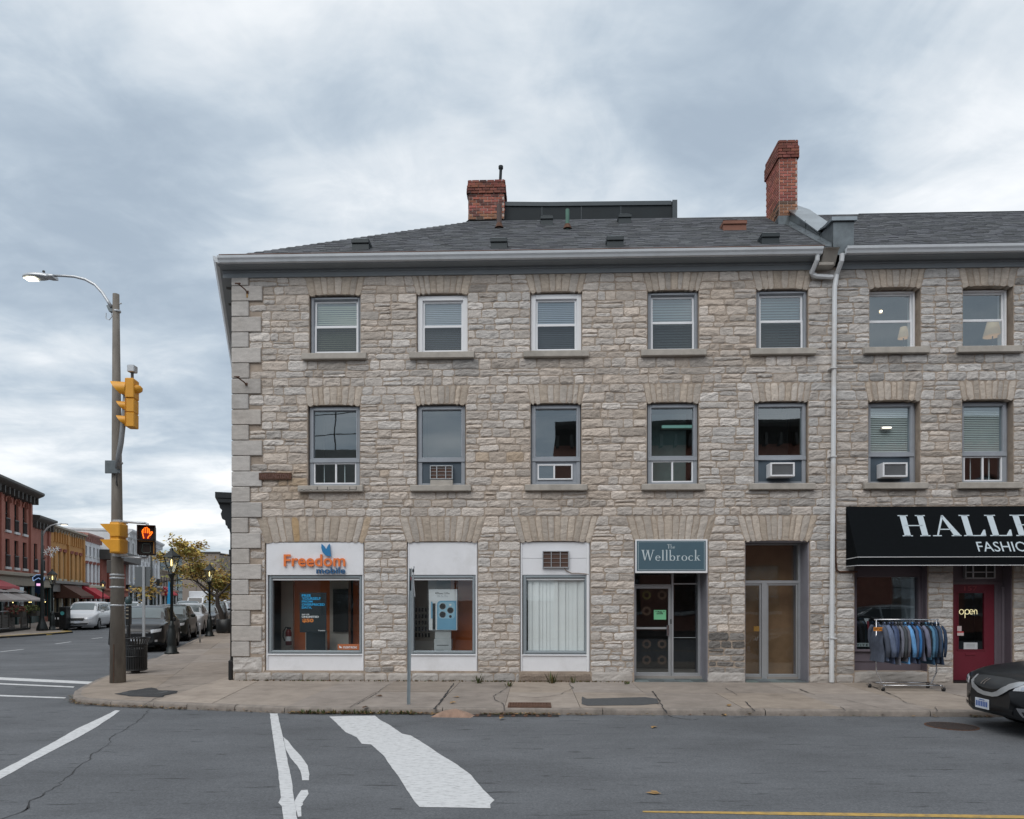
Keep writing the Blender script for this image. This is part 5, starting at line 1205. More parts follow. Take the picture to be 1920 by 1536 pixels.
for ci, x in enumerate((1213, 1242)):
    for cj, y in enumerate((1116, 1146, 1208, 1238)):
        if (ci, cj) == (1, 1): continue
        mb = MB().use(M_SUN if (cj or ci) else mat('frosted_print_olive', (.22, .22, .06), .7)); c0, z0 = F(x, y, VD)
        for k in range(18):
            an = 2 * math.pi * k / 18; q = Vector((math.cos(an), 0, math.sin(an))); s_ = Vector((-q.z, 0, q.x)) * .0035; p = Vector((c0, VD + .04, z0)); mb.add([p + q * .055 - s_, p + q * .055 + s_, p + q * .105 + s_, p + q * .105 - s_], [(0, 1, 2, 3)])
        mb.build('sunburst_print', door4)
nt_ = thing('paper_notice', 'green paper notice taped inside the glass door under the grey name sign', 'notice', MF @ TR(0, VD + .038, 0)); mb = MB().use(mat('green_paper', (.22, .62, .34), .8, var=.03)); mb.box(fx(1226.5), fx(1249.5), 0, .002, fz(1162), fz(1144)); mb.build('sheet', nt_)
pt('** PULL **', 1229, 1247, 1146, 1149, M_BLACK, 'lettering', .05, nt_, VD, -.001); pt('DOOR', 1232, 1244, 1149.6, 1152, M_BLACK, 'lettering', .04, nt_, VD, -.001)
MB().use(M_DARK).box(dA - .2, dB + .5, 2.2, 2.25, ZG, z_ga).build('room_tone_sheet', ef)  # added dark sheet in place of the dim room beyond
ws = thing('name_sign', 'slate-blue box sign reading The Wellbrock in white serif above the glass door', 'sign', MF)
wa, wb, wz0, wz1 = U(1191), U(1326), Z(1075), Z(1012.5)
mb = MB().use(M_WHITE); mb.box(wa, wb, -.03, .10, wz0, wz1, .004); mb.build('sign_box', ws)
mb = MB().use(mat('sign_slate', (.065, .12, .155), .5, var=.04)); mb.box(wa + .03, wb - .04, -.036, -.029, wz0 + .05, wz1 - .03); mb.build('sign_face', ws)
M_SL = mat('sign_silver', (.55, .63, .66), .5, var=.03); mb = MB().use(M_SL)
frm(mb, wa + .06, wb - .07, wz0 + .07, wz1 - .05, .006, -.038, -.036, 0); mb.build('border_line', ws)
mb = MB().use(M_SL); put_serif(mb, 'Wellbrock', U(1202.5), U(1313), Z(1052), Z(1032), lambda x, z, d: (x, -.036 - d, z), .003, .045); put_serif(mb, 'The', U(1250.5), U(1265), Z(1029.5), Z(1021.5), lambda x, z, d: (x, -.036 - d, z), .003, .05); mb.build('lettering', ws)

# door 5: recessed double glass doors
VD = .47; dA, dB = WGu[4]; ent = doorjambs(4, VD + .3, bld, M_JAMB); tiles(dA + .02, dB - .02, -.02, VD + .3, ent)
L0, R1 = dA + .0, fx(1501); zt5 = fz(1092, VD, 1450)
mb = MB().use(M_ALU); mb.box(L0, R1, VD, VD + .1, zt5 - .03, zt5 + .04, .004); mb.box(R1 - .05, R1, VD, VD + .1, zb, zt5 - .03, .004); mb.box(fx(1428), fx(1438), VD - .01, VD + .1, zb, zt5 - .03, .004); mb.box(R1 - .05, R1, VD, VD + .1, zt5 + .04, z_gt - .04, .004); mb.box(L0, R1 - .05, VD, VD + .1, z_gt - .06, z_gt - .04)
ef = mb.build('entrance_frame', bld); MB().use(M_JAMB).box(R1, dB, VD, VD + .1, zb, z_gt - .03).build('jamb_infill', ef)
for (p, q) in ((L0 + .0, fx(1428) - .005), (fx(1438) + .005, R1 - .055)):
    mb = MB().use(M_ALU); frm(mb, p, q, zb + .01, zt5 - .035, .035, VD + .02, VD + .07, .004, .10); d_ = mb.build('glass_door', bld); pane(d_, p + .035, q - .035, zb + .11, zt5 - .07, VD + .045, GLD)
pane(ef, L0, R1 - .05, zt5 + .04, z_gt - .06, VD + .05, GLD); MB().use(mat('curtain_brown', (.26, .16, .09), .9, var=.15)).box(dA - .1, dB + .2, VD + .5, VD + .52, ZG, z_gt).build('curtain', ef)
st = thing('door_plate', 'small brass-yellow plate on the left leaf of the recessed double glass doors', 'plate', MF @ TR(0, VD + .03, 0)); MB().use(mat('brass_plate', (.30, .17, .04), .5, .3)).box(fx(1414), fx(1426), 0, .006, fz(1184, VD, 1420), fz(1174.5, VD, 1420)).build('plate', st)

# window 6 and the red door, under the black awning
VD = .22; dA, dB = WGu[5]
mb = MB().use(M_PURP); x1 = fx(1731, VD); zs6 = fz(1218, VD, 1660)
mb.box(dA, dB, VD + .02, VD + .2, gbot[5], zs6 - .05); mb.box(dA, dB, VD - .04, VD + .2, zs6 - .05, zs6, .01); mb.box(dA, dB, VD - .0, VD + .02, gbot[5] + .2, gbot[5] + .25)
mb.box(dA, fx(1606, VD), VD - .02, VD + .15, zs6, z_gt, .008); mb.box(fx(1722, VD), dB, VD - .02, VD + .15, zs6, z_gt, .008); mb.box(fx(1606, VD), fx(1722, VD), VD - .02, VD + .15, fz(1082, VD, 1660), z_gt, .008)
mb.box(fx(1727, VD), fx(1733, VD), VD - .05, VD - .021, zs6, z_gt, .006); mb.box(dB - .02, dB, .03, VD, gbot[5], z_gt)
w6 = mb.build('shop_window', bld2); pane(w6, fx(1606, VD), fx(1722, VD), zs6, fz(1082, VD, 1660), VD + .05, glass('shop_glass_dark', (.8, .86, .88), .14)); MB().use(M_DARK).box(dA - .1, dB + .4, 1.9, 1.95, ZG, z_ga).build('room_tone_sheet', w6)  # dark sheet added at the back for the dimness of the shop
mb = MB().use(mat('window_shelf', (.3, .33, .36), .6)); mb.box(fx(1713, VD), fx(1721, VD), VD + .12, VD + .5, zs6, fz(1084, VD, 1660)); mb.build('side_panel', w6)
lt = thing('window_lettering', 'narrow pale strip with spaced dark capitals along the bottom of the clothes shop window', 'sign', MF @ TR(0, VD + .06, 0)); mb = MB().use(mat('strip_pale', (.38, .42, .42), .7)); mb.box(fx(1604), fx(1640), 0, .004, fz(1213, VD, 1610), fz(1206, VD, 1610)); mb.build('strip', lt); pt('V I Y E L L A', 1606, 1646, 1207.5, 1211.5, M_BLACK, 'lettering', .02, lt, VD + .06, -.002)
mq = thing('mannequin', 'headless mannequin in black jacket and red tie in the clothes shop window', 'mannequin', MF @ TR(fx(1617, .8), .75, ZG + .75)); mb = MB().use(M_BLACK, True); mb.lathe([(.1, -.2), (.17, 0), (.16, .25), (.2, .5), (.18, .6), (.07, .66)], n=14, sx=1.1, sy=.7); mb.build('jacket', mq); mb = MB().use(M_WH); mb.add([(-.05, -.12, .64), (.06, -.12, .64), (.02, -.15, .48)], [(0, 1, 2)]); mb.build('shirt_front', mq); mb = MB().use(mat('tie_red', (.3, .03, .04), .6)); mb.add([(.0, -.155, .58), (.05, -.155, .58), (.06, -.16, .3), (.03, -.16, .3)], [(0, 1, 2, 3)]); mb.build('tie', mq); MB().use(M_CHROME).cyl((0, 0, -.75), (0, 0, -.2), .015).build('stand', mq)
VD = .30; dA, dB = WGu[6]; M_RED = mat('door_red', (.135, .012, .026), .45, var=.06)
ent = doorjambs(6, VD + .1, bld2, M_PURP)
D0, D1 = dA + .02, fx(1864); zh = fz(1096, VD, 1830); g0, g1, gz0, gz1 = fx(1797), fx(1845), fz(1218, VD, 1820), fz(1112, VD, 1820)
mb = MB().use(M_RED); wall_cells(mb, D0, D1, ZG + .03, zh, [(g0, g1, gz0, gz1)], VD, VD + .05); door7 = mb.build('red_door', bld2)
mb = MB().use(M_RED); frm(mb, g0 - .03, g1 + .03, gz0 - .03, gz1 + .03, .03, VD - .012, VD, .004); mb.box(fx(1810), fx(1828), VD - .012, VD, fz(1229, VD, 1820), fz(1225, VD, 1820), .003); mb.build('moulding', door7)
pane(door7, g0, g1, gz0, gz1, VD + .025, GLD); MB().use(M_BLACK).box(g0 - .2, g1 + .3, VD + .8, VD + .82, ZG, zh).build('curtain', door7)
MB().use(M_SLATE).box(dA, dB, -.02, VD + .1, ZG - .02, ZG + .03, .004).build('threshold', door7)
mb = MB().use(mat('number_red', (.30, .05, .06), .4)); put_text(mb, '157', fx(1808), fx(1832), fz(1107.5, VD, 1820), fz(1099.5, VD, 1820), VD, .0, .006); mb.build('house_number', door7)
mb = MB().use(M_PURP); mb.box(D1, D1 + .06, VD - .02, VD + .1, ZG + .03, zh, .006); mb.box(D0, dB, VD - .02, VD + .1, zh, zh + .07, .006); mb.box(D1 + .06, dB - .02, VD - .0, VD + .1, ZG + .03, zh); mb.lathe([(.055, 0), (.055, .1), (.05, .14), (.05, zh - ZG - .2), (.055, zh - ZG - .05)], (D1 + .2, VD - .0, ZG), 14); mb.lathe([(.04, 0), (.04, zh - ZG - .05)], (D1 + .34, VD, ZG), 12)
mb.box(D0, dB, VD + .0, VD + .1, zh + .07, z_gt); pil = mb.build('door_surround', bld2)
mb = MB().use(M_ALU); q0, q1, r0, r1 = fx(1805), fx(1861), fz(1085, VD, 1830), z_gt - .1; frm(mb, q0, q1, r0, r1, .02, VD - .10, VD - .0, .003); mb.box(q0 + .16, q0 + .19, VD - .09, VD - .07, r0, r1); mb.box(q0 + .45, q0 + .47, VD - .09, VD - .07, r0, r1); mb.box(q0, q1, VD - .09, VD - .07, fz(1074, VD, 1830), fz(1072.5, VD, 1830))
ta = thing('air_conditioner', 'old grilled air conditioner above the red door under the awning', 'air conditioner', MF); ta['group'] = 'window air conditioners'; mb.build('grille', ta); MB().use(M_BLACK).box(q0 + .02, q1 - .02, VD - .07, VD - .0, r0 + .02, r1).build('coil', ta)
ns = thing('open_sign', 'pale neon open sign in cursive behind the red door glass', 'sign', MF @ TR(0, VD + .05, 0)); M_NE = mat('neon_cream', (.7, .6, .35), .5, emit=(.9, .78, .45), es=.75); mb = MB().use(M_NE, True)
nx_ = lambda x, y: (F(x, y, VD)[0], 0, F(x, y, VD)[1])
circ = lambda cx, cy, rx, ry, a, b, n=16: [nx_(cx + rx * math.cos(rad(a + (b - a) * k / n)), cy + ry * math.sin(rad(a + (b - a) * k / n))) for k in range(n + 1)]
mb.tube(circ(1805.5, 1147.5, 4, 4.5, 0, 360), .008, 5, False); mb.tube([nx_(1812, 1159), nx_(1812, 1144)], .008, 5); mb.tube(circ(1816, 1147.5, 4, 4.5, -170, 190), .008, 5, False); mb.tube(circ(1824, 1147.5, 3.6, 4.3, 0, -310) , .008, 5); mb.tube([nx_(1820.5, 1147.5), nx_(1827.6, 1147.5)], .007, 5); mb.tube([nx_(1829.5, 1152)] + circ(1832, 1147, 2.4, 3.5, 180, 360, 8) + [nx_(1834.6, 1152)], .008, 5); mb.build('neon_tube', ns)
for nm, x0, x1, y0, y1, c_, lb in (('paper_notice', 1808, 1834, 1205, 1217.5, (.5, .53, .55), 'white paper card at the foot of the red door glass'), ('window_sticker', 1794, 1806, 1184, 1192, (.6, .5, .5), 'red and white sticker low on the left edge of the red door glass'), ('window_sticker', 1794, 1802, 1174, 1183.5, (.35, .42, .45), 'small grey-blue sticker just above the red and white one on the red door')):
    t = thing(nm, lb, 'notice' if 'paper' in nm else 'sticker', MF @ TR(0, VD + .02 if 'paper' in nm else VD - .018, 0)); MB().use(mat('paper_%d' % x0, c_, .8, var=.03)).box(fx(x0), fx(x1), 0, .003, fz(y1, VD, 1820), fz(y0, VD, 1820)).build('sheet', t)
    if x1 == 1806: MB().use(mat('sticker_red', (.5, .03, .04), .6)).box(fx(x0), fx(x1), -.001, 0, fz(1186.5, VD, 1820), fz(1184, VD, 1820)).build('red_band', t)
    if 'paper' in nm:
        mb = MB().use(mat('print_grey2', (.2, .22, .24), .7))
        for q in (1208, 1210.5, 1213): mb.box(fx(1813), fx(1829), -.001, 0, fz(q + .6, VD, 1820), fz(q, VD, 1820))
        mb.build('print_line', t)
# last shop window (beyond the edge of the picture)
VD = .2; dA, dB = WGu[7]; mb = MB().use(M_PURP); frm(mb, dA, dB, gbot[7], z_gt, .12, VD, VD + .12, .006, .45); w8 = mb.build('shop_window', bld2); pane(w8, dA + .12, dB - .12, gbot[7] + .45, z_gt - .12, VD + .05, GLD)

# awning
M_AWN = mat('awning_black', (.004, .0055, .007), .9, var=.12, vscale=14, spec=.12)
aw0, aw1 = U(1585), U(2200); zA = Z(953); PV = .55; zB = F(1800, 1044.5, -PV)[1]; zC = F(1800, 1060, -PV)[1]
mb = MB().use(M_AWN); mb.quad((aw0, -.03, zA), (aw1, -.03, zA), (aw1, -PV, zB), (aw0, -PV, zB)); mb.quad((aw0, -PV, zB), (aw1, -PV, zB), (aw1, -PV + .01, zC), (aw0, -PV + .01, zC))
for x in (aw0, aw1): mb.poly([(x, -.03, zA), (x, -PV, zB), (x, -PV + .01, zC), (x, -.03, zC)])
mb.quad((aw0, -.035, zA - .02), (aw1, -.035, zA - .02), (aw1, -PV + .01, zB - .02), (aw0, -PV + .01, zB - .02))
aw = mb.build('awning', bld2)
mb = MB().use(M_WH); mb.tube([(aw0 - .003, -.05, zB - .015), (aw0 - .003, -PV - .002, zB), (aw1, -PV - .002, zB)], .007, 5); mb.tube([(aw0 - .003, -.05, zC), (aw0 - .003, -PV + .008, zC), (aw1, -PV + .008, zC)], .007, 5); mb.build('piping', aw)
mb = MB().use(M_CHROME); mb.tube([(aw0 + .02, -.04, zC + .03), (aw0 + .02, -PV + .03, zC + .03), (aw1 - .02, -PV + .03, zC + .03)], .012, 6); mb.build('awning_rail', aw)
slp = Vector((0, -PV + .03, zB - zA)); nl = Vector((0, slp.z, -slp.y)).normalized(); nl = nl if nl.y < 0 else -nl
def awp(x, q, d=0): p = Vector((x, -.03, zA)) + slp * q + nl * (.004 + d); return tuple(p)
M_AL = mat('awning_letters', (.50, .58, .63), .6, var=.03); mb = MB().use(M_AL)
put_serif(mb, 'HALLE', U(1686, -.2), U(1942, -.2), 0, 1, lambda x, z, d: awp(x, .60 - .42 * z, d), .002, .07, .17); mb.build('large_lettering', aw)
vs_, fs_ = text_geo('FASHION', 1, .0, 1); arr = np.array(vs_); mn, mxx_ = arr.min(0), arr.max(0); mb = MB().use(M_AL); tx0, tx1 = U(1832, -.45), U(1946, -.45)
mb.add([awp(tx0 + (tx1 - tx0) * (p[0] - mn[0]) / (mxx_[0] - mn[0]), .90 - .19 * (p[1] - mn[1]) / (mxx_[1] - mn[1]), .002 if p[2] > 0 else 0) for p in vs_], fs_); mb.build('small_lettering', aw)

# wall furniture: street name plate, iron hooks
pq = thing('street_plate', 'rusted dark cast street name plate fixed to the wall beside the corner quoins', 'sign', MF @ TR(0, -.05, 0)); mb = MB().use(M_RUST); mb.box(U(487.5), U(548), -.02, .02, Z(898), Z(885), .005); mb.build('plate', pq)
mb = MB().use(mat('rust_light', (.16, .09, .075), .85)); put_text(mb, 'WELLINGTON', U(491), U(543), Z(896), Z(887.5), -.02, .01, .006); mb.build('lettering', pq)
for (x, y, lb) in ((462, 550, 'rusty iron bracket in the upper quoin just under the eaves'), (460, 722, 'rusty iron bracket on the quoins between the top and middle floors')):
    u, z = F(x, y); t = thing('iron_bracket', lb, 'bracket', MF @ TR(u, -.05, z)); t['group'] = 'iron brackets on the quoins'
    mb = MB().use(M_RUST); mb.tube([(.04, 0, -.0), (.03, -.10, .02), (-.05, -.2, .08), (-.1, -.22, .10)], .014, 6); mb.box(-.14, -.02, -.23, -.20, .09, .11); mb.build('arm', t); MB().use(M_RUST).box(.02, .07, -.012, .01, -.03, .03).build('fixing', t)
    if y == 550:
        s = MB().use(mat('rust_run', (.40, .24, .09), .9, var=.2)); s.box(.02, .055, -.002, -.0, -.12, -.03); s.build('rust_run', t)
# lamps seen behind the two upper right windows, ceiling tubes, a glowing stand-in for a mirrored tube
def lamp(px, py, w, h, lb):
    u, z = F(px, py, .5); t = thing('table_lamp', lb, 'lamp', MF @ TR(u, .5, z_s3t)); t['group'] = 'shaded lamps in the upper windows'
    hz = z - z_s3t; M_SH = mat('lamp_shade_cream', (.55, .42, .28), .8, emit=(.8, .55, .32), es=.22)
    mb = MB().use(M_SH, True); mb.lathe([(w * .5, 0), (w * .28, h), (w * .26, h), (w * .48, 0)], (0, 0, hz - h / 2), 16); mb.build('lamp_shade', t)
    mb = MB().use(M_BLACK, True); mb.lathe([(.06, 0), (.06, .02), (.02, .05), (.03, .12), (.012, .2), (.012, hz)], n=10); mb.build('base', t)
lamp(1694, 624, .24, .25, 'small warm lit lamp shade low in the upper window just right of the downspout'); lamp(1861, 617, .38, .33, 'large cream drum lamp shade in the uppermost window nearest the right edge')
def glow(px, py, du, dz, v, lb, c=(1, .8, .5), e=3., name='ceiling_or_mirrored_light'):
    u, z = F(px, py, v); t = thing(name, lb, 'light', MF @ TR(u, v, z)); mb = MB().use(mat('glow_%d' % px, (.8, .8, .8), emit=c, es=e)); mb.box(-du / 2, du / 2, -.02, .02, -dz / 2, dz / 2, .01); mb.build('tube', t); MB().use(M_ROOM).box(-du / 2 - .02, du / 2 + .02, .02, .06, -dz, dz).build('fitting', t)
glow(1652, 584, .05, .05, 1.2, 'small bright bulb seen in the upper sash just right of the downspout', (1, .75, .45), 6)
glow(1270, 800, .72, .06, .9, 'greenish glowing bar added for a tube mirrored in the fourth window of the middle floor', (.20, .42, .38), .55)  # glowing bar stands in for a tube reflected in the glass
glow(1663, 802, .2, .03, .13, 'short bright tube showing through the closed blinds right of the downspout', (1, .97, .8), 1.6)
# ================================================================ buildings of the side street
def far_building(name, label, s0, s1, ztop, m_wall, wins, cornice=None, shop=None, t=-14.0, depth=9, M=None, piers=(), parapet=0., extra=None, group='shop buildings across the side street', wall_v=(0, .3)):
    """wins: list of dict(u0,u1,n,z0,z1,arch,fr,sill,pane)"""
    if M is None:
        p = S(s0, t); M = frame((p.x, p.y, 0), (-SN.x, -SN.y))
    w = s1 - s0; b = thing(name, label, 'building', M, group)
    ops = []; items = []
    for W in wins:
        n = W['n']; pitch = (W['u1'] - W['u0']) / n; ww = W.get('w', pitch * .5)
        for i in range(n):
            c = W['u0'] + pitch * (i + .5); ops.append((c - ww / 2, c + ww / 2, W['z0'], W['z1'])); items.append((c, ww, W))
    sh = shop or None
    if sh: ops.append((.15, w - .15, 0.5, sh['h'] - .9))
    mb = MB().use(m_wall); wall_cells(mb, 0, w, 0, ztop, ops, *wall_v); mb.box(0, w, depth - .3, depth, 0, ztop); mb.box(0, .3, .3, depth - .3, 0, ztop); mb.box(w - .3, w, .3, depth - .3, 0, ztop); mb.box(0, w, .3, depth - .3, ztop - .4, ztop - .2)
    mb.box(.31, w - .31, 1.6, 1.7, .1, ztop - .5)
    for (a, c_) in piers: mb.box(a, c_, -.14, -.001, (sh['h'] if sh else 0), ztop)
    mb.build('wall', b)
    for c, ww, W in items:
        a, e, z0, z1 = c - ww / 2, c + ww / 2, W['z0'], W['z1']
        mb = MB().use(W.get('frm', M_BLACK)); frm(mb, a, e, z0, z1, .06, .14, .2, 0); mb.box(a, e, .13, .19, (z0 + z1) / 2 - .03, (z0 + z1) / 2 + .03)
        mb.use(GL); mb.quad((a, .17, z0), (e, .17, z0), (e, .17, z1), (a, .17, z1))
        if W.get('blindc'): mb.use(W['blindc']); mb.box(a + .05, e - .05, .24, .27, z0 + (z1 - z0) * W.get('bl', .5), z1 - .02)
        if W.get('sill'): mb.use(W['sill']); mb.box(a - .08, e + .08, -.1, .12, z0 - .16, z0)
        if W.get('rail'): mb.use(M_BLACK); [mb.box(a + .04 + q * (ww - .1) / 5, a + .06 + q * (ww - .1) / 5, -.06, -.03, z0, z0 + .8) for q in range(6)]; mb.box(a, e, -.07, -.03, z0 + .78, z0 + .83)
        if W.get('arch'):
            mb.use(W.get('archm', m_wall)); n = 8; P = [(c + ww / 2 * math.cos(math.pi * k / n), z1 - ww / 2 + ww / 2 * math.sin(math.pi * k / n)) for k in range(n + 1)]
            mb.prism([(x, -.03, z) for x, z in P[:n // 2 + 1]] + [(c, -.03, z1 + .02), (e, -.03, z1 + .02)], (0, .15, 0)); mb.prism([(a, -.03, z1 + .02), (c, -.03, z1 + .02)] + [(x, -.03, z) for x, z in P[n // 2:]], (0, .15, 0))
            mb.use(W.get('hood', m_wall)); Q = [(c + (ww / 2 + .12) * math.cos(math.pi * k / n), -.06, z1 - ww / 2 + (ww / 2 + .12) * math.sin(math.pi * k / n)) for k in range(n + 1)]; mb.tube(Q, .07, 4)
        elif W.get('lintel'): mb.use(W['lintel']); mb.box(a - .12, e + .12, -.09, .0, z1, z1 + .22); mb.box(a - .05, e + .05, -.12, -.09, z1 + .16, z1 + .26)
        mb.build('window', b)
    if cornice:
        h, o, cm = cornice; mb = MB().use(cm)
        mb.prism([(-.0, 0, ztop - h), (0, -o * .45, ztop - h * .6), (0, -o * .9, ztop - h * .3), (0, -o, ztop - .12), (0, -o, ztop + .03), (0, .6, ztop + .12), (0, .6, ztop - h)], (w, 0, 0)); cc = mb.build('cornice', b)
        nb = int(w / .8)
        for k in range(nb + 1):
            x = .1 + (w - .35) * k / nb; MB().use(cm).box(x, x + .15, -o * .6, -.01, ztop - h - .15, ztop - h * .55).build('bracket', cc)
    if sh:
        mb = MB().use(sh['m']); H = sh['h']; mb.box(0, w, -.25, .0, H - .9, H - .25); mb.box(-.05, w + .05, -.5, .0, H - .25, H, .03); mb.build('shop_fascia', b)
        nc = sh.get('cols', 4)
        for k in range(nc + 1): x = .02 + (w - .34) * k / nc; mb = MB().use(sh.get('cm', sh['m'])); mb.box(x, x + .3, -.15, -.001, .1, H - .9); mb.build('column', b)
        for k in range(nc):
            x0, x1 = .35 + (w - .34) * k / nc, (w - .34) * (k + 1) / nc
            mb = MB().use(sh.get('fm', M_BLACK)); frm(mb, x0, x1, .5, H - .92, .08, .05, .15, 0); mb.box(x0, x1, .0, .1, .1, .5); mb.use(GL); mb.quad((x0, .1, .5), (x1, .1, .5), (x1, .1, H - .92), (x0, .1, H - .92)); mb.build('shop_window', b)
    return b
B_RED = mat('far_red_brick', (.36, .145, .11), .9, var=.12, vscale=1.2, bump=.2, bscale=9); B_OR = mat('far_orange_brick', (.50, .26, .09), .9, var=.12, vscale=1.2); B_WH = mat('far_white_paint', (.70, .71, .73), .8, var=.06, dirt=(.3, .3, .3), dscale=.5); B_DR = mat('far_dark_red', (.27, .085, .06), .9, var=.15)
B_STONE = mat('far_pale_stone', (.62, .62, .62), .9, var=.1, vscale=.8); B_BEIGE = mat('far_beige', (.25, .21, .18), .9, var=.07, vscale=.5); M_CORN = mat('cornice_dark', (.065, .06, .055), .6, var=.1); M_CORNL = mat('cornice_tan', (.30, .26, .20), .6, var=.1); M_CRM = mat('cream_paint', (.46, .42, .32), .7, var=.08); M_GRN = mat('dark_green_paint', (.015, .04, .038), .5, var=.1)
M_SILLW = mat('far_sill', (.6, .6, .6), .7); LITB = mat('warm_blind', (.5, .44, .32), .8)
def arched(u0, u1, n, z0, z1, **k): return dict(u0=u0, u1=u1, n=n, z0=z0, z1=z1, **k)
zr1 = 9.75
b1 = far_building('brick_building', 'tall red brick building with arched top-floor windows and dark cornice at the left edge', 8, 37.3, zr1, B_RED,
    [x for k in range(5) for x in (arched(k * 5.86 + .45, (k + 1) * 5.86 - .45, 3, 6.6, 8.9, w=.8, arch=1, sill=M_SILLW, rail=1, blindc=LITB), arched(k * 5.86 + .45, (k + 1) * 5.86 - .45, 3, 4.1, 6.0, w=.8, sill=M_SILLW, rail=1, blindc=LITB))],
    (.7, .9, M_CORN), dict(h=3.75, m=M_CORNL, cols=10, fm=M_GRN, cm=M_GRN), piers=[(k * 5.86 - (.0 if k == 0 else .2), k * 5.86 + .2) for k in range(5)] + [(28.9, 29.25)])
b2 = far_building('brick_building', 'lower red brick building with a heavy dark cornice next to the tall brick one', 37.3, 41.6, 8.15, B_RED, [arched(.2, 3.6, 2, 4.1, 6.1, w=.75, sill=M_SILLW, rail=1, blindc=LITB)], (.75, .6, M_CORN), dict(h=3.7, m=M_CORNL, cols=2, fm=M_GRN, cm=M_GRN), piers=[(3.85, 4.2)])
b3 = far_building('brick_building', 'orange brick building with pale tall windows and corbelled top', 41.6, 51.8, 7.9, B_OR, [arched(.5, 4.8, 3, 3.6, 5.9, w=.62, lintel=B_DR, frm=M_CRM, sill=M_CRM, blindc=M_WHITE, bl=.7), arched(5.4, 9.7, 3, 3.6, 5.9, w=.62, lintel=B_DR, frm=M_CRM, sill=M_CRM, blindc=M_WHITE, bl=.7)], (.35, .35, M_CORNL), dict(h=3.4, m=mat('shop_grey', (.2, .19, .18), .7), cols=4, cm=M_CRM), piers=[(0, .35), (4.9, 5.25), (9.85, 10.2)])
for k in range(14): MB().use(B_OR).box(.4 + k * .7, .6 + k * .7, -.16, -.001, 6.6, 7.5).build('corbel', b3)
b4 = far_building('painted_building', 'white painted building with reddish shutters beyond the orange brick one', 51.8, 57.9, 8.15, B_WH, [arched(.2, 5.9, 4, 6.1, 7.0, w=.6, sill=M_SILLW), arched(.2, 5.9, 4, 3.5, 5.3, w=.65, lintel=B_DR, sill=B_DR, frm=B_DR)], (.6, .4, mat('cornice_pink', (.38, .20, .17), .7)), dict(h=3.2, m=M_CRM, cols=3, cm=B_WH))
b5 = far_building('brick_building', 'plain dark red brick block with a flat dark canopy roof behind the signal', 57.9, 70.5, 6.0, B_DR, [], None, dict(h=3.0, m=B_DR, cols=3), piers=[(0, .9), (3.2, 4.1), (7, 7.9)])
MB().use(M_CORN).box(-.2, 12.8, -1.6, 5, 6.0, 7.0).build('canopy_roof', b5); MB().use(B_WH).box(-.1, 12.8, 3, 6, 7.0, 8.6).build('setback_storey', b5)
b6 = far_building('stone_shop_building', 'ornate pale stone building with white cornice behind the walk signal', 70.5, 95, 10.3, B_STONE, [arched(.4, 24, 9, 7.0, 8.9, w=.9, sill=M_SILLW), arched(.4, 24, 9, 4.0, 6.3, w=1.1, sill=B_WH, lintel=B_WH)], (.8, .7, B_WH), dict(h=3.6, m=M_BLACK, cols=7, cm=B_WH), piers=[(k * 2.6 + .1, k * 2.6 + .5) for k in range(9)])
for k in range(9): MB().use(B_WH).box(k * 2.6 + .05, k * 2.6 + .55, -.3, -.141, 3.7, 6.8).build('pilaster', b6)
b7 = far_building('far_building', 'grey storey building with red awning beyond the pale stone one', 95, 112, 6.4, B_BEIGE, [arched(.4, 16, 6, 3.8, 5.4, w=1.1, sill=M_SILLW)], (.5, .4, M_CORNL), dict(h=3.3, m=mat('fascia_salmon', (.35, .16, .12), .7), cols=4, cm=B_WH))
def gframe(px, Y, facing=(0, 1)): p = at(px, Y); return frame((p.x, p.y, 0), facing)
bg_ = far_building('glass_building', 'teal glass-fronted office block at the far end of the side street', 0, 7.4, 11.0, mat('curtain_frame', (.10, .12, .12), .5), [arched(.2, 7.2, 6, z, z + 2.2, w=1.05) for z in (.8, 3.3, 5.8, 8.3)], None, None, M=gframe(286, 136), depth=8, group='blocks at the far end of the side street')
bb_ = far_building('block_building', 'plain beige windowless block at the far end of the side street', 0, 7.3, 11.0, B_BEIGE, [], None, None, M=gframe(342, 135.5), depth=14, group='blocks at the far end of the side street')
MB().use(M_BLACK).box(2.7, 2.78, -.02, .0, 0, 10.8).build('joint', bb_); MB().use(M_CORN).box(-.1, 7.5, -.2, .2, 10.9, 11.2).build('coping', bb_)
# awnings
def awn(s, w, z0, z1, pr, m, label, t=-14.25):
    p = S(s, t); Mx = frame((p.x, p.y, 0), (-SN.x, -SN.y)); o = thing('shop_awning', label, 'awning', Mx); mb = MB().use(m)
    mb.quad((0, 0, z1), (w, 0, z1), (w, -pr, z0), (0, -pr, z0)); mb.quad((0, -pr, z0), (w, -pr, z0), (w, -pr, z0 - .18), (0, -pr, z0 - .18)); [mb.poly([(x, 0, z1), (x, -pr, z0), (x, -pr, z0 - .18), (x, 0, z0 - .18)]) for x in (0, w)]
    mb.build('fabric', o); mb = MB().use(M_BLACK); [mb.tube([(x, -.02, z0 - .2), (x, -pr, z0 - .2)], .02, 4) for x in (.05, w - .05)]; mb.build('frame_rod', o); return o
awn(43.6, 4.2, 2.15, 3.5, 2.0, mat('awning_brown', (.085, .035, .022), .8), 'dark brown shop awning below the orange brick building')
awn(50.2, 3.6, 2.1, 3.5, 2.0, mat('awning_red', (.42, .025, .04), .8), 'bright red shop awning beside the brown one'); awn(27.2, 3.4, 2.7, 3.4, 1.6, mat('awning_pink', (.45, .09, .10), .8), 'red awning cut off by the left edge of the picture'); awn(98, 5, 2.6, 3.9, 1.6, MATS['awning_red'], 'distant red awning just right of the first tall lantern', -14.1)
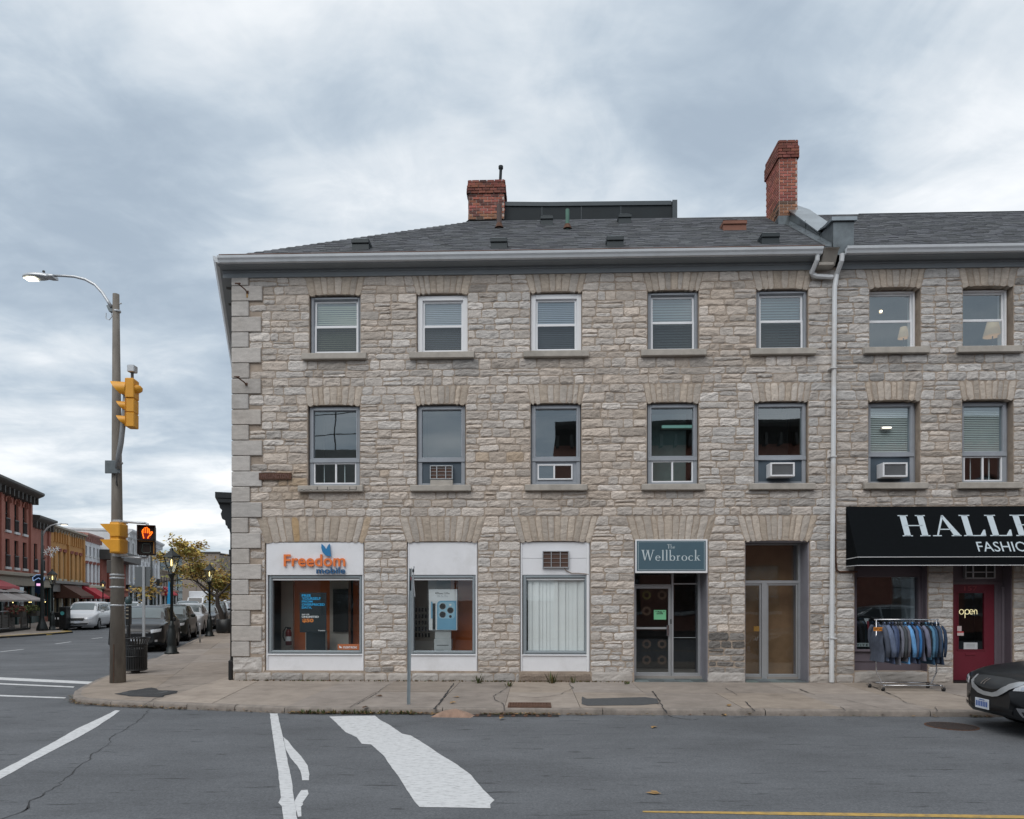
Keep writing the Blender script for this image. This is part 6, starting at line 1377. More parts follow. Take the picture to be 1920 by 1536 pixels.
# neon-blue hanging sign
p = S(35.2, -12.9, 2.3); hs = thing('hanging_sign', 'dark blue projecting sign with pale glowing outline on the brick building at left', 'sign', frame(p, (0, 1)))
mb = MB().use(mat('sign_darkblue', (.012, .035, .09), .4)); mb.prism([(-.38, 0, .9), (-.42, 0, 1.15), (-.15, 0, 1.35), (.15, 0, 1.35), (.42, 0, 1.15), (.38, 0, .9), (.28, 0, .95), (.28, 0, .1), (0, 0, -.05), (-.28, 0, .1), (-.28, 0, .95)], (0, .12, 0)); mb.build('board', hs)
mb = MB().use(mat('neon_blue', (.4, .55, .8), emit=(.35, .55, .95), es=.6)); mb.tube([(-.38, -.02, .9), (-.42, -.02, 1.15), (-.15, -.02, 1.35), (.15, -.02, 1.35), (.42, -.02, 1.15), (.38, -.02, .9), (.2, -.02, 1.0), (0, -.02, 1.12), (-.2, -.02, 1.0), (-.38, -.02, .9)], .018, 4); mb.build('neon_tube', hs); MB().use(mat('neon_pink', (.6, .3, .5), emit=(.9, .5, .8), es=.9)).box(-.14, .14, -.03, 0, .55, .72).build('lit_panel', hs); MB().use(M_BLACK).box(-1.3, -.3, .03, .07, 1.2, 1.25).build('arm', hs)

# porch with brackets on the next building along the cross street (dark cornice beyond the corner)
p = CW[0] + SB.x * 4.6, CW[1] + SB.y * 4.6
# ================================================================ next building on our side
nb_o = (CW[0] + SB.x * 9.6, CW[1] + SB.y * 9.6)
Ms2 = Matrix.Identity(4)
for i in range(3): Ms2[i][0] = ex_s[i]; Ms2[i][1] = (SB.y, -SB.x, 0)[i]; Ms2[i][3] = (CW[0] + SB.x * 60, CW[1] + SB.y * 60, 0)[i]
nb = thing('dark_shop_building', 'dark shop building just past the corner with a black bracketed cornice over the pavement', 'building', Ms2)
M_NAVYB = mat('navy_black', (.018, .024, .03), .5, var=.1)
mb = MB().use(B_BEIGE); wall_cells(mb, 0, 50.2, 0, 7.5, [(k * 4 + .8, k * 4 + 2.2, 3.9, 6) for k in range(12)], .02, .4); mb.box(0, 50.2, 7, 8, 0, 7.5); mb.build('wall', nb)
for k in range(12): mb = MB().use(M_BLACK); frm(mb, k * 4 + .8, k * 4 + 2.2, 3.9, 6, .08, .15, .25, 0); mb.use(GL); mb.quad((k * 4 + .8, .2, 3.9), (k * 4 + 2.2, .2, 3.9), (k * 4 + 2.2, .2, 6), (k * 4 + .8, .2, 6)); mb.build('window', nb)
zc1 = 4.95
e_ = 60 - 4.3
pr_ = .70
mb = MB().use(M_NAVYB); mb.box(e_ - 9, e_, -pr_, .3, zc1 - .16, zc1); mb.box(e_ - 9, e_ - .02, -pr_ + .06, .3, zc1 - .3, zc1 - .16, .02)
prof = [(0, 0), (-.86, 0), (-.84, -.12), (-.74, -.18), (-.80, -.30), (-.76, -.42), (-.64, -.46), (-.62, -.6), (-.52, -.62), (-.46, -.8), (-.42, -.95), (-.34, -1.1), (-.3, -1.25), (0, -1.3)]
mb.build('cornice', nb)
for k in range(4): mb = MB().use(M_NAVYB); mb.prism([(e_ - .12 - k * 2.8, v * .70, zc1 - .3 + z) for v, z in prof], (-.3, 0, 0)); mb.build('bracket', nb)
mb = MB().use(M_NAVYB); mb.box(e_ - 9, e_ - .01, -.34, .0, zc1 - 1.75, zc1 - 1.62); mb.box(e_ - 9, e_ - .02, -.3, .0, zc1 - 1.62, zc1 - .3); mb.box(e_ - 9, e_ - .02, -.22, .0, zc1 - 2.1, zc1 - 1.75); mb.build('fascia', nb)

# ================================================================ behind the camera: what the windows mirror
ob = far_building('brick_corner_building', 'red brick building with arched windows across the street, mirrored in the right windows', 0, 34, 11.5, mat('opp_brick', (.34, .14, .10), .9, var=.15, bump=.2, bscale=12), [arched(1.2, 32, 8, 5.6, 8.6, w=1.7, arch=1, sill=M_SILLW, lintel=None), arched(1.2, 32, 8, 1.2, 3.8, w=1.9, sill=M_SILLW)], (1.1, .9, M_CORN), None, M=frame((35.0, -7.5, 0), (0, -1)), depth=10, group='buildings across the street')
oc = far_building('grey_building', 'low grey concrete building across the street, mirrored in the left windows', 0, 30, 10.7, mat('opp_grey', (.30, .29, .27), .9, var=.1, vscale=.6), [arched(1, 29, 7, 1, 3.4, w=2.4), arched(1, 29, 7, 5, 7, w=2.4)], None, None, M=frame((-8.6, -9, 0), (0, -1)), depth=12, group='buildings across the street')
mb = MB().use(M_BLACK)
for k in range(12): mb.cyl((1 + k * 2.5, .6, 10.7), (1 + k * 2.5, .6, 13.6), .04, n=5)
for z in (11.9, 13.1): mb.tube([(0, .6, z), (15, .6, z - .5), (30, .6, z + .3)], .03, 4)
mb.build('rooftop_railing', oc)
osw = tag(thing('near_pavement', None, None), kind='structure'); MB().use(M_SLAB).box(-8, 60, -7.5, -1.2, 0, .12).build('pavement_base', osw)

# ================================================================ street furniture
# concrete pole with lamp and signals
PP = at(221, 15.0); PX = PP.x
def px2(x, y, Y=15.0): return Vector(((x - CX) / FPX * Y - PX, 0, zat(y, Y)))
pl = thing('concrete_pole', 'tall brown concrete street pole on the corner carrying a lamp arm and yellow signals', 'pole', Matrix.Translation((PX, 15.0, 0)))
mb = MB().use(M_CONC, True); t0 = px2(217.5, 552); mb.tube([(0, 0, SWH), (px2(219.5, 1000).x, 0, px2(0, 1000).z), t0], [.165, .118, .068], 12); mb.build('shaft', pl)
mb = MB().use(M_ALU)
for y in (1078, 1084, 1101, 1135, 868, 584): q = px2(219.5, y); r = .165 - (.165 - .068) * (q.z / 8.6); mb.lathe([(r + .004, -.018), (r + .008, -.01), (r + .008, .01), (r + .004, .018)], (q.x, 0, q.z), 14)
mb.build('steel_strap', pl)
mb = MB().use(M_ALU, True); P = [px2(209, 576), px2(203, 566), px2(192, 549), px2(178, 534), px2(160, 524), px2(140, 519), px2(120, 517.5), px2(102, 517)]
mb.tube(P, [.036, .034, .032, .03, .03, .028, .027, .026], 8); arm = mb.build('lamp_arm', pl)
mb = MB().use(M_METAL); a = px2(202, 585); b = px2(213, 571); mb.prism([px2(199, 573), px2(204, 571), px2(212, 571), px2(212, 584), px2(204, 584)], (0, .08, 0)); mb.build('arm_bracket', pl)
mb = MB().use(M_ALU, True); c0, c1_ = px2(44, 518), px2(104, 520); L_ = (c1_ - c0).length
rows = []
for k in range(13):
    s = k / 12; w = .13 * math.sin(math.pi * min(1, s * 1.15 + .04)) ** .6 if s < .8 else .10; w = max(w, .03); h = .075 * (math.sin(math.pi * min(.96, s * .8 + .14)) ** .7); x = c0.x + (c1_.x - c0.x) * s; zc_ = c0.z + .0 - .01 * s
    rows.append([(x, w * math.cos(rad(q)), zc_ + (h * math.sin(rad(q)) if q <= 180 else -.028 - .02 * s)) for q in (0, 30, 60, 90, 120, 150, 180, 190, 350, 360)])
mb.grid(rows); mb.poly(rows[0]); mb.poly(rows[-1][::-1]); hd = mb.build('lamp_head', arm)
mb = MB().use(mat('led_lens', (.8, .8, .7), emit=(1, .93, .70), es=3.0)); a, b = px2(49, 519.5), px2(68, 523.5); mb.box(a.x, b.x, -.09, .09, a.z - .06, a.z - .045); mb.build('led_panel', arm); MB().use(M_BLACK).lathe([(.03, 0), (.025, .03), (.01, .04)], px2(82, 510.5), 8).build('photocell', arm)
mb = MB().use(M_ALU); mb.tube([px2(199, 587), px2(198.5, 597), px2(205, 600), px2(210, 594), px2(209, 587)], .009, 5); mb.cyl(px2(221, 570), px2(228, 569), .015); mb.build('wire_loop', pl)
# bracket plate and signal mast
mb = MB().use(M_METAL); a, b = px2(206, 890.5), px2(234, 866.5); mb.box(a.x, b.x, -.19, -.16, a.z, b.z, .006); mb.build('bracket_plate', pl)
mb = MB().use(mat('mast_grey', (.26, .27, .28), .5, .4), True); mb.tube([Vector((px2(x, y, 15 + d).x, d, px2(x, y, 15 + d).z)) for x, y, d in ((221, 878, -.2), (222, 858, -.32), (227, 830, -.36), (233.5, 770, -.36), (236, 740, -.34))], .055, 10); mb.build('signal_mast', pl)
mb = MB().use(M_BLACK, True); mb.tube([Vector((px2(x, y, 15 + d).x, d, px2(x, y, 15 + d).z)) for x, y, d in ((220.5, 885, -.2), (219, 895, -.17), (220, 912, -.15), (217.5, 908, -.15), (219, 893, -.17))], .008, 5); mb.build('cable', pl)
mb = MB().use(M_CORN); a, b = px2(204.5, 1075), px2(214, 1051); mb.box(a.x, b.x, -.1, .1, a.z, b.z, .01); mb.build('control_box', pl)
mb = MB().use(M_RUST); mb.box(.0, .009, -.166, -.155, .12, .95); mb.build('rust_run', pl)
def visor(mb, x0, z, r, ln_, n=10, drop=.75):
    """tunnel hood: opens towards -x, lower side cut back"""
    rows = []
    for q in range(n + 1):
        an = rad(-60 + 300 * q / n) ; yy, zz_ = r * math.cos(an), r * math.sin(an); k = (1 + math.sin(an)) / 2
        rows.append([(x0, yy, z + zz_), (x0 - ln_ * (.25 + .75 * k ** drop), yy * 1.0, z + zz_ + .01)])
    mb.grid(rows)
# three-section head seen from the side (faces left)
def head(M, label, secs, depth=.20, w=.30, name='traffic_signal', parent_arm=None):
    t = thing(name, label, 'traffic signal', M); zt_ = 0
    for (r, h, vl) in secs:
        zc_ = zt_ + h / 2
        mb = MB().use(M_YELLOW); mb.box(-depth / 2, depth / 2, -w / 2 * (r / .1) ** .3, w / 2 * (r / .1) ** .3, zt_ + .003, zt_ + h - .003, .015); hs_ = mb.build('signal_section', t)
        mb = MB().use(M_YELLOW); mb.box(-depth / 2 - .012, -depth / 2, -w / 2 * 1.04, w / 2 * 1.04, zt_ + .01, zt_ + h - .01, .004); mb.smooth = True; visor(mb, -depth / 2 - .01, zc_, r, vl); mb.build('visor', hs_)
        mb = MB().use(M_BLACK); mb.smooth = True; visor(mb, -depth / 2 - .011, zc_, r * .965, vl * .985); mb.use(M_DARK); mb.lathe([(0, 0), (r * .95, 0), (r * .95, .01), (0, .01)], n=14) if False else mb.box(-depth / 2 - .014, -depth / 2 - .012, -r * .7, r * .7, zc_ - r * .7, zc_ + r * .7); mb.build('lens', hs_)
        zt_ += h
    return t
q0 = px2(0, 803, 14.65); q1 = px2(0, 712, 14.65)
H_ = q1.z - q0.z
hx_ = (248 - CX) / FPX * 14.65
hd1 = head(Matrix.Translation((hx_, 14.65, q0.z)) @ Matrix.Rotation(rad(8), 4, 'Z'), 'yellow three-section traffic signal in profile, upper one on the concrete pole', [(.10, H_ * .30, .22), (.10, H_ * .29, .22), (.155, H_ * .41, .33)], .17, .26)
mb = MB().use(M_YELLOW, True); mb.lathe([(.0, -.08), (.06, -.07), (.11, -.03), (.12, .03), (.08, .08), (.02, .10), (0, .1)], (.09, 0, H_ * .80), 12, 1, 1); mb.build('round_back', hd1)
cm_ = thing('traffic_camera', 'small grey sensor box on a short stem above the upper traffic signal', 'camera', Matrix.Translation((hx_, 14.65, q1.z))); MB().use(M_CORN).cyl((0, 0, -.02), (0, 0, .16), .03).build('stem', cm_); MB().use(M_ALU).box(-.075, .08, -.08, .08, .15, .30, .015).build('housing', cm_)
def box_head():
    Y = 14.7; t = thing('traffic_signal', 'yellow two-section pedestrian signal turned to the left, low on the concrete pole', 'traffic signal', Matrix.Translation((at(219, Y).x, Y, zat(1038, Y))))
    ux = lambda x: (x - 219) / FPX * Y; H2 = zat(980, Y) - zat(1038, Y)
    for k in (0, 1):
        z0, z1 = H2 * (k * .5), H2 * (k * .5 + .5); mb = MB().use(M_YELLOW); mb.box(ux(214), ux(232.5), -.17, .17, z0 + .012, z1 - .03, .02); mb.box(ux(213), ux(230), -.15, .15, z0, z1, .01); s_ = mb.build('signal_section', t)
        mb = MB().use(M_YELLOW); x0, x1 = ux(215), ux(196); 
        for y in (-.16, .16): mb.prism([(x0, y, z0 + .06), (x0, y, z1 - .05), (x1, y, z1 - .05)], (0, .008, 0))
        mb.prism([(x0, -.16, z1 - .05), (x0, .168, z1 - .05), (x1, .168, z1 - .05), (x1, -.16, z1 - .05)], (0, 0, .008)); mb.build('visor', s_)
    MB().use(M_ALU).box(ux(210), ux(226), .0, .3, H2, H2 + .06, .01).build('bracket', t); MB().use(M_ALU).box(ux(210), ux(226), .0, .3, -.06, -.001, .01).build('bracket', t)
box_head()
def hand():
    Y = 14.8; t = thing('pedestrian_signal', 'black pedestrian signal facing the street with a lit orange upraised hand', 'pedestrian signal', Matrix.Translation((at(275, Y).x, Y, zat(1041, Y))) @ Matrix.Rotation(rad(24), 4, 'Z'))
    ux = lambda x: (x - 275.3) / FPX * Y; uz = lambda y: (1041 - y) / FPX * Y; H2 = uz(986); M_HB = mat('signal_black', (.03, .018, .014), .6)
    for k in (0, 1): mb = MB().use(M_HB); mb.box(ux(260.5), ux(290), -.02, .22, k * H2 / 2 + .004, (k + 1) * H2 / 2 - .004, .015); mb.build('signal_section', t)
    mb = MB().use(M_HB)
    for k in (0, 1):
        z0, z1 = k * H2 / 2 + .02, (k + 1) * H2 / 2 - .01; mb.box(ux(260), ux(261.5), -.16, 0, z0, z1); mb.box(ux(289), ux(290.5), -.16, 0, z0, z1); mb.box(ux(260), ux(290.5), -.17, 0, z1, z1 + .012)
    mb.build('visor', t)
    mb = MB().use(mat('visor_lip', (.55, .25, .05), .5)); mb.box(ux(262), ux(288.5), -.10, -.095, H2 / 2 - .03, H2 / 2 - .018); mb.box(ux(287), ux(288.5), -.10, -.09, .03, H2 / 2 - .02); mb.build('visor_lip', t)
    M_HN = mat('hand_orange', (.8, .2, .02), emit=(1, .20, .012), es=1.7); M_HG = mat('hand_glow', (.3, .01, .01), emit=(.9, .02, .015), es=.05); mb = MB().use(M_HG)
    P2 = lambda L_: [Vector((ux(x), -.03, uz(y))) for x, y in L_]
    mb.poly(P2([(268, 1010), (267, 996), (270, 992), (271, 989.5), (273.5, 988.5), (276, 988.5), (279, 990), (280.5, 993), (281, 1001), (284, 996), (287, 998), (283, 1005), (280.5, 1011), (270, 1011)])); mb.build('hand_panel', t)
    mb = MB().use(M_HN); P2 = lambda L_: [Vector((ux(x), -.035, uz(y))) for x, y in L_]
    mb.tube(P2([(271, 1010), (269.5, 1004), (268, 997.5), (269.3, 993.5), (271, 993.5)]), .009, 5); mb.tube(P2([(271, 1000), (271, 991), (273, 989.8), (274, 991), (274, 1000)]), .006, 5); mb.tube(P2([(274, 1000), (274.2, 990), (276, 988.8), (277.2, 990.5), (277.2, 1000)]), .006, 5); mb.tube(P2([(277.2, 1000), (277.5, 991.5), (279.5, 992), (280, 996), (280.2, 1002), (282.5, 997.5), (284.5, 997), (284.8, 998.5), (282, 1003.5), (278.5, 1006), (277.3, 1010)]), .009, 5); mb.build('hand_symbol', t)
    mb = MB().use(mat('walk_unlit', (.09, .11, .10), .5)); mb.tube(P2([(269, 1022), (270, 1020), (280, 1020), (281.5, 1022), (282.5, 1034), (280, 1037), (270, 1037), (267.5, 1034), (269, 1022)]), .012, 4); mb.build('walk_outline', t)
    mb = MB().use(M_ALU, True); yb = .15
    for y, ye in ((980, 986), (1046, 1041)): mb.tube([(ux(233), yb, uz(y - 1)), (ux(272), yb, uz(y)), (ux(276), yb, uz(y) + (-.02 if y < 1000 else .02)), (ux(276), yb * .8, uz(ye))], .026, 7)
    mb.build('bracket_arm', t)
hand()
# other posts
def simple(name, label, cat, X, Y, z=SWH, rz=0., group=None): return thing(name, label, cat, TR(X, Y, z, rz), group)
Yb = 16.9; bX = at(254, Yb).x
bn = simple('litter_bin', 'round black slatted metal litter bin behind the concrete pole', 'litter bin', bX, Yb)
for k in range(30):
    an = 2 * math.pi * k / 30; c, s = math.cos(an), math.sin(an); mb = MB().use(M_BLACK); mb.T = Matrix.Rotation(an, 4, 'Z'); mb.box(.255, .262, -.017, .017, .08, .70); mb.add([(.255, -.017, .70), (.255, .017, .70), (.318, .02, .86), (.318, -.02, .86)], [(0, 1, 2, 3)]); mb.build('slat', bn)
mb = MB().use(M_BLACK, True)
for z, r in ((.09, .265), (.42, .268), (.70, .27), (.87, .32)): mb.tube([(r * math.cos(2 * math.pi * k / 24), r * math.sin(2 * math.pi * k / 24), z) for k in range(25)], .014, 5, False)
mb.build('hoop', bn); MB().use(M_BLACK, True).lathe([(.23, .06), (.24, .6), (.22, .6), (.2, .62), (.19, .62), (.19, .08)]).build('liner', bn); MB().use(M_CORN).lathe([(.1, 0), (.1, .08)]).build('foot', bn)
Yk = 17.6; mp_ = simple('parking_meter', 'black post with a rounded head and small labels rising behind the litter bin', 'meter', at(241, Yk).x, Yk)
zz = lambda y: zat(y, Yk) - SWH
mb = MB().use(M_BLACK, True); mb.lathe([(.06, 0), (.05, .2), (.045, zz(1175)), (.045, zz(1170))]); mb.build('post', mp_); mb = MB().use(M_BLACK); mb.box(-.06, .06, -.06, .06, zz(1172), zz(1135), .02); mb.build('housing', mp_); mb = MB().use(mat('meter_teal', (.03, .06, .065), .3), True); mb.lathe([(.075, 0), (.085, .05), (.08, .14), (.05, .19), (.0, .2)], (0, 0, zz(1133))); mb.build('dome', mp_)
for y in (1140, 1146, 1153, 1160): MB().use(mat('meter_label', (.25, .22, .17), .6)).box(-.035, .035, -.064, -.061, zz(y), zz(y - 2)).build('label_plate', mp_)
Ys = 18.6; sp_ = simple('road_sign', 'blank grey back of a square road sign on a galvanised post near the litter bin', 'sign', at(270, Ys).x, Ys); zz = lambda y: zat(y, Ys) - SWH
MB().use(M_ALU).box(-.035, .035, -.03, .0, 0, zz(1062), .004).build('post', sp_); a, b = at(253, Ys).x - at(270, Ys).x, at(281, Ys).x - at(270, Ys).x; MB().use(mat('sign_back', (.12, .135, .145), .6, var=.05)).box(a, b, .001, .006, zz(1100), zz(1063)).build('sign_panel', sp_)
Yq = 11.9; sp2 = thing('sign_post', 'thin leaning galvanised post on the pavement with torn sign scraps at its top', 'pole', TR(at(766, Yq).x, Yq, SWH)); q = lambda x, y, d=0: Vector(((x - 766) / FPX * Yq, d, zat(y, Yq) - SWH))
mb = MB().use(mat('galvanised', (.28, .33, .36), .5, .5, var=.12)); a, b = q(766, 1322), q(770, 1066); mb.prism([a + Vector((-.028, 0, 0)), a + Vector((.028, 0, 0)), b + Vector((.028, 0, 0)), b + Vector((-.028, 0, 0))], (0, .02, 0)); mb.prism([a + Vector((-.028, -.012, 0)), a + Vector((-.016, -.012, 0)), b + Vector((-.016, -.012, 0)), b + Vector((-.028, -.012, 0))], (0, .012, 0)); mb.prism([a + Vector((.016, -.012, 0)), a + Vector((.028, -.012, 0)), b + Vector((.028, -.012, 0)), b + Vector((.016, -.012, 0))], (0, .012, 0)); mb.build('post', sp2)
mb = MB().use(mat('scrap_white', (.5, .48, .47), .8, var=.2)); mb.prism([q(769.5, 1067), q(772.5, 1070), q(772, 1107), q(768.5, 1108)], (0, .004, 0)); mb.prism([q(771, 1063), q(773, 1069), q(771.8, 1086), q(770.5, 1078)], (0, -.01, .002)); mb.build('torn_paper', sp2); mb = MB().use(M_ALU); mb.tube([q(776.5, 1062, -.02), q(775.5, 1073, -.02), q(775.8, 1090, -.02), q(777, 1106, -.02), q(778.3, 1119, -.02)], .010, 5); mb.tube([q(774, 1070, -.02), q(777.5, 1064, -.03)], .01, 5); mb.build('bent_strip', sp2); MB().use(M_BLACK).box(q(774, 0).x, q(777, 0).x, -.04, -.01, q(0, 1073).z, q(0, 1068).z).build('clamp', sp2); MB().use(mat('sticker_red2', (.35, .08, .08), .7)).box(q(770, 0).x, q(772, 0).x, -.012, -.004, q(0, 1088).z, q(0, 1082).z).build('sticker', sp2)
# heritage lanterns
M_IRON = mat('lamp_iron', (.012, .017, .018), .45, .2, var=.1); M_FL = mat('lamp_flame', (.9, .7, .3), emit=(1, .78, .30), es=3.5)
def lantern(h=3.5):
    t = thing('street_lantern', '', 'street lamp', TR(0, 0)); mb = MB().use(M_IRON, True)
    mb.lathe([(.22, 0), (.22, .05), (.17, .08), (.16, .2), (.13, .24), (.14, .3), (.13, .75), (.10, .82), (.09, .9), (.10, .95), (.06, 1.0), (.055, 1.1)], n=12); mb.build('base', t)
    mb = MB().use(M_IRON, True); mb.lathe([(.05, 1.05), (.045, h - 1.0), (.06, h - .98), (.08, h - .9), (.12, h - .85), (.10, h - .8)], n=10); mb.build('post', t)
    mb = MB().use(M_IRON)
    for k in range(6):
        c, s = math.cos(k * math.pi / 3), math.sin(k * math.pi / 3); mb.tube([(c * .10, s * .10, h - .78), (c * .27, s * .27, h - .27)], .011, 4)
    mb.build('cage_bar', t); mb = MB().use(M_IRON); mb.lathe([(.30, h - .28), (.28, h - .24), (.12, h - .1), (.07, h - .06), (.05, h - .0), (.02, h + .05)], n=6); mb.build('roof', t)
    mb = MB().use(glass('lantern_glass', (.85, .85, .8), .12)); mb.lathe([(.10, h - .77), (.26, h - .28)], n=6); mb.build('lamp_glass', t); mb = MB().use(M_FL, True); mb.lathe([(.0, -.1), (.03, -.08), (.03, .1), (.0, .14)], (0, 0, h - .48), 8); mb.build('bulb', t); return t
ln0 = lantern(); lns = [((322, 22.8), 'nearest black heritage street lantern beside the parked black cars'), ((393, 33.3), 'second black heritage lantern, in front of the yellowing tree'), ((98, 39.5), 'black heritage lantern by the patio across the side street'), ((193, 62), 'distant heritage lantern in front of the dark red block')]
for k, ((px, Y), lb) in enumerate(lns):
    p = at(px, Y, SWH); o = ln0 if k == 0 else copy_tree(ln0, TR(*p)); o.matrix_local = TR(*p); o['label'] = lb; o['group'] = 'heritage street lanterns'
# tall black lamp at left
Yt = 39.0; tl = simple('street_light', 'tall slim black street light with curved arm and snowflake decoration at left', 'street lamp', at(79, Yt).x, Yt); q = lambda x, y: Vector(((x - 79) / FPX * Yt, 0, zat(y, Yt) - SWH))
mb = MB().use(M_IRON, True); mb.lathe([(.3, 0), (.28, .15), (.18, .45), (.13, .6), (.10, .8), (.08, 3), (.06, q(0, 995).z)], n=10); mb.build('post', tl); mb = MB().use(M_ALU, True); mb.tube([q(79.5, 1006), q(83, 998), q(88, 991), q(95, 986), (q(105, 983)), q(116, 982)], .04, 6); mb.build('lamp_arm', tl)
mb = MB().use(M_ALU); mb.box(q(114, 0).x, q(126, 0).x, -.1, .1, q(0, 984.5).z, q(0, 982).z, .01); mb.build('lamp_head', tl); MB().use(mat('far_lens', (.8, .8, .7), emit=(1, .95, .8), es=2.5)).box(q(116, 0).x, q(125, 0).x, -.08, .08, q(0, 985.3).z, q(0, 984.6).z).build('led_panel', tl)
mb = MB().use(mat('tinsel', (.6, .62, .63), .5)); 
for (cx, cy, r) in ((86, 1036, 6), (93, 1030, 6), (102, 1032, 6), (108, 1029, 5), (97, 1041, 5)):
    for k in range(6): c = q(cx, cy); an = k * math.pi / 3; mb.tube([c, c + Vector((math.cos(an), 0, math.sin(an))) * r / FPX * Yt], .022, 3)
mb.build('snowflake', tl); mb = MB().use(M_BLACK); mb.tube([q(79, 1048), q(86, 1046)], .03, 4); mb.build('banner_arm', tl)
mb = MB().use(M_BLACK); 
for (px, Y, y0, y1, x2, lab) in ((284, 66, 1040, 1150, 314, 'thin black traffic pole with a signal arm far down the side street'),):
    t = simple('signal_pole', lab, 'pole', at(px, Y).x, Y); q = lambda x, y: Vector(((x - px) / FPX * Y, 0, zat(y, Y) - SWH)); mb = MB().use(M_IRON, True); mb.tube([(0, 0, 0), q(px, y0)], [.14, .09], 8); mb.build('shaft', t); mb = MB().use(M_IRON); mb.tube([q(px, 1099), q(300, 1094), q(x2, 1089)], .06, 5); mb.tube([q(px, 1097), q(298, 1086)], .04, 5); mb.build('arm', t); mb = MB().use(M_IRON); mb.box(q(295, 0).x, q(300, 0).x, -.15, .1, q(0, 1099).z, q(0, 1086).z); mb.build('signal_head', t)
t = simple('bollard', 'short grey post at the kerb beside the parked cars', 'bollard', at(375, 28.5).x, 28.5); MB().use(M_ALU, True).lathe([(.04, 0), (.04, .75), (.03, .8)], n=8).build('post', t)
t = simple('planter', 'round dark planter tub around the foot of the street tree', 'planter', at(424, 36.5).x, 36.5); MB().use(M_BLACK, True).lathe([(.46, 0), (.5, .1), (.5, .72), (.46, .75), (.42, .72), (.4, .5)]).build('tub', t)
t = simple('feather_banner', 'narrow bright blue feather banner behind the nearest lantern', 'banner', at(317, 62).x, 62); mb = MB().use(mat('banner_blue', (.02, .28, .55), .7)); mb.prism([(-.25, 0, .2), (.2, 0, .2), (.3, 0, 1.6), (.15, 0, 3.2), (-.05, 0, 3.5), (-.15, 0, 2)], (0, .02, 0)); mb.build('fabric', t); MB().use(M_BLACK).cyl((.28, 0, 0), (.05, 0, 3.5), .02).build('pole', t)
# patio at left
M_DECK = mat('patio_boards', (.10, .095, .09), .8, var=.15, stretch=(1, 1, 6)); pf = thing('patio_fence', 'grey boarded patio fence with pale top rail at the left edge', 'fence', frame(S(13.2, -10.6, SWH), (-SN.x, -SN.y)))
for k in range(12):
    x = k * 1.0
    if 9 < k < 11: continue
    for j in range(5): MB().use(M_DECK).box(x + .05, x + .95, 0, .03, .12 + j * .17, .27 + j * .17).build('board', pf)
    MB().use(M_CORN).box(x - .03, x + .04, -.03, .05, 0, 1.1).build('post', pf)
MB().use(M_ALU).box(-.1, 8.9, -.04, .05, 1.12, 1.17).build('top_rail', pf); MB().use(M_ALU).box(-.1, 8.9, -.06, -.02, .2, .24).build('lower_rail', pf); MB().use(M_SLAB).box(-.2, 12.2, -.1, .3, 0, .1).build('base_plate', pf)
def leafball(name, c, r, n, cols, parent, flat=.6, sz=.06):
    mb = MB()
    for _ in range(n):
        p = Vector((R.gauss(0, 1), R.gauss(0, 1), R.gauss(0, 1))).normalized() * r * R.random() ** .4; p.z *= flat; d = Vector((R.gauss(0, 1), R.gauss(0, 1), R.gauss(0, 1))).normalized() * sz; e = d.orthogonal().normalized() * sz * .6; mb.use(R.choice(cols)); p = Vector(c) + p; mb.add([p - d, p + e, p + d, p - e], [(0, 1, 2, 3)])
    return mb.build(name, parent)
F1 = mat('leaf_dark', (.035, .05, .02), .8, var=.2); F2 = mat('leaf_olive', (.09, .10, .03), .8, var=.2); F3 = mat('flower_rust', (.13, .04, .03), .8, var=.2)
for k, (s_, cols, lb) in enumerate(((22.6, [F1, F3, F3], 'rusty red flower basket on the patio fence rail'), (25.0, [F1, F2, F2], 'leafy green planter box at the street end of the patio fence'))):
    p = S(s_, -10.4, 1.2); t = thing('flower_box', lb, 'planter', Matrix.Translation(p)); leafball('foliage', (0, 0, .1), .6, 260, cols, t, .45, .08); MB().use(M_CORN).box(-.5, .5, -.15, .15, -.3, .0).build('box', t)
def gazebo(s_, lb, w=3.2):
    t = thing('patio_umbrella', lb, 'umbrella', frame(S(s_, -12.2, SWH), (-SN.x, -SN.y)) @ Matrix.Scale(.84, 4)); mb = MB().use(mat('canvas_taupe', (.34, .31, .30), .85, var=.06)); a = w / 2
    for sgx, sgy in ((1, 0), (0, 1), (-1, 0), (0, -1)):
        p = Vector((sgx, sgy, 0)); n_ = Vector((-sgy, sgx, 0)); mb.quad(p * a + n_ * a + Vector((0, 0, 2.1)), p * a - n_ * a + Vector((0, 0, 2.1)), p * .5 - n_ * .5 + Vector((0, 0, 2.62)), p * .5 + n_ * .5 + Vector((0, 0, 2.62))); mb.quad(p * a + n_ * a + Vector((0, 0, 2.1)), p * a - n_ * a + Vector((0, 0, 2.1)), p * a - n_ * a + Vector((0, 0, 1.98)), p * a + n_ * a + Vector((0, 0, 1.98))); mb.add([p * .7 + n_ * .7 + Vector((0, 0, 2.66)), p * .7 - n_ * .7 + Vector((0, 0, 2.66)), (0, 0, 2.95)], [(0, 1, 2)])
    mb.build('canopy', t)
    for x in (-1, 1):
        for y in (-1, 1): MB().use(M_BLACK).cyl((x * a * .95, y * a * .95, 0), (x * a * .95, y * a * .95, 2.05), .035, n=6).build('leg', t)
    mb = MB().use(M_FL); [mb.lathe([(0, -.03), (.04, 0), (0, .03)], (x, y, 1.92), 6) for x, y in ((a, -a), (-a, -a))]; mb.build('string_light', t); return t
gazebo(28.0, 'taupe two-tier patio canopy standing behind the patio fence'); gazebo(25.0, 'second taupe patio canopy, cut off by the left edge')
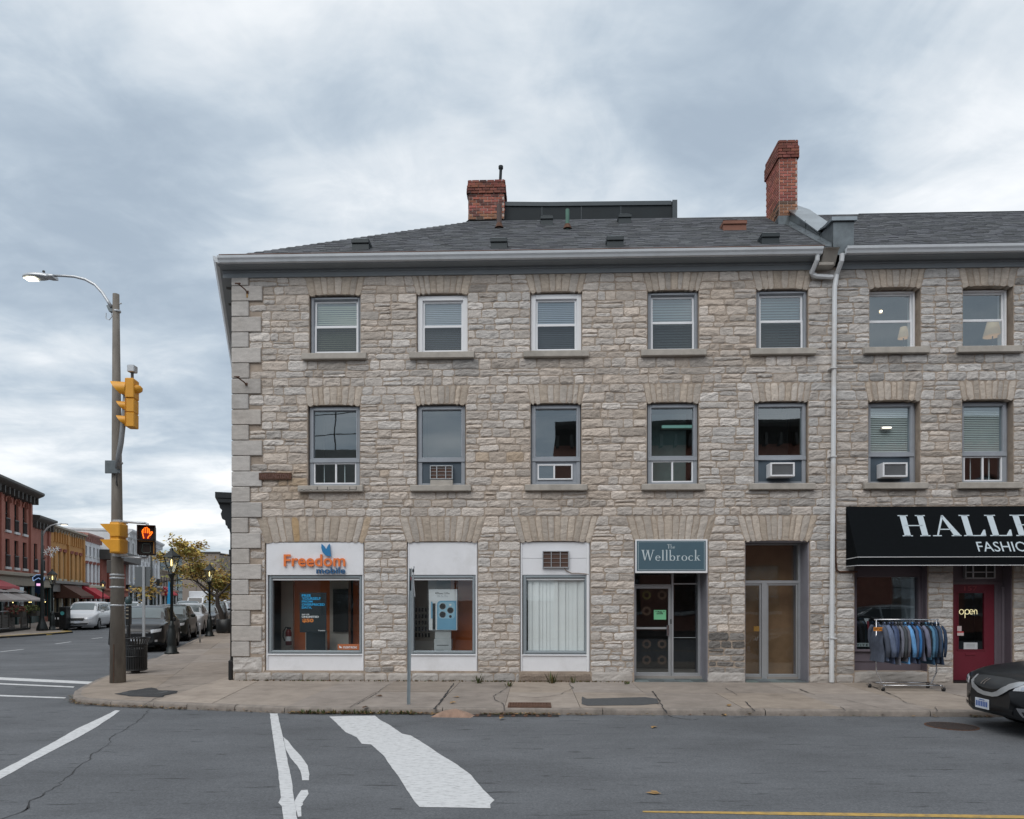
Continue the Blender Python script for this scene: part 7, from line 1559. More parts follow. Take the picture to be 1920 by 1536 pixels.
t = simple('street_bin', 'dark street bin with a round teal sticker left of the white minivan', 'litter bin', at(121.5, 41.2).x, 41.2); MB().use(M_BLACK).box(-.22, .22, -.22, .22, 0, 1.35, .03).build('body', t); MB().use(mat('teal_dot', (.08, .35, .36), .5)).lathe([(0, 0), (.12, 0), (.12, .01), (0, .01)], n=12).build('sticker', t).matrix_local = Matrix.Translation((0, -.23, .95)) @ Matrix.Rotation(rad(90), 4, 'X')
t = simple('newspaper_box', 'low black street box with white marks on the pavement behind the far lantern', 'box', at(111, 44).x, 44); MB().use(M_BLACK).box(-.45, .45, -.25, .25, 0, .95, .02).build('body', t); mb = MB().use(M_WH); [mb.box(-.35 + k * .2, -.25 + k * .2, -.26, -.251, .5, .62) for k in range(4)]; mb.build('mark', t)

# ================================================================ cars
def make_car(name, label, M, kind, paint, group=None, detail=1, dark_trim=True):
    t = thing(name, label, {'suv': 'car', 'sedan': 'car', 'van': 'van'}[kind], M, group)
    if kind == 'suv': K = [(2.36, .60, .34, .70, .74, .45), (2.30, .80, .26, .88, .93, .62), (2.12, .90, .22, .97, 1.02, .70), (1.5, .94, .22, 1.03, 1.09, .74), (1.08, .94, .22, 1.05, 1.15, .72), (.72, .94, .22, 1.06, 1.36, .70), (.30, .94, .22, 1.06, 1.58, .67), (-.1, .94, .22, 1.07, 1.66, .66), (-1.2, .94, .22, 1.08, 1.66, .65), (-1.8, .93, .24, 1.10, 1.60, .63), (-2.2, .90, .28, 1.08, 1.22, .62), (-2.36, .78, .36, .9, .98, .55)]; wb, wr = (1.45, -1.35), .36
    elif kind == 'van': K = [(2.55, .62, .32, .66, .70, .45), (2.48, .85, .24, .80, .86, .60), (2.25, .95, .22, .94, 1.0, .70), (1.75, .99, .20, 1.04, 1.12, .78), (1.45, .99, .20, 1.06, 1.26, .76), (.85, .99, .20, 1.07, 1.62, .72), (.5, .99, .20, 1.07, 1.72, .71), (-1.6, .99, .20, 1.08, 1.74, .71), (-2.2, .98, .24, 1.08, 1.68, .69), (-2.5, .94, .30, 1.05, 1.25, .66), (-2.58, .85, .4, .9, .95, .6)]; wb, wr = (1.60, -1.48), .34
    else: K = [(2.47, .42, .36, .66, .71, .34), (2.42, .66, .27, .74, .79, .50), (2.28, .82, .22, .80, .86, .60), (1.95, .91, .20, .87, .93, .68), (1.4, .93, .20, .92, .99, .74), (1.0, .93, .20, .95, 1.03, .74), (.55, .93, .20, .96, 1.25, .70), (.15, .93, .20, .97, 1.42, .66), (-.4, .93, .20, .97, 1.46, .64), (-1.0, .93, .20, .98, 1.40, .62), (-1.6, .92, .22, 1.0, 1.14, .62), (-2.2, .90, .26, .98, 1.04, .62), (-2.45, .78, .34, .8, .9, .5)]; wb, wr = (1.42, -1.38), .335
    K = np.array(K)[::-1]; n = 60 if detail > 1 else 40; xs = np.linspace(K[0, 0], K[-1, 0], n); C = np.array([np.interp(xs, K[:, 0], K[:, j]) for j in range(1, 6)])
    for _ in range(2): Cc = C.copy(); Cc[:, 1:-1] = (C[:, :-2] + 2 * C[:, 1:-1] + C[:, 2:]) / 4; C = Cc
    rows = []
    for i, x in enumerate(xs):
        w, zb, zm, zt_, wrr = C[:, i]; lr = lambda a, b, k: a + (b - a) * k
        H = [(0, zb), (.8 * w, zb), (.95 * w, zb + .05), (.99 * w, zb + .14), (w, lr(zb, zm, .35)), (.995 * w, lr(zb, zm, .6)), (.975 * w, zm - .10), (.955 * w, zm - .03), (.92 * w, zm + .0), (lr(.90 * w, wrr, .35), lr(zm, zt_, .35)), (lr(.90 * w, wrr, .75), lr(zm, zt_, .78)), (wrr * .97, lr(zm, zt_, .93)), (wrr * .85, lr(zm, zt_, .985)), (wrr * .5, zt_ + .008), (0, zt_ + .015)]
        rows.append([(x, y, z) for y, z in H] + [(x, -y, z) for y, z in H[-2::-1]])
    mb = MB().use(paint, True); mb.grid(rows); mb.poly(rows[0][::-1]); mb.poly(rows[-1])
    # drop faces inside the wheel arches
    keep = []
    for k, f in enumerate(mb.f):
        c = np.mean([mb.v[i] for i in f], axis=0)
        if any(math.hypot(c[0] - wx, c[2] - wr) < wr + .045 for wx in wb) and abs(c[1]) > .5 * C[0].max(): continue
        keep.append(k)
    mb.f = [mb.f[k] for k in keep]; mb.m = [mb.m[k] for k in keep]; mb.sm = [mb.sm[k] for k in keep]; mb.t = [mb.t[k] for k in keep]
    body = mb.build('body', t); bv = BVHTree.FromPolygons([Vector(v) for v in mb.v], mb.f)
    wm = C[0].max()
    mb = MB().use(M_BLACK); mb.box(-2.1, 2.1, -wm * .62, wm * .62, .2, .8); mb.build('underbody', t)
    def patch(nm, m, mode, top, bot, off=.012, nn=4, par=None, sides=(1, -1)):
        for sd in (sides if mode == 'side' else (1,)):
            P = []; ok = True
            for j in range(nn + 1):
                row = []
                for (a0, a1), (c0, c1_) in zip(top, bot):
                    a = a0 + (c0 - a0) * j / nn; b = a1 + (c1_ - a1) * j / nn
                    if mode == 'side': o, d = Vector((a, 3 * sd, b)), Vector((0, -sd, 0))
                    elif mode == 'front': o, d = Vector((5, a, b)), Vector((-1, 0, 0))
                    elif mode == 'rear': o, d = Vector((-5, a, b)), Vector((1, 0, 0))
                    else: o, d = Vector((a, b, 4)), Vector((0, 0, -1))
                    h = bv.ray_cast(o, d)
                    if h[0] is None: ok = False; break
                    row.append(h[0] - d * off)
                if not ok: break
                P.append(row)
            if ok: mbp = MB().use(m, True); mbp.grid(P); mbp.build(nm, par or t)
    def lin(p, q, n=5): return [(p[0] + (q[0] - p[0]) * k / (n - 1), p[1] + (q[1] - p[1]) * k / (n - 1)) for k in range(n)]
    G_ = {'suv': dict(ws=((.28, .60), (1.02, .80)), sw=[((1.0, 1.16), (.25, 1.56), (-.05, 1.58), (-.05, 1.12)), ((-.12, 1.12), (-.12, 1.58), (-1.05, 1.58), (-1.05, 1.13)), ((-1.12, 1.14), (-1.12, 1.57), (-1.62, 1.52), (-1.95, 1.2))]),
          'van': dict(ws=((.78, .64), (1.55, .84)), sw=[((1.42, 1.18), (.75, 1.60), (.4, 1.64), (.4, 1.14)), ((.33, 1.14), (.33, 1.64), (-.8, 1.64), (-.8, 1.14)), ((-.87, 1.14), (-.87, 1.64), (-1.95, 1.60), (-2.15, 1.2))]),
          'sedan': dict(ws=((.12, .58), (.92, .78)), sw=[((.85, 1.04), (.2, 1.34), (-.15, 1.37), (-.15, 1.02)), ((-.22, 1.02), (-.22, 1.37), (-.95, 1.33), (-1.2, 1.04))])}[kind]
    (xt, yt), (xb, yb) = G_['ws']; patch('windscreen', GLW, 'top', lin((xt, -yt), (xt, yt), 9), lin((xb, -yb), (xb + 0, yb), 9), .010, 6)
    for s_ in G_['sw']:
        a, b, c, d = s_; patch('side_window', GLC2, 'side', lin(b, c), lin(a, d), .010, 4)
    xr = K[0, 0]
    patch('rear_window', GLC2, 'rear', lin((-.55, K[:, 4].max() - .12), (.55, K[:, 4].max() - .12), 7), lin((-.62, K[:, 4].max() - .42), (.62, K[:, 4].max() - .42), 7), .012)
    if detail > 1:
        # shield grille, swept lamps, fog lamps, plate
        M_SM = mat('shield_metal', (.10, .11, .12), .35, .7); M_SR = mat('shield_rim', (.52, .55, .58), .3, .6)
        patch('grille', M_BLACK, 'front', lin((-.33, .72), (.40, .74), 9), [(-.30, .66), (-.22, .60), (-.14, .575), (-.02, .57), (.08, .57), (.16, .575), (.25, .61), (.32, .66), (.38, .71)], .010, 5)
        patch('grille_shield', M_SM, 'front', [(-.36, .80), (-.25, .815), (-.12, .82), (0, .82), (.1, .82), (.2, .82), (.3, .82), (.4, .81), (.48, .805)], [(-.32, .70), (-.24, .665), (-.12, .645), (0, .64), (.1, .645), (.2, .66), (.28, .69), (.34, .72), (.42, .765)], .020, 4)
        rim = [(-.38, .81), (-.365, .73), (-.31, .65), (-.20, .59), (-.08, .565), (.10, .565), (.20, .59), (.30, .645), (.40, .715), (.50, .765), (.60, .80)]
        rw = [.018, .03, .04, .036, .03, .03, .036, .042, .044, .036, .008]
        tp, bt = [], []
        for k, ((a, b_), w_) in enumerate(zip(rim, rw)):
            p0, p1 = rim[max(0, k - 1)], rim[min(len(rim) - 1, k + 1)]; dx, dz = p1[0] - p0[0], p1[1] - p0[1]; l_ = math.hypot(dx, dz); tp.append((a - dz / l_ * w_, b_ + dx / l_ * w_)); bt.append((a + dz / l_ * w_, b_ - dx / l_ * w_))
        patch('shield_rim', M_SR, 'front', tp, bt, .030, 2)
        for sd in (-1, 1):
            patch('headlight', M_HL, 'front', lin((sd * .50, .745), (sd * .86, .83), 6), lin((sd * .46, .665), (sd * .87, .70), 6), .020, 3)
            patch('lamp_wrap', M_HL, 'side', lin((2.12, .80), (1.75, .87), 5), lin((2.16, .70), (1.85, .79), 5), .010, 3, None, (sd,))
            patch('fog_lamp', M_CHROME, 'front', lin((sd * .50, .43), (sd * .72, .45), 5), lin((sd * .56, .31), (sd * .74, .32), 5), .014, 3)
            patch('fog_lens', M_BLACK, 'front', lin((sd * .57, .385), (sd * .68, .39), 5), lin((sd * .60, .33), (sd * .68, .335), 5), .022, 3)
        for sd in (-1, 1):
            patch('bonnet_seam', M_BLACK, 'top', [(x_, sd * (.60 + .10 * k / 8)) for k, x_ in enumerate(np.linspace(2.30, .95, 9))], [(x_, sd * (.607 + .10 * k / 8)) for k, x_ in enumerate(np.linspace(2.30, .95, 9))], .004, 1)
            patch('bumper_seam', M_BLACK, 'side', lin((2.2, .66), (1.80, .70), 6), lin((2.2, .652), (1.80, .692), 6), .004, 1, None, (sd,))
            patch('lamp_reflector', M_CHROME, 'front', lin((sd * .56, .735), (sd * .66, .75), 4), lin((sd * .56, .69), (sd * .66, .70), 4), .024, 2); patch('lamp_shadow', M_BLACK, 'front', lin((sd * .69, .755), (sd * .75, .765), 3), lin((sd * .69, .695), (sd * .75, .70), 3), .022, 2)
        patch('lower_grille', M_BLACK, 'front', lin((-.46, .40), (.46, .40), 7), lin((-.40, .30), (.40, .30), 7), .012, 3)
        for k in (0, 1): q = -.13 + k * .06; patch('emblem', M_CHROME, 'front', lin((q + .03, .785), (q + .05, .785), 2), lin((q - .02, .695), (q, .695), 2), .032, 2)
        mb = MB().use(mat('plate_white', (.62, .66, .72), .5, var=.03)); mb.box(0, .012, -.15, .15, -.075, .075, .006); p_ = mb.build('number_plate', t); p_.matrix_local = Matrix.Translation((2.475, -.14, .40))
        mb = MB().use(mat('plate_blue', (.05, .12, .38), .5)); [mb.box(.0125, .014, -.125 + k * .037, -.10 + k * .037, -.04, .035) for k in range(7)]; mb.box(.0125, .014, -.06, .06, .05, .062); mb.build('plate_marks', p_)
    else:
        zg_ = {'suv': .72, 'van': .68, 'sedan': .62}[kind]; hw = {'suv': .42, 'van': .38, 'sedan': .36}[kind]
        patch('grille', M_BLACK, 'front', lin((-hw, zg_ + .07), (hw, zg_ + .07), 5), lin((-hw * .85, zg_ - .09), (hw * .85, zg_ - .09), 5), .012, 3)
        patch('chrome_bar', M_CHROME, 'front', lin((-hw, zg_ + .01), (hw, zg_ + .01), 5), lin((-hw, zg_ - .015), (hw, zg_ - .015), 5), .02, 1)
        patch('lower_grille', M_BLACK, 'front', lin((-.6, .44), (.6, .44), 5), lin((-.5, .34), (.5, .34), 5), .012, 2)
        for sd in (-1, 1): patch('headlight', M_HL, 'front', lin((sd * (hw + .06), zg_ + .10), (sd * .82, zg_ + .14), 5), lin((sd * (hw + .08), zg_ - .02), (sd * .80, zg_ + .03), 5), .012, 2); patch('fog_lamp', M_HL, 'front', lin((sd * .62, .46), (sd * .70, .46), 3), lin((sd * .62, .39), (sd * .70, .39), 3), .016, 2)
        MB().use(mat('plate_white', (.62, .66, .72), .5)).box(0, .015, -.15, .15, -.07, .07).build('number_plate', t).matrix_local = Matrix.Translation((K[-1, 0] + .01, 0, .50))
    for wx in wb:
        for sd in (1, -1):
            mb = MB().use(M_RUBBER, True); mb.cyl((0, -.11, 0), (0, .11, 0), wr, n=22); wh = mb.build('wheel', t); wh.matrix_local = Matrix.Translation((wx, sd * (wm - .13), wr))
            mb = MB().use(M_RIM); mb.cyl((0, sd * .09, 0), (0, sd * .115, 0), wr * .62, n=18); [mb.box(-.01, .01, sd * .113, sd * .12, -wr * .6, wr * .6)]; mb.build('rim', wh)
            mb = MB().use(M_BLACK); an = [rad(a) for a in range(-10, 191, 10)]; mb.tube([(wx + (wr + .055) * math.cos(a), sd * (wm - .015), wr + (wr + .055) * math.sin(a)) for a in an], .022, 5); mb.build('arch_trim', t)
    zmir = {'suv': 1.13, 'van': 1.13, 'sedan': 1.02}[kind]
    for sd in (1, -1): mb = MB().use(paint); mb.box(G_['sw'][0][0][0] - .28, G_['sw'][0][0][0] - .14, sd * (wm - .02), sd * (wm + .17), zmir - .06, zmir + .09, .03); mb.build('mirror', t)
    return t
GLC2 = mat('tinted_glass', (.016, .02, .023), .06, var=.05, spec=.55); GLW = mat('windscreen_sky_tint', (.085, .115, .125), .09, var=.12, vscale=1.5, spec=.7); M_HL = mat('headlamp', (.58, .60, .63), .12, .2, var=.15, vscale=20); M_RIM = mat('wheel_rim', (.25, .26, .27), .35, .7)  # windscreen base colour carries the mirrored sky as pale teal
PB = mat('car_black', (.009, .010, .012), .3, var=.03, coat=.35, spec=.3); PG = mat('car_graphite', (.016, .018, .021), .35, .1, var=.03, coat=.25, spec=.25); PW = mat('car_white', (.62, .63, .65), .3, var=.02, coat=.5); PS = mat('car_silver', (.33, .34, .35), .3, .6, var=.02, coat=.5); PD = mat('car_slate', (.028, .034, .043), .3, .2, var=.03, coat=.4)
def side_car(s_front, t, L_): # nose towards the camera
    p = S(s_front + L_ / 2, t); return TR(p.x, p.y, 0, math.atan2(-SD.y, -SD.x))
gp = 'cars parked along the kerb of the side street'
make_car('parked_car', 'black crossover parked first in the row, its nose behind the concrete pole', side_car(4.9, -1.3, 4.72), 'suv', PB, gp)
make_car('parked_car', 'dark green-black utility car second in the row, just left of the nearest lantern', side_car(11.2, -1.3, 4.72), 'suv', mat('car_forest', (.014, .018, .016), .3, var=.03, coat=.3, spec=.3), gp)
make_car('parked_car', 'pale silver-white hatchback third in the row, right of the nearest lantern', side_car(17.4, -1.25, 4.72), 'suv', PW, gp)
make_car('parked_car', 'dark slate low saloon parked fourth in the row', side_car(23.6, -1.1, 4.9), 'sedan', PD, gp)
make_car('parked_car', 'graphite minivan parked fifth in the row beside the second lantern', side_car(30, -1.0, 5.1), 'van', PG, gp)
make_car('parked_car', 'reddish dark car parked sixth in the row by the tree planter', side_car(36.6, -1.0, 4.72), 'suv', mat('car_plum', (.08, .045, .05), .3, var=.03, coat=.5), gp)
make_car('parked_car', 'silver car parked seventh, farthest in the row beyond the tree', side_car(44, -1.0, 4.72), 'suv', PS, gp)
g2 = 'cars parked on the far side of the side street'
make_car('minivan', 'white minivan parked across the side street beside the yellow kerb', side_car(25.4, -8.1, 5.13), 'van', PW, g2)
make_car('parked_car', 'silver car parked right behind the white minivan', side_car(32.6, -8.2, 4.72), 'suv', PS, g2)
make_car('parked_car', 'pale car half hidden behind the concrete pole beyond the silver one', side_car(39.5, -8.2, 4.72), 'suv', PW, g2)
g3 = 'traffic far down the side street'
for px, Y, kd, pm, lb in ((345, 78, 'suv', PS, 'pale car in the distance left of the white truck'), (412, 84, 'van', PW, 'white van in the distance behind the tree trunk'), (428, 70, 'suv', PS, 'silver car in the distance at the foot of the corner wall'), (357.5, 72, 'suv', PB, 'small dark car with an orange signal in front of the white truck')):
    p = at(px, Y); make_car('distant_car', lb, TR(p.x, p.y, 0, math.atan2(-SD.y, -SD.x)), kd, pm, g3)
p = at(372, 96); tk = thing('box_truck', 'white box truck coming down the far end of the side street', 'truck', TR(p.x, p.y, -.1, math.atan2(-1, .12)))
MB().use(M_WHITE).box(-5, .3, -1.2, 1.2, .7, 3.05, .05).build('cargo_box', tk); mb = MB().use(M_WHITE); mb.prism([(.35, -1.05, .5), (2.2, -1.05, .5), (2.25, -1.05, 1.25), (1.5, -1.05, 1.4), (1.1, -1.05, 2.15), (.35, -1.05, 2.2)], (0, 2.1, 0)); mb.build('cab', tk); mb = MB().use(GLC2); mb.add([(1.52, -.9, 1.42), (1.52, .9, 1.42), (1.14, .85, 2.1), (1.14, -.85, 2.1)], [(0, 1, 2, 3)]); mb.build('windscreen', tk); MB().use(M_BLACK).box(2.2, 2.27, -.55, .55, .6, 1.1).build('grille', tk)
for x in (1.4, -3.6):
    for y in (-1, 1): MB().use(M_RUBBER).cyl((x, y * .85, .42), (x, y * 1.08, .42), .42, n=14).build('wheel', tk)
# the dark sedan at the right edge, nose to the left
pn = at(1836, 10.15); cc = MF.inverted() @ Vector((pn.x, pn.y, 0)); vc_ = -5.02
make_car('parked_sedan', 'dark graphite sedan with a silver shield grille cut off by the right edge', MF @ TR(cc.x + 2.47, vc_, 0, math.pi + rad(1)), 'sedan', PG, None, 2)
# pale SUV on our own side, mirrored in the clothes shop window
make_car('parked_suv', 'pale grey sport utility car parked across the street, mirrored in the shop window', TR(15.0, -.2, 0, math.pi), 'suv', PS, None)

# ================================================================ trees
def tree(base, h, label, crown_r, cols, lean, nleaf, name='street_tree', seed=3, spread=1.0, maxd=5):
    rr_ = random.Random(seed); t = thing(name, label, 'tree', Matrix.Translation(base)); mb = MB().use(mat('bark_dark', (.035, .028, .024), .95, var=.2), True); tips = []
    def grow(p, d, L_, r, dep):
        n = 5 if dep < 2 else 3; pts = [p]; rs = [r]
        for i in range(n):
            d = (d + Vector((rr_.gauss(0, .16), rr_.gauss(0, .16), rr_.gauss(0, .10) + .02 - .05 * dep * .3)) ).normalized(); p = p + d * L_ / n; pts.append(p); rs.append(r * (1 - .4 * (i + 1) / n))
        mb.tube(pts, rs, 7 if dep < 2 else 4, False)
        if dep >= 2: tips.extend(pts[1:])
        if dep < maxd:
            for k in range(3 if dep < 3 else 2):
                ax = Vector((rr_.gauss(0, 1), rr_.gauss(0, 1), rr_.gauss(0, .35))).normalized(); nd = (d * .8 + ax * .75 * spread + Vector(lean) * .25).normalized(); grow(pts[-1] if k else pts[-2], nd, L_ * rr_.uniform(.62, .82), rs[-1] * .72, dep + 1)
    grow(Vector((0, 0, 0)), Vector((lean[0] * .1, lean[1] * .1, 1)), h * .36, .17, 0); mb.build('trunk', t)
    lf = MB(); cl = [p for p in tips if rr_.random() < .6]
    for c in cl:
        cm = rr_.choice(cols)
        if noise.noise(c * .6 + Vector((seed, 0, 0))) < -.2: continue
        for _ in range(nleaf):
            p = c + Vector((rr_.gauss(0, 1), rr_.gauss(0, 1), rr_.gauss(0, .6))) * crown_r; d = Vector((rr_.gauss(0, 1), rr_.gauss(0, 1), rr_.gauss(0, .5))).normalized() * rr_.uniform(.06, .12); e = d.orthogonal().normalized() * d.length * .5; lf.use(cm if rr_.random() < .7 else rr_.choice(cols)); lf.add([p - d, p + e, p + d, p - e], [(0, 1, 2, 3)])
    lf.build('crown', t); return t
Y1 = mat('leaf_yellow', (.46, .34, .08), .8, var=.2); Y2 = mat('leaf_ochre', (.32, .20, .05), .8, var=.2); Y3 = mat('leaf_yellowgreen', (.26, .26, .07), .8, var=.2)
tree(at(426, 36.2, SWH), 5.6, 'street tree with sparse yellowing leaves in the planter tub beside the corner', .20, [Y1, Y2, Y3, Y1, Y2], (-.9, -.1, 0), 22, seed=11, spread=1.15)
tree(at(418, 62, SWH), 6.0, 'thinner bare-branched tree far behind the yellowing one', .22, [Y2, Y3], (-.3, 0, 0), 3, seed=5)
mb = MB().use(mat('far_wood', (.05, .05, .055), .95, var=.3))
for k in range(420):
    p = at(R.uniform(385, 520), R.uniform(150, 210)); h = R.uniform(4.5, 8.5); mb.cyl((p.x, p.y, 0), (p.x + R.uniform(-.4, .4), p.y, h), .14, .03, 3, False)
    for _ in range(5): q = R.uniform(.3, .95); a = Vector((R.uniform(-1, 1), R.uniform(-1, 1), R.uniform(.2, 1.2))) * 1.3; mb.cyl((p.x, p.y, h * q), (p.x + a.x, p.y + a.y, h * q + a.z), .05, .01, 3, False)
tag(mb.build('far_wood'), 'hazy mass of bare trees at the end of the side street', 'trees', None, 'stuff')

# ================================================================ clothes rack
Yr = -1.1; rx0, rx1 = F(1643, 1162, Yr)[0], F(1756, 1162, Yr)[0]; rt = F(1700, 1162, Yr)[1]
rk = thing('clothes_rack', 'chrome rolling clothes rack on black castors in front of the clothes shop', 'clothes rack', MF @ TR(rx0, Yr, SWH)); W_ = rx1 - rx0; H_ = rt - SWH
mb = MB().use(M_CHROME, True); mb.tube([(-.04, 0, H_), (W_ + .04, 0, H_)], .014, 8); mb.build('hanging_rail', rk)
for x, d in ((0, 1), (W_, -1)): mb = MB().use(M_CHROME, True); mb.tube([(x, 0, H_), (x, 0, .35), (x + d * .11, 0, .12), (x + d * .11, 0, .10)], .013, 8); mb.build('upright', rk)
mb = MB().use(M_CHROME, True); 
for y in (-.24, .24): mb.tube([(.02 if y < 0 else .1, y, .11), (W_ - .02, y, .11)], .014, 6)
mb.build('base_rail', rk)
for x in (.06, W_ - .06): MB().use(M_CHROME, True).tube([(x, -.26, .11), (x, .26, .11)], .013, 6).build('cross_bar', rk)
for x in (-.02 + .02, W_ - .02):
    for y in (-.27, .27):
        mb = MB().use(M_RUBBER, True); mb.cyl((x - .02, y, .042), (x + .02, y, .042), .042, n=14); c_ = mb.build('castor', rk); MB().use(M_CHROME).box(x - .026, x + .026, y - .015, y + .02, .045, .105).build('fork', c_)
shirts = [((.07, .085, .12), .10), ((.12, .155, .24), .12), ((.07, .10, .18), .05), ((.035, .055, .12), .06), ((.15, .16, .20), .05), ((.06, .07, .08), .04), ((.11, .11, .13), .05), ((.13, .33, .62), .09), ((.07, .09, .15), .05), ((.03, .15, .38), .05), ((.02, .03, .06), .04), ((.15, .16, .23), .09), ((.012, .014, .02), .05), ((.08, .20, .32), .05), ((.03, .08, .15), .05), ((.045, .06, .09), .06), ((.03, .07, .14), .05), ((.02, .04, .08), .06)]
names = ['charcoal shirt hanging outside the left upright of the rack', 'grey-blue denim shirt with a full sleeve, first inside the left upright', 'slate blue shirt right behind the grey-blue denim one', 'dark navy patterned shirt near the left end of the rack', 'light grey shirt left of the middle of the rack', 'nearly black shirt between two greys on the rack', 'thin taupe shirt beside the bright blue one', 'bright sky-blue shirt in the middle of the rack', 'muted violet-grey shirt right of the sky-blue one', 'vivid royal blue shirt squeezed in the middle of the rack', 'navy black shirt right of the vivid blue one', 'pale lilac-grey shirt with a broad sleeve right of the middle', 'pure black shirt right of the lilac-grey one', 'teal blue shirt with a pale edge at the right part of the rack', 'deep blue shirt next to the teal one', 'dark olive-grey shirt third from the right end of the rack', 'indigo shirt second from the right end of the rack', 'dark navy shirt at the right end of the rack']
x = -.04; tot_ = sum(s[1] for s in shirts); sc_ = (W_ + .09) / tot_
for k, ((c, w), lb) in enumerate(zip(shirts, names)):
    w *= sc_; cx = x + w / 2; x += w; th = max(.045, w * .62)
    t = thing('hanging_shirt', lb, 'shirt', MF @ TR(rx0 + cx, Yr, rt - .0, R.uniform(-.12, .12)), 'shirts hanging on the rolling rack'); m = mat('cloth_%02d' % k, c, .95, var=.25, vscale=18, bump=.6, bscale=30, stretch=(1, 1, .35))
    mb = MB().use(m, True); Lh = R.uniform(.62, .82); rows = []
    for j in range(9):
        f = j / 8; z = -.09 - Lh * f; hw = (.04, .17, .21, .215, .22, .225, .23, .24, .25)[j]; tt = th * (.35 + .65 * min(1, f * 3)) * (1 + .15 * math.sin(j * 2.1 + k)); ox = .012 * math.sin(j * 1.3 + k * 2)
        rows.append([(ox + tt / 2 * math.cos(2 * math.pi * q / 14) * (1 + .25 * math.sin(q * 3 + j)), hw * math.sin(2 * math.pi * q / 14), z) for q in range(15)])
    mb.grid(rows); mb.poly(rows[0]); body = mb.build('shirt_body', t)
    for sd in (-1, 1):
        mb = MB().use(m, True); fw = (.06 if w > .08 else .0) * R.uniform(.6, 1.2); yy = -sd * 0; P = [(0, sd * .17, -.13), (.01, sd * .25, -.22), (.01 + fw * .4, sd * .285, -.40), (.01 + fw, sd * .28, -.60), (fw * 1.2, sd * .27, -.74)]; mb.tube(P, [th * .5, th * .66, th * .72, th * .6, th * .5], 8); mb.build('sleeve', t)
    mb = MB().use(m, True); mb.tube([(.0, -.05, -.08), (.02, 0, -.065), (0, .05, -.08)], .02, 5); mb.build('collar', t)
    mb = MB().use(M_BLACK, True); mb.tube([(0, 0, .02), (.01, .015, .0), (0, 0, -.03), (0, 0, -.07), (0, .16, -.11)], .006, 4); mb.tube([(0, 0, -.07), (0, -.16, -.11)], .006, 4); mb.build('hanger', t)
t = thing('price_sign', 'small orange SPECIAL card hanging at the left end of the clothes rack', 'sign', MF @ TR(F(1646.5, 1180, Yr - .22)[0], Yr - .22, F(1646, 1180.5, Yr - .22)[1])); MB().use(mat('card_orange', (.62, .22, .02), .7, var=.05)).box(-.09, .09, -.003, .003, -.03, .045).build('card', t); mb = MB().use(M_BLACK); put_text(mb, 'SPECIAL', -.08, .08, -.015, .03, -.003, .01, .001); mb.build('lettering', t)

# ================================================================ weeds and leaves
WG1 = mat('weed_green', (.06, .085, .025), .8, var=.3); WG2 = mat('weed_brown', (.12, .085, .035), .9, var=.3); LF = mat('fallen_leaf', (.36, .22, .09), .85, var=.3); LF2 = mat('fallen_leaf_brown', (.12, .065, .035), .9, var=.3)
def tuft(mb, p, n, h, r, mats_):
    for _ in range(n):
        a = R.random() * 6.28; q = Vector(p) + Vector((math.cos(a), math.sin(a), 0)) * r * R.random(); d = Vector((math.cos(a) * .5, math.sin(a) * .5, 1)).normalized() * h * R.uniform(.4, 1); w = Vector((-math.sin(a), math.cos(a), 0)) * R.uniform(.006, .014); mb.use(R.choice(mats_)); mb.add([q - w, q + w, q + d * .6 + w, q + d, q + d * .6 - w], [(0, 1, 2, 3, 4)])
def W(u, v, z=0): return MF @ Vector((u, v, z))
for (x, y, n, h, lb) in ((897, 1281, 26, .26, 'small green weed growing against the plinth below the phone shop window'), (1035, 1281, 30, .30, 'taller green weed at the foot of the aggregate step'), (1075, 1281, 12, .2, 'sparse weed right of the taller one at the aggregate step'), (1176, 1283, 16, .08, 'low weed at the pavement left of the recessed glass entrance'), (954, 1287, 16, .12, 'weed sprouting from the pavement crack near the iron grate')):
    p = G(x, y, SWH); mb = MB(); tuft(mb, (0, 0, 0), n, h, .07, [WG1, WG1, WG2]); tag(mb.build('weed', M=Matrix.Translation((p.x, min(p.y, W(U(x), -.10).y), SWH))), lb, 'plant', 'weeds along the building')
mb = MB()
for _ in range(260):
    u = U(R.uniform(450, 1190)); tuft(mb, W(u, R.uniform(-.09, -.06), SWH), 2, .03 + .03 * R.random(), .03, [WG2, WG2, WG1, LF2])
tag(mb.build('wall_foot_weeds'), 'dead grass and leaf litter along the foot of the stone wall', 'litter', None, 'stuff')
mb = MB()
def leaf(mb, p, s, m): 
    a = R.random() * 6.28; c, s_ = math.cos(a) * s, math.sin(a) * s; t = R.uniform(0, .4) * s; mb.use(m); mb.add([(p[0] - c, p[1] - s_, p[2]), (p[0] + s_ * .5, p[1] - c * .5, p[2] + t), (p[0] + c, p[1] + s_, p[2] + t * .3), (p[0] - s_ * .5, p[1] + c * .5, p[2] + t * .6)], [(0, 1, 2, 3)])
def kpt(px):   # kerb line point for a pixel column
    u = U(px, -3.8); return W(u, -3.80, .01)
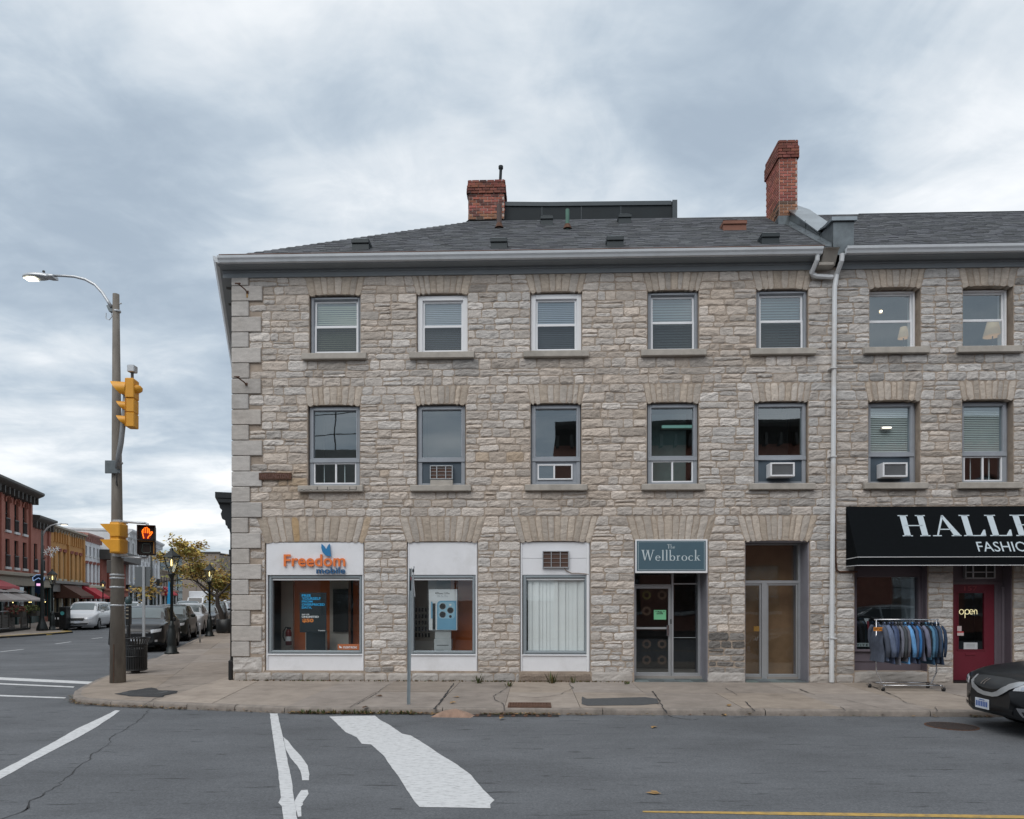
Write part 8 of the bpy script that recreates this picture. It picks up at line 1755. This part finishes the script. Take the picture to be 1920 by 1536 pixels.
for (x0, x1, n) in ((540, 700, 420), (700, 870, 300), (900, 1035, 260), (1035, 1120, 70), (1820, 1860, 60), (1120, 1800, 50)):
    for _ in range(n):
        p = kpt(R.uniform(x0, x1)); p.y -= R.gauss(0, .035); p.z += R.random() * .03; leaf(mb, p, R.uniform(.012, .035), R.choice([LF, LF2, LF2, WG2, WG1]))
for i in range(len(arcw) - 1):
    a, b = Vector(arcw[i]), Vector(arcw[i + 1]); d = (b - a).normalized()
    if i > 6: continue
    for _ in range(int((b - a).length * (150 if 2 <= i < 6 else 30))):
        q = a.lerp(b, R.random()); nn_ = Vector((-d.y, d.x)) ; q = q + nn_ * abs(R.gauss(0, .05)); leaf(mb, (q.x, q.y, .01 + R.random() * .035), R.uniform(.012, .03), R.choice([LF, LF2, LF2, WG2, WG1]))
for _ in range(60): p = kpt(R.uniform(560, 780)); tuft(mb, p, 3, .09, .05, [WG1, WG1, WG2])
tag(mb.build('gutter_litter'), 'dead leaves and weeds gathered in the gutter along the kerb', 'litter', None, 'stuff')
ll = [((1366, 1324), SWH, 'ochre leaf lying on the pavement right of the asphalt patch'), ((1225, 1365), 0, 'orange leaf on the road below the asphalt patch'), ((1225, 1489), 0, 'orange leaf on the road near the bottom edge'), ((1357, 1342), 0, 'yellow leaf in the gutter right of the patch'), ((710, 1306), SWH, 'dark brown leaf on the pavement left of the leaning post'), ((684, 1328), SWH, 'dark brown leaf at the kerb left of the leaning post'), ((855, 1308), SWH, 'brown leaf on the pavement above the gutter stone'), ((848, 1319), SWH, 'pale leaf on the pavement above the gutter stone'), ((940, 1348), .02, 'bright yellow leaf lying in the kerb inlet')]
for (xy, z, lb) in ll:
    p = G(*xy, z); mb = MB(); m = LF if not 'dark' in lb else LF2; leaf(mb, (0, 0, .012), .08, m); leaf(mb, (.02, .03, .015), .06, m); tag(mb.build('fallen_leaf', M=Matrix.Translation(p)), lb, 'leaf', 'fallen leaves lying singly')
p = G(1617, 1341, 0); mb = MB().use(M_WH, True); mb.lathe([(0, 0), (.06, .01), (.065, .05), (.03, .09), (0, .09)], n=8); tag(mb.build('litter_cup', M=Matrix.Translation(p)), 'crumpled white cup lying in the gutter right of centre', 'litter')
